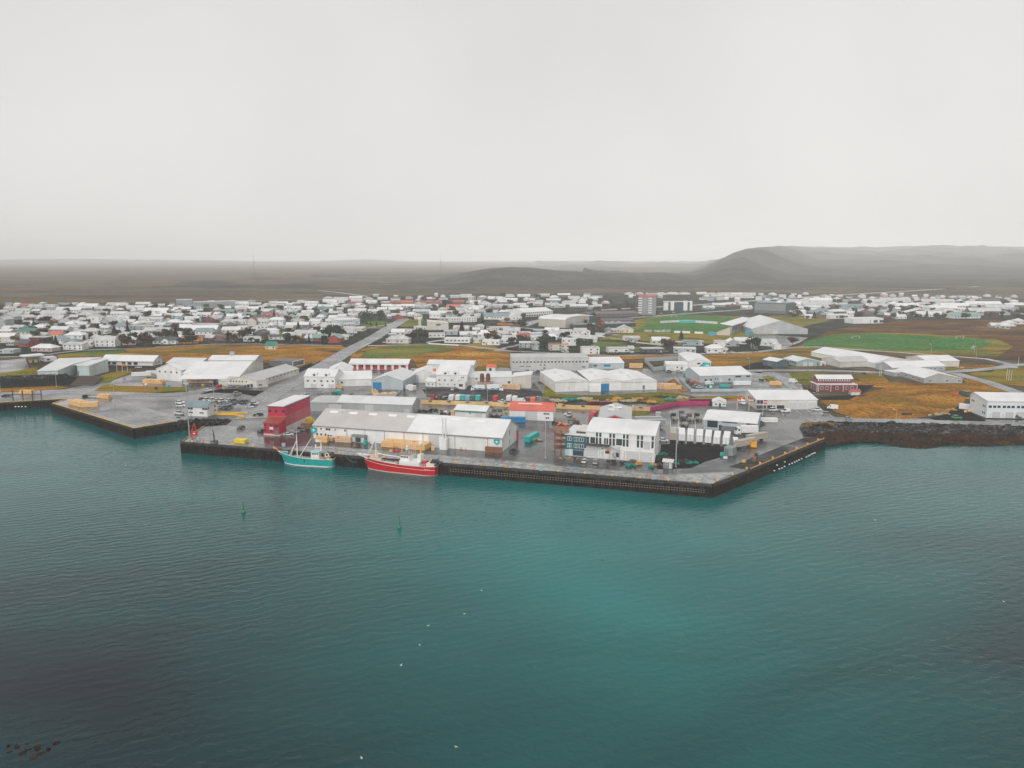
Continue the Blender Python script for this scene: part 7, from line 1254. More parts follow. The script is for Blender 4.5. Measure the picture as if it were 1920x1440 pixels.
for x in (0, 5.5, 11, 16): mb.box(x, x + .4, 0, .4, 0, 6.2)
mb.box(0, 16.4, 0, .4, 3.6, 4.0); mb.build('frame', dsteel, t)

rg = random.Random(77); AREAS = [(600, 745, 700, 765, 'lot behind the crimson tower'), (800, 738, 960, 748, 'upper yard behind the box row'), (1250, 695, 1290, 704, 'street by the turquoise cornered hall'), (880, 800, 930, 806, 'paving behind the warehouse'), (820, 768, 960, 776, 'paving below the ochre wall'), (1060, 776, 1100, 800, 'paving left of the red lorry'), (1330, 718, 1440, 728, 'walled scrap yard'), (250, 722, 420, 732, 'yard before the left factories'), (1640, 690, 1720, 694, 'yard before the huge white hall'), (1350, 855, 1420, 870, 'quay below the transformer kiosk'), (640, 832, 700, 842, 'quay before the freezer cabins')]
ADJ = ['white', 'brown', 'teal', 'yellow', 'dark']; AM = [whitep, brownbox, tealp, yellowp, dsteel]
for x0, y0, x1, y1, lb in AREAS:
    for k in range(5 if x1 - x0 > 60 else 3):
        x, y = rg.uniform(x0, x1), rg.uniform(y0, y1); t = thing('pallet_load', f'{ADJ[k]} pallet load standing on the {lb}', 'pallet load', P(x, y), rg.uniform(0, 3)); mb = MB(); mb.box(-.6, .6, -.5, .5, .05, .2); mb.build('pallet', wood, t)
        mb = MB(); mb.box(-.58, .58, -.48, .48, .2, rg.uniform(.8, 1.7), taper=.04); mb.build('load', AM[k], t); t.scale = (1.2, 1.2, 1.1)
for i, (x, y, d, c, k, lb) in enumerate([(1330, 722, 20, 'white', 'van', 'white van inside the scrap yard'), (1420, 735, 4, 'grey', 'car', 'grey car on the road below the scrap yard'), (1466, 742, 50, 'white', 'car', 'white car on the road bending to the maroon building'), (1528, 741, 5, 'silver', 'car', 'silver car before the maroon building left end'), (1620, 702, 4, 'dark', 'car', 'dark car on the road above the ochre mound'), (1690, 701, 4, 'white', 'van', 'white van before the grey gabled hall'),
        (660, 742, 10, 'grey', 'car', 'grey car on the lot before the two dormer factory'), (600, 738, 5, 'silver', 'car', 'silver car left on the lot before the dormer factory'), (880, 752, 5, 'dark', 'pickup', 'x'), (1150, 778, 5, 'dark', 'car', 'dark car on the green strip beside the red lorry'), (1068, 780, 70, 'white', 'pickup', 'white pickup on the paving right of the coral workshop'), (905, 769, 4, 'grey', 'pickup', 'grey pickup below the ochre wall'),
        (260, 690, 20, 'white', 'car', 'white car on the street by the flagpoles'), (330, 690, 15, 'dark', 'car', 'dark car behind the gable fronted factory'), (390, 733, 5, 'white', 'car', 'white car before the large white hall'), (55, 688, 30, 'grey', 'pickup', 'grey pickup on the filling station forecourt'), (1436, 642, 30, 'white', 'car', 'white car alone on the wet parking ground'), (1590, 787, 0, 'silver', 'car', 'silver car on the shore road')]):
    if lb != 'x': put(k, x, y, d, c, lb, 'car' if k == 'car' else k)
# ================================================================ TOWN
WCOL = {'w': (white_wall, 'white'), 'c': (cream_wall, 'cream'), 'g': (grey_wall, 'grey'), 'b': (blue_wall, 'blue grey'), 'p': (pinkw, 'pinkish'), 'n': (brownw, 'brown'), 'm': (maroon_wall, 'maroon'), 't': (tealwall, 'pale teal'), 'd': (dark_wall, 'dark'), 'o': (orangew, 'orange'), 'r': (mat('brick_red_wall', (.35, .05, .03), .7), 'red')}
RCOL = {'w': (white_roof, 'white'), 'g': (paleg_roof, 'pale grey'), 'G': (grey_roof, 'grey'), 's': (slate_roof, 'slate'), 'r': (red_roof, 'red'), 'o': (coral_roof, 'orange red'), 'v': (green_roof, 'green'), 'd': (dark_roof, 'dark'), 'n': (mat('brown_red_roof', (.22, .08, .07), .7), 'brown red'), 't': (mat('teal_green_roof', (.20, .33, .30), .6), 'sea green')}
soft_roof = clad('weathered_white_roof', (.50, .505, .50), dirt=.2)
KIND = {'b': 'bungalow', 'h': 'hipped house', 'y': 'gabled house', 'f': 'flat-topped house', 'B': 'gambrel house', 'a': 'round shed', 'm': 'lean-to house'}
# x centre, base y, width px, kind, wall, roof, floors  (photo pixels)
HS = '''12 663 26 f b G 1;78 659 46 h p w 1;136 656 38 m w w 1.6;138 640 34 h w w 2;161 653 10 a w w .6;165 647 20 a w w 1;197 650 40 B w w 2;43 650 22 b r d 1;72 642 34 f m G 1.6;104 638 24 b c o 2;52 632 40 h c v 2;12 643 30 B c w 2;110 628 36 b b g 2;134 622 28 h w w 1.6;168 632 32 h c w 2;193 626 18 f w w 1;225 622 26 h w s 2;232 630 22 f p G 1;72 619 30 h c w 1;14 613 30 y g G 4;4 616 18 y g w 3.5;92 602 48 b n w 1;98 592 46 b w w 1;46 600 38 h n G 1.2;51 611 26 b w w 1;18 582 22 b c G 1;42 586 26 b w G 1;50 576 28 b n r 1;65 578 28 b w w 1;92 577 24 f w w 1.6;118 576 24 b d s 1.4;128 585 46 b w g 1;160 594 30 y w G 1.4;175 605 32 y w G 2;198 612 26 y g G 2;100 607 16 y p g 1.6;116 609 20 y w G 1.4;162 578 38 b w w 1;192 583 38 b w w 1;216 576 38 b n w 1;218 600 38 b w w 1;222 592 30 b w g 1;28 592 24 b w G 1;70 608 20 f g G 1;150 613 22 b w g 1;188 592 24 b g G 1;
362 640 36 f o n 1.6;308 645 44 b w d 1.2;249 643 32 f d G 1.2;270 635 36 f w w 1.2;293 627 48 b g w 1.4;265 619 50 f g G 1.6;325 612 25 h g w 1.6;312 611 18 y g G 2;371 624 70 b g w 1.2;382 632 32 b w s 2;382 613 52 f g G 1;394 608 22 y m w 2;427 609 28 h c w 1.3;433 629 34 b c g 2;411 639 20 f n n 1.4;430 640 20 f n n 1.4;441 619 34 f w w 1;267 573 26 b g g 1;228 576 20 b w w 1;253 580 32 b w g 1;291 587 44 b w w 1;308 591 18 b w w 1;319 578 17 b p w 1;341 583 32 b n w 1;341 589 24 b c w 1;359 589 20 b c g 1;325 596 34 b g g 1;341 602 28 b g t 1;246 595 38 h w w 1.2;232 601 24 b w g 1;282 603 44 b w w 1;277 608 26 f c w 1;359 604 26 b w g 1.4;381 594 26 b w g 1;405 584 14 b w t 1;423 588 30 b t t 1;404 591 20 b p n 1;452 583 20 b w w 1;438 597 28 b w w 1;455 601 22 b w g 1;300 614 20 b w g 1;345 618 22 b w w 1;405 600 22 b g G 1;240 608 24 b p g 1;
473 640 34 f w w 1.3;487 635 20 y d d 2;548 638 34 b o G 1.2;626 643 26 y r t 1.5;600 639 28 b r t 1;650 630 24 b b w 1.2;659 625 22 f w w 1.6;646 637 16 b w w 1;572 631 40 b w G 1.2;597 624 34 f w w 1.3;558 606 26 f c w 1.6;517 609 28 h w w 2;527 617 14 f t w 1.3;546 615 20 b t w 1.1;569 614 18 b g w 1.1;589 612 22 f w w 1.3;585 602 22 f n G 1;674 621 18 f c w 1.3;471 612 20 y c n 2.4;489 617 30 f w w 1.2;454 620 22 f w w 1.5;450 608 22 b w w 1;508 616 12 f b w 1.3;529 598 16 y g w 1.6;546 601 18 y g G 1.6;568 596 26 b w w 1;504 595 30 b w r 1;527 590 20 b w w 1;547 588 20 b t w 1;576 590 22 b w g 1;607 595 18 y t t 1.4;598 584 18 b w v 1;615 587 16 b w w 1;626 591 18 b n w 1;624 600 16 b w w 1;636 583 14 b w w 1;666 587 28 b c g 1;661 595 18 b c w 1;647 576 14 b w w 1;664 573 28 b c n 1.2;471 582 28 b w w 1;448 580 18 b w g 1;490 579 12 b w w 1;520 577 24 b w w 1;548 581 32 b w g 1;529 571 18 b w w 1;543 574 14 b w g 1;564 568 14 b w w 1;583 571 26 b w g 1;582 577 24 b n g 1;610 578 32 b t g 1;616 567 22 b w g 1;615 562 18 b w w 1;639 563 28 b w w 1;622 569 20 b w w 1;667 561 24 b w w 1;668 566 22 b w w 1;452 571 26 b w w 1;479 574 20 b n G 1;500 586 22 b n w 1;635 590 14 b w g 1;470 594 22 b t t 1;555 572 16 b p g 1;600 598 14 b n G 1;640 597 18 b w g 1;
745 644 45 h c w 1.3;746 630 24 b w w 1.4;768 626 30 f w w 1.4;735 633 14 f t g 1.2;870 607 2 f w w 1;830 602 22 f g g 1.2;819 633 32 f w w 1.3;846 628 28 f b w 1.4;857 643 50 f w w 1.4;864 623 30 b p w 1.4;878 634 32 b g g 1.2;893 623 14 b c g 1;790 588 32 b t w 1.1;813 592 16 b c w 1.2;829 591 16 b g w 1.1;845 591 16 b w g 1.1;861 591 16 b w w 1.1;879 590 18 b w w 1.1;748 597 28 b r w 1.3;731 597 12 b w w 1;740 578 24 b w w 1;764 577 24 b w w 1;790 578 26 b b w 1;812 577 20 b w w 1;742 584 26 b n w 1;700 588 20 b w g 1;720 590 20 b c G 1;674 586 24 b c g 1;686 592 20 b w w 1;724 577 20 b w w 1;700 578 16 b w g 1;742 570 22 b n r 1;764 570 22 b n o 1;788 570 22 b c n 1;812 570 24 b n r 1;836 569 24 b p n 1;860 569 22 b n r 1;881 569 18 b p n 1;849 578 26 b w o 1;876 578 26 b w w 1;866 585 20 b c w 1;888 584 20 b c w 1;690 563 18 b w w 1;717 562 18 b w w 1;741 563 18 b p w 1;767 561 12 b w w 1.2;788 560 16 b w w 1.2;811 561 18 b g g 1;831 562 16 b n g 1;853 559 18 b w w 1.4;874 558 22 b w w 1.4;696 569 20 b w w 1;722 570 18 b w w 1;891 570 20 b w w 1;755 590 12 b w g 1;772 593 14 b t w 1;
920 647 36 f w w 1.3;894 643 15 f c w 1.2;946 644 14 f w w 1.3;955 641 26 b c w 1.1;980 638 24 b w r 1.3;915 632 28 b n w 1.4;942 631 24 b g w 1;959 626 32 b w w 1.2;1005 632 26 f b g 1.2;1047 633 33 b w w 1.2;1087 630 40 f w w 1.6;1093 644 30 b w w 1.6;1067 648 30 f w g 2;986 652 26 f g w 1.5;1005 656 14 f g w 2.2;1042 657 24 f c n 1.8;1060 660 13 f c o 2.2;1108 664 34 f w w 1.8;931 599 48 b w s 1.4;967 600 26 y w w 1.3;937 578 28 b p w 1.2;1003 573 28 b p w 1;974 575 24 b w g 1;1035 575 26 b t w 1;1067 571 26 h w w 1.2;1047 577 28 b b w 1;1086 576 34 b w g .7;958 565 24 b w w 1;982 557 24 b w w 1;1002 560 16 b w w 1;1020 556 22 b c w 1;1039 559 16 h w w 1;1058 556 24 b n w 1.2;1076 561 22 b w w 1.1;1038 566 26 b d g 1;953 557 24 h w w 1;905 559 14 b w w 1;922 561 14 b w w 1;1116 563 24 h w w 1.2;900 588 13 y w w 1.1;914 589 13 y n w 1.1;928 590 13 y w w 1.1;942 589 13 y g w 1.1;954 588 12 y w w 1.1;938 619 40 f w w 1;912 622 28 f d G 1;1034 625 28 b w w 1;985 629 20 f n w 1;896 580 20 b w w 1;910 573 24 y w w 1.2;1010 624 22 f g w 1;1060 625 26 f w g 1;968 634 14 b w g 1;
1160 662 40 f w w 1.3;1184 661 9 f w w 1.2;1226 662 44 f d G 1.2;1284 662 44 f b g 1.3;1172 624 32 y c w 1.2;1150 624 10 y c w 1;1141 624 14 h p s 1;1185 639 30 f w w 1.2;1191 642 20 f g w 1.3;1236 646 26 b c w 1.3;1250 647 14 f c w 2.2;1296 648 30 f t s 1.3;1275 648 16 f n G 1;1313 648 14 f b g 1.3;1181 553 20 b w w 1;1200 553 18 b w w 1;1222 552 20 b w w 1;1240 553 20 b w w 1;1262 552 22 b w w 1;1284 552 20 b w w 1;1316 552 18 b w w 1;1336 553 20 b w w 1;1358 553 22 b w w 1;1382 554 22 b w w 1;1406 554 22 b w w 1;1430 554 22 b w w 1;1452 554 20 b w w 1;1239 559 18 f w w 1.4;1186 558 12 b w w 1;1120 558 20 b w w .9;1136 570 14 b w w .8;1345 558 22 b t w 1;1370 558 24 b w w 1;1400 559 30 h w w 1;1440 559 18 b w w 1;1110 642 20 b w w 1.2;1125 632 20 f w G 1;
1342 662 34 h w w 1.3;1361 663 12 y w w 1.4;1352 649 26 f w w 1.4;1374 650 24 y g w 1.2;1398 645 40 b w g 1;1440 648 40 b w w 1;1458 655 14 a w w 1.2;1415 655 12 f g g 1;1348 575 24 b g g 1;1370 574 24 b n g 1;1395 573 20 b p g 1;1402 580 20 b c w 1;1330 580 22 b t g .9;1500 569 44 b w w 1;1540 566 44 b w w 1;1485 574 40 b w w 1;1530 575 46 b w w 1.1;1497 582 22 b t w 1;1525 580 30 h w g 1;1545 586 30 h n s 1;1560 574 26 b n w 1;1490 553 10 f w w 1.2;1512 553 8 f w w 1.2;1480 588 14 b t s 1;1556 593 18 b w w .8;
1573 588 34 h n g 1;1535 590 34 h d s 1;1540 572 38 b w w 1;1606 577 34 b t s 1;1621 590 32 y n w 1.2;1590 583 26 b w s 1;1653 578 56 b n w 1;1703 577 42 b n w 1;1640 569 40 b w w 1.1;1680 567 56 b w w 1.4;1723 591 48 y n g 1.3;1778 588 52 y w w 1.2;1744 594 46 b w g 1;1812 597 56 b w t 1.2;1760 570 60 b c w 1.4;1770 582 52 b n w 1;1792 577 52 b w w 1;1846 574 66 b w w 1.2;1848 587 58 b n w 1;1877 580 52 b w w 1;1903 576 34 b n w 1.2;1911 588 22 b n w 1;1617 592 2 f d d 1;1857 567 40 f d s 1.6;1718 564 12 f w g 1.6;1738 564 18 f b g 1.4;1750 564 8 f w w 1.6;1680 562 26 f d s 1;1700 562 10 f c g 1;1876 617 34 b g g 1.3;1896 612 18 h w g 1.3;1914 608 18 h w g 1.3;1630 598 34 f d d 1;1672 595 26 b n g 1;1690 598 20 b w g 1;1590 566 22 f b g 1;1606 563 14 f w w 1;1930 574 30 b w w 1;1935 590 26 b w w 1'''
houses = []
for zi, chunk in enumerate(HS.replace('\n', '').split(';')):
    q = chunk.split()
    if len(q) < 7 or float(q[2]) < 5: continue
    houses.append((float(q[0]), float(q[1]), float(q[2]), q[3], q[4], q[5], float(q[6])))
def zone(x): return 0 if x < 235 else 1 if x < 455 else 2 if x < 690 else 3 if x < 900 else 4 if x < 1125 else 5 if x < 1330 else 6 if x < 1565 else 7
ZN = ['far left of town', 'near grey apartment slabs', 'left of main road', 'around the church', 'around sports hall', 'beside the stadium', 'around dark hotel', 'beyond practice pitch']
def band(y): return int((y - 548) // 13)
BN = ['farthest row', 'second farthest row', 'third farthest row', 'far middle row', 'middle row', 'near middle row', 'second front row', 'front row', 'nearest row', 'nearest row']
from collections import defaultdict
grp = defaultdict(list)
for h in houses: grp[(zone(h[0]), band(h[1]), h[3], h[4], h[5])].append(h)
ORD = ['leftmost', 'second from left', 'third from left', 'fourth from left', 'fifth from left', 'sixth from left', 'seventh from left', 'eighth from left', 'ninth from left', 'tenth from left', 'eleventh from left', 'twelfth from left', 'thirteenth from left', 'fourteenth from left', 'fifteenth from left', 'sixteenth from left']
label_of = {}
for k_, hs_ in grp.items():
    hs_.sort()
    for i, h in enumerate(hs_):
        base = f'{WCOL[h[4]][1]} {KIND[h[3]]}, {RCOL[h[5]][1]} roof, {BN[min(9, max(0, k_[1]))]} {ZN[k_[0]]}'
        label_of[h] = base if len(hs_) == 1 else base + f', {ORD[min(i, 15)]}'
print('houses', len(houses))
# nearest 300 are things; anything beyond is one mass
houses.sort(key=lambda h: -h[2] * (h[1] - 470))
ind, rest = houses[:300], houses[300:]
hr = random.Random(5)
WBIG = {}
def add_house(h, i):
    x, y, wd, kd, wc, rc, fl = h
    rot = hr.uniform(-.16, .16) if kd != 'y' else hr.uniform(-.25, .25)
    c_ = P(x, y); Wm = wd * MPP(x, y); Wm = min(Wm, 62)
    dep = {'b': 10, 'h': 10.5, 'y': 13, 'f': 11, 'B': 9, 'a': 8, 'm': 10}[kd]
    if Wm < 9: dep = 7
    if Wm > 30: dep = 15
    Lr = max(4.0, (Wm - abs(math.sin(rot)) * dep * .8))
    hh = 2.9 * fl
    a = c_ - Vector((math.cos(rot), math.sin(rot), 0)) * Lr / 2; b_ = c_ + Vector((math.cos(rot), math.sin(rot), 0)) * Lr / 2
    rf = {'b': ('gx', dep * .27), 'h': ('hip', 3.0), 'y': ('gy', min(4.2, Lr * .28)), 'f': ('flat', 0), 'B': ('gbx', 3.2), 'a': ('ay', 1.6), 'm': ('mx', 1.2)}[kd]
    wins = []
    if y > 572:
        kn = 'n' if y < 600 else hr.choice('nnd')
        n_ = max(2, min(9, int(Lr / 4)))
        us = [u for u in lin(.12, .88, n_) if hr.random() > .12]
        if fl >= 1.5:
            wins.append(('F', us, .74, 1.5, 1.1, kn)); wins.append(('F', [u for u in us if hr.random() > .3], .26, 1.4, 1.1, kn))
        else: wins.append(('F', us, .55, hr.choice((1.4, 1.8, 2.2)), 1.15, kn))
    rmt = RCOL[rc][0] if rc != 'w' else hr.choice((white_roof, soft_roof, soft_roof))
    t, Lx, D, H = bld('house', label_of[h], 'house', (a.x, a.y), (b_.x, b_.y), hh, D=dep, roof=rf, wm=WCOL[wc][0], rm=rmt, wins=wins, ov=.5, px=False, group='houses of the town')
    if y > 590 and kd in 'bhyB' and hr.random() < .6:
        mb = MB(); mb.box(Lx * .4, Lx * .4 + .7, D * .45, D * .45 + .7, H + .8, H + 3.2); mb.build('chimney', WCOL[wc][0], t)
    if kd == 'b' and Wm > 15 and y > 566 and hr.random() < .6:      # cross gable
        gw = hr.uniform(5, 7.5); gx0 = Lx * hr.uniform(.08, .55); gh = H + hr.uniform(0, .3); mb = MB(); mb.prism([(gx0, 0), (gx0, gh), (gx0 + gw / 2, gh + 1.9), (gx0 + gw, gh), (gx0 + gw, 0)], 'y', -2.6, 3); mb.build('wing', WCOL[wc][0], t)
        mb = MB(); mb.prism([(gx0 - .4, gh - .1), (gx0 + gw / 2, gh + 1.95), (gx0 + gw + .4, gh - .1), (gx0 + gw + .4, gh + .12), (gx0 + gw / 2, gh + 2.2), (gx0 - .4, gh + .12)], 'y', -3.0, dep * .45); mb.build('roof', rmt, t)
        if y > 580: link('window', win_me(1.8, 1.1, 'n'), t, (gx0 + gw / 2, -2.6, H * .55))
    if y > 618 and hr.random() < .7:
        link('door', win_me(1.1, 2.1, 'G' if hr.random() < .5 else 'W'), t, (Lx * hr.choice((.2, .5, .8)) + .9, 0, 1.15), 0)
    return t
for i, h in enumerate(ind): add_house(h, i)
# the many smaller houses between and behind them: one mass
fr = random.Random(9); fill = [(h[0], h[1], min(40, h[2] * MPP(h[0], h[1])), h[6]) for h in rest]
for _ in range(6000):
    x = fr.uniform(0, 1915); y = fr.uniform(556, 648)
    if x < 330 and y < 572 or 330 <= x < 600 and y < 568 or 440 < x < 640 and y < 565: continue
    if x > 1125 and y > (566 if x < 1400 else 598 if x < 1560 else 592): continue
    if 1125 < x < 1320 and y > 556 or 1400 < x < 1500 and y > 566: continue
    if 690 < x < 900 and y > 600 or 660 < x < 770 and y > 592 or x < 110 and y > 650 or 940 < x < 1200 and 580 < y < 622 or 900 < x < 1000 and 600 < y < 615 or y > 640 and x > 240: continue
    if abs(x - (700 + (y - 634) * -1.6)) < 16 and y > 598 or x > 900 and y > 652: continue
    wpx = fr.uniform(9, 15) / MPP(x, y)
    if any(abs(x - h[0]) < (h[2] + wpx) * .46 and -4 < (h[1] - y) < 4.5 for h in houses) or any(abs(x - f[0]) < wpx * 1.05 and abs(f[1] - y) < 3.2 for f in fill): continue
    fill.append((x, y, wpx * MPP(x, y), fr.choice((1, 1, 1, 1.2, 1.8))))
    if len(fill) > 420: break
wmats = [white_wall, cream_wall, grey_wall, blue_wall, brownw, pinkw]; rmats = [white_roof, soft_roof, paleg_roof, soft_roof, grey_roof, soft_roof, slate_roof, paleg_roof, dark_roof]
mb = MB(); c0 = Vector((0, 0, Q))
for x, y, wm_, fl in fill:
    c_ = P(x, y); a_ = fr.uniform(-.5, .5); ca, sa = math.cos(a_), math.sin(a_); hw, dp, hh = wm_ / 2, fr.uniform(7, 10), 2.8 * fl; mi, ri = fr.randrange(6) if fr.random() < .6 else 0, 6 + fr.randrange(9); rs = fr.uniform(1.8, 3)
    T = lambda u, v, z: (c_.x + u * ca - v * sa, c_.y + u * sa + v * ca, z)
    if fr.random() < .35: hw, dp = dp / 2, wm_; 
    mb.box(c_.x - hw, c_.x + hw, c_.y, c_.y + dp, 0, hh, mi, rot=a_)
    cy = dp / 2; ca_, sa_ = ca, sa; T = lambda u, v, z: (c_.x + u * ca_ - (v - cy) * sa_, c_.y + cy + u * sa_ + (v - cy) * ca_, z); i = len(mb.v); o_ = .5
    hip = fr.choice((0, 0, hw * .6)); mb.v += [T(-hw - o_, -o_, hh - .1), T(hw + o_, -o_, hh - .1), T(hw + o_ - hip, cy, hh + rs), T(-hw - o_ + hip, cy, hh + rs), T(hw + o_, dp + o_, hh - .1), T(-hw - o_, dp + o_, hh - .1)]
    for f, m_ in (((0, 1, 2, 3), ri), ((3, 2, 4, 5), ri), ((5, 0, 3), ri if hip else mi), ((1, 4, 2), ri if hip else mi)): mb.f.append(tuple(i + a for a in f)); mb.m.append(m_)
    if y > 575:
        for k in range(3): u0 = -hw + hw * 2 * (k + .3) / 3; mb.face([T(u0, -.06, hh - 1.9), T(u0 + 1.3, -.06, hh - 1.9), T(u0 + 1.3, -.06, hh - .8), T(u0, -.06, hh - .8)], 15)
o = mb.build('small_houses', wmats + rmats + [glass], None, (0, 0, Q)); o['kind'] = 'stuff'; o['label'] = 'small houses filling the blocks of the misty town'
houses = houses + [(f[0], f[1], f[2] / MPP(f[0], f[1]) * .8) for f in fill]
# ---- trees and shrubs
def leafcrown(name, n, rx, rz, z0, m, seed, conifer=False):
    rg = random.Random(seed); mb = MB(); clumps = [(Vector((rg.uniform(-.7, .7) * rx, rg.uniform(-.7, .7) * rx, z0 + rz * (1 + rg.uniform(-.6, .6)))), rg.uniform(.35, .6)) for _ in range(11)]
    for _ in range(n):
        if conifer:
            z = rg.random(); r_ = rx * (1 - z) * rg.uniform(.5, 1.05); a = rg.uniform(0, 6.283); p = Vector((r_ * math.cos(a), r_ * math.sin(a), z0 + z * rz * 2))
        else:
            c_, cr = rg.choice(clumps); v = Vector((rg.gauss(0, 1), rg.gauss(0, 1), rg.gauss(0, .8))).normalized() * rx * cr * rg.uniform(.6, 1.1); p = c_ + v
            if p.z < z0 * .4: p.z = z0 * .4 + rg.random() * .4
        s = rg.uniform(.18, .42) * (rx / 2.2) ** .5; u = Vector((rg.uniform(-1, 1), rg.uniform(-1, 1), rg.uniform(-1, 1))).normalized(); w_ = u.orthogonal().normalized()
        mb.face([p - u * s - w_ * s * .7, p + u * s - w_ * s * .7, p + u * s + w_ * s * .7, p - u * s + w_ * s * .7])
    return mb.data(name, m)
def leafmat(name, a, b_):
    m = mat(name, a, .9, var=0, spec=.05); t = m.node_tree; b = t.nodes['Principled BSDF']; n = t.nodes.new('ShaderNodeTexNoise'); n.inputs['Scale'].default_value = 1.1
    tc = t.nodes.new('ShaderNodeTexCoord'); t.links.new(tc.outputs['Object'], n.inputs['Vector']); r = t.nodes.new('ShaderNodeValToRGB'); r.color_ramp.elements[0].position = .35; r.color_ramp.elements[1].position = .65
    r.color_ramp.elements[0].color = (*a, 1); r.color_ramp.elements[1].color = (*b_, 1); t.links.new(n.outputs['Fac'], r.inputs[0]); t.links.new(r.outputs[0], b.inputs['Base Color']); return m
LM = [leafmat('leaf_brown', (.045, .03, .018), (.10, .07, .035)), leafmat('leaf_dark_green', (.02, .035, .018), (.05, .07, .03)), leafmat('leaf_conifer', (.012, .03, .02), (.03, .055, .035)), leafmat('leaf_rust', (.10, .055, .015), (.20, .10, .025))]
CR = [leafcrown('crown', 520, 2.3, 1.5, 1.5, LM[0], 1), leafcrown('crown', 520, 2.3, 1.6, 1.5, LM[1], 2), leafcrown('crown', 420, 1.6, 2.6, .5, LM[2], 3, True), leafcrown('crown', 480, 2.2, 1.5, 1.4, LM[3], 4)]
tm = MB(); tm.tube((0, 0, 0), (0, 0, 1.7), .16, 6, .1)
for a in range(5): tm.tube((0, 0, 1.0 + a * .12), (1.3 * math.cos(a * 1.3), 1.3 * math.sin(a * 1.3), 2.5 + a * .1), .07, 4, .03)
TRK = tm.data('trunk', mat('bark', (.06, .045, .035), .9, var=.4))
TN = ['brown', 'dark green', 'conifer', 'rust coloured']
def tree(x, y, k, s, label, group=None):
    t = thing('tree' if k == 2 else 'shrub_tree', label, 'tree', P(x, y), R.uniform(0, 6), group); link('trunk', TRK, t); link('crown', CR[k], t); t.scale = (s * R.uniform(.9, 1.4), s * R.uniform(.9, 1.2), s); return t
for x, y, k, s, lb in [(785, 640, 1, 2.5, 'big dark green tree clump right of the white hexagonal house'), (775, 640, 0, 2.0, 'brown tree at the left edge of the big clump'), (796, 639, 1, 2.0, 'dark green tree at the right edge of the big clump'), (228, 647, 3, 2.2, 'rust coloured tree right of the gambrel roofed house'), (240, 650, 0, 2.0, 'brown tree left of the black roofed houses'), (273, 648, 3, 2.2, 'rust coloured tree before the flat white house'), (281, 648, 0, 1.8, 'brown tree beside the rust coloured tree'),
                       (330, 642, 2, 2.4, 'dark conifer left of the orange house'), (316, 634, 0, 2.0, 'brown tree behind the black roofed house'), (84, 611, 0, 2.4, 'brown tree behind the cream hip roofed house'), (64, 612, 2, 1.6, 'dark conifer left of the brown tree'), (77, 632, 0, 1.8, 'brown tree left of the orange roofed cream house'), (465, 632, 1, 2.0, 'dark tree above the flat roofed corner house'), (455, 636, 0, 2.0, 'brown tree left of the dark tree'), (625, 632, 1, 2.6, 'large dark green tree behind the red house'), (612, 634, 1, 2.2, 'dark green tree left of the large one'), (640, 631, 0, 1.8, 'brown tree right of the large dark green one'),
                       (866, 628, 2, 2.4, 'conifer beside the pink house'), (540, 645, 1, 1.4, 'dark hedge tree left of the orange lit house'), (1018, 653, 1, 2.3, 'dark tree between grey and brown fronted houses'), (1024, 648, 1, 2.0, 'dark tree behind the one before the brown fronted house'), (1124, 624, 3, 2.6, 'rust coloured tree before the dark pool building'), (1252, 657, 0, 2.2, 'dark leafless tree right of the black fronted house'), (1411, 656, 1, 2.4, 'dark round tree among the white houses below the parking ground'), (1277, 637, 2, 1.6, 'conifer behind the teal grey house'), (1486, 647, 0, 1.6, 'dark bush at the edge of the parking ground'), (1092, 655, 1, 2.0, 'dark hedge tree left of the long white flat house'),
                       (715, 600, 1, 2.6, 'dark tree near the oval green'), (1008, 560, 1, 2.0, 'tree among the far houses above the school'), (690, 602, 1, 2.6, 'dark tree left of the road bend'), (835, 575, 1, 2.4, 'dark tree between the orange red roofs'), (942, 560, 1, 2.4, 'dark tree among the top row'), (350, 583, 0, 1.6, 'x')]:
    if lb != 'x': tree(x, y, k, s, lb)
tr = random.Random(21); n_t = 0
zg = defaultdict(int)
cand = []
for _ in range(5000):
    x = tr.uniform(0, 1915); 
    y = tr.uniform(578 if x < 640 else 564, 648) if x < 1120 else tr.uniform(562, 600)
    if x > 1120 and not (1480 < x) and not (x < 1190 and y < 585): continue
    if 690 < x < 900 and y > 602: continue
    if 640 < x < 770 and 592 < y < 650: continue
    if x < 110 and y > 652: continue
    if 990 < x < 1095 and 584 < y < 622: continue
    if any(abs(x - h[0]) < h[2] * .5 + 1 and -2 < (h[1] - y) < 5 for h in houses): continue
    if any(abs(x - a) < 9 and abs(y - b_) < 4 for a, b_ in cand): continue
    if abs(x - (700 + (y - 634) * -1.6)) < 14 and y > 600: continue
    cand.append((x, y))
    if len(cand) >= 240: break
cand = sorted(cand); zk = defaultdict(list); rows_ = []
for x, y in cand:
    k = tr.choice((0, 0, 1, 1, 1, 2, 3)) if y > 590 else tr.choice((0, 1, 1)); b_ = f'{BN[min(9, max(0, band(y)))]} {ZN[zone(x)]}'; zk[(k, b_)].append((x, y))
for (k, b_), l_ in zk.items():
    for i, (x, y) in enumerate(l_): tree(x, y, k, tr.uniform(1.0, 1.9), f'{TN[k]} tree between houses, {b_}' + (f', {ORD[i]}' if len(l_) > 1 else ''), 'trees between the houses')
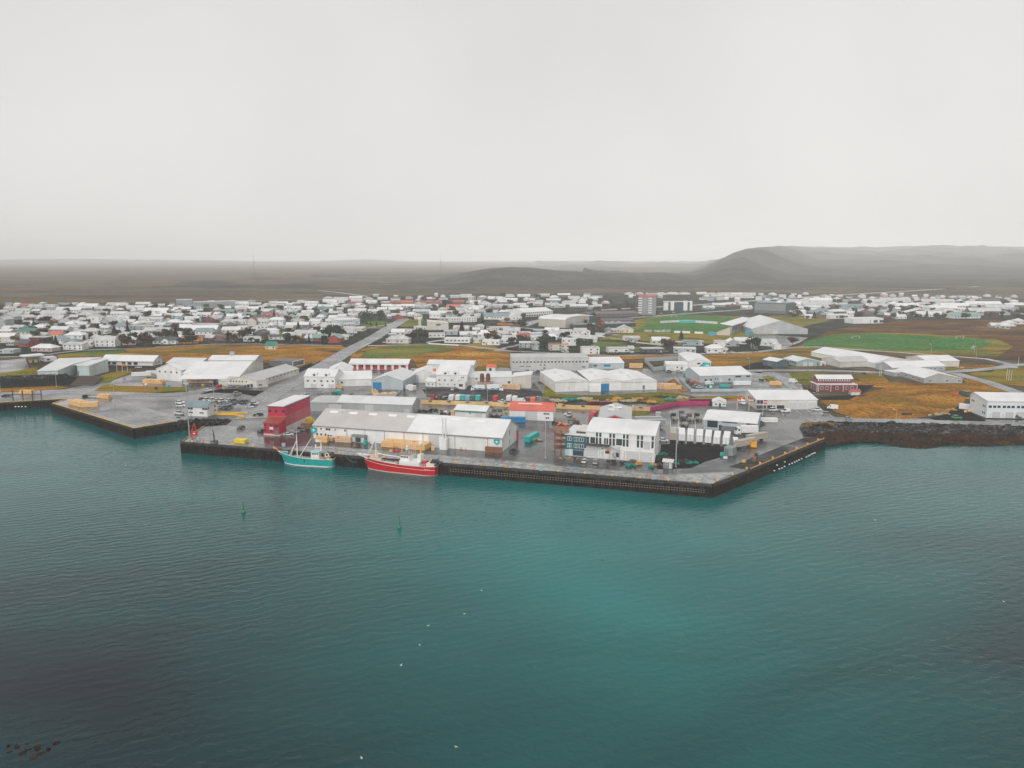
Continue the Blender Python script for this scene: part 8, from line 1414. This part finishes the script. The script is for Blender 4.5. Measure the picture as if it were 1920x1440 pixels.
# saplings on the oval green
for i, (x, y) in enumerate([(681, 606), (687, 608), (695, 610), (706, 611), (713, 602), (723, 612)]): tree(x, y, 2, .8, 'small dark sapling on the oval green, ' + ORD[i], 'saplings on the oval green')
sheet('lawn', [(676, 608), (684, 603), (712, 601), (738, 606), (742, 611), (722, 616), (690, 616), (678, 613)], .05, greeng)
sheet('lawn', [(756, 600), (790, 597), (800, 604), (782, 612), (752, 613), (745, 607)], .05, greeng)
sheet('lawn', [(900, 642), (930, 650), (938, 655), (905, 652), (868, 646)], .05, olive)
sheet('lawn', [(1110, 645), (1124, 637), (1190, 650), (1245, 652), (1255, 660), (1130, 659), (1100, 655)], .05, greeng)
sheet('lawn', [(510, 632), (520, 622), (552, 622), (548, 628), (530, 632)], .05, greeng)
sheet('field', [(925, 607), (945, 603), (990, 606), (985, 611), (935, 610)], .05, ochre)
sheet('car_park', [(985, 604), (1020, 597), (1090, 600), (1010, 604), (990, 612), (940, 603), (930, 598)], .05, roadm)
# ---- low garden sheds and hedges as separate small things
for i, (x0, y0, x1, y1, m_, lb) in enumerate([(520, 641, 548, 641.5, LM[1], 'dark hedge left of the orange lit house'), (560, 643, 606, 643, LM[1], 'dark hedge right of the orange lit house'), (950, 655, 975, 658, LM[0], 'brown hedge at the road corner'), (1140, 664, 1180, 664, LM[1], 'dark hedge below the flat white house'), (1200, 664, 1246, 665, LM[1], 'dark hedge below the black fronted house'), (1120, 640, 1180, 642, LM[0], 'brown hedge above the green strip'), (1192, 642, 1240, 645, LM[0], 'dark hedge behind the cream garden wall'), (340, 624, 372, 624, LM[0], 'brown hedge behind the orange house'), (218, 653, 290, 651, LM[0], 'brown hedge along the street by the dark flat house'), (1330, 655, 1400, 652, LM[1], 'green hedge below the white houses near the parking ground')]):
    a, b_ = P(x0, y0), P(x1, y1); t = thing('hedge', lb, 'hedge', a); mb = MB(); rg = random.Random(i); ln_ = (b_ - a).length; d = (b_ - a).normalized()
    for _ in range(int(ln_ * 22)):
        p = d * rg.uniform(0, ln_) + Vector((rg.uniform(-.7, .7), rg.uniform(-.7, .7), rg.uniform(0, 1.7))); s = .28; u = Vector((rg.uniform(-1, 1), rg.uniform(-1, 1), rg.uniform(-1, 1))).normalized(); w_ = u.orthogonal().normalized()
        mb.face([p - u * s - w_ * s, p + u * s - w_ * s, p + u * s + w_ * s, p - u * s + w_ * s])
    mb.build('foliage', m_, t)
# ================================================================ HAZE
hm = bpy.data.materials.new('haze_air'); hm.use_nodes = True; t = hm.node_tree; t.nodes.clear()
v = t.nodes.new('ShaderNodeVolumePrincipled'); v.inputs['Color'].default_value = (1, .998, .995, 1); v.inputs['Density'].default_value = .00013; v.inputs['Anisotropy'].default_value = -.45
o_ = t.nodes.new('ShaderNodeOutputMaterial'); t.links.new(v.outputs[0], o_.inputs['Volume'])
mb = MB(); mb.box(-17500, 17500, -3500, 17000, -8, 262); o = mb.build('haze', hm); o['kind'] = 'stuff'; o['label'] = 'pale grey sea mist thickening toward the hills'
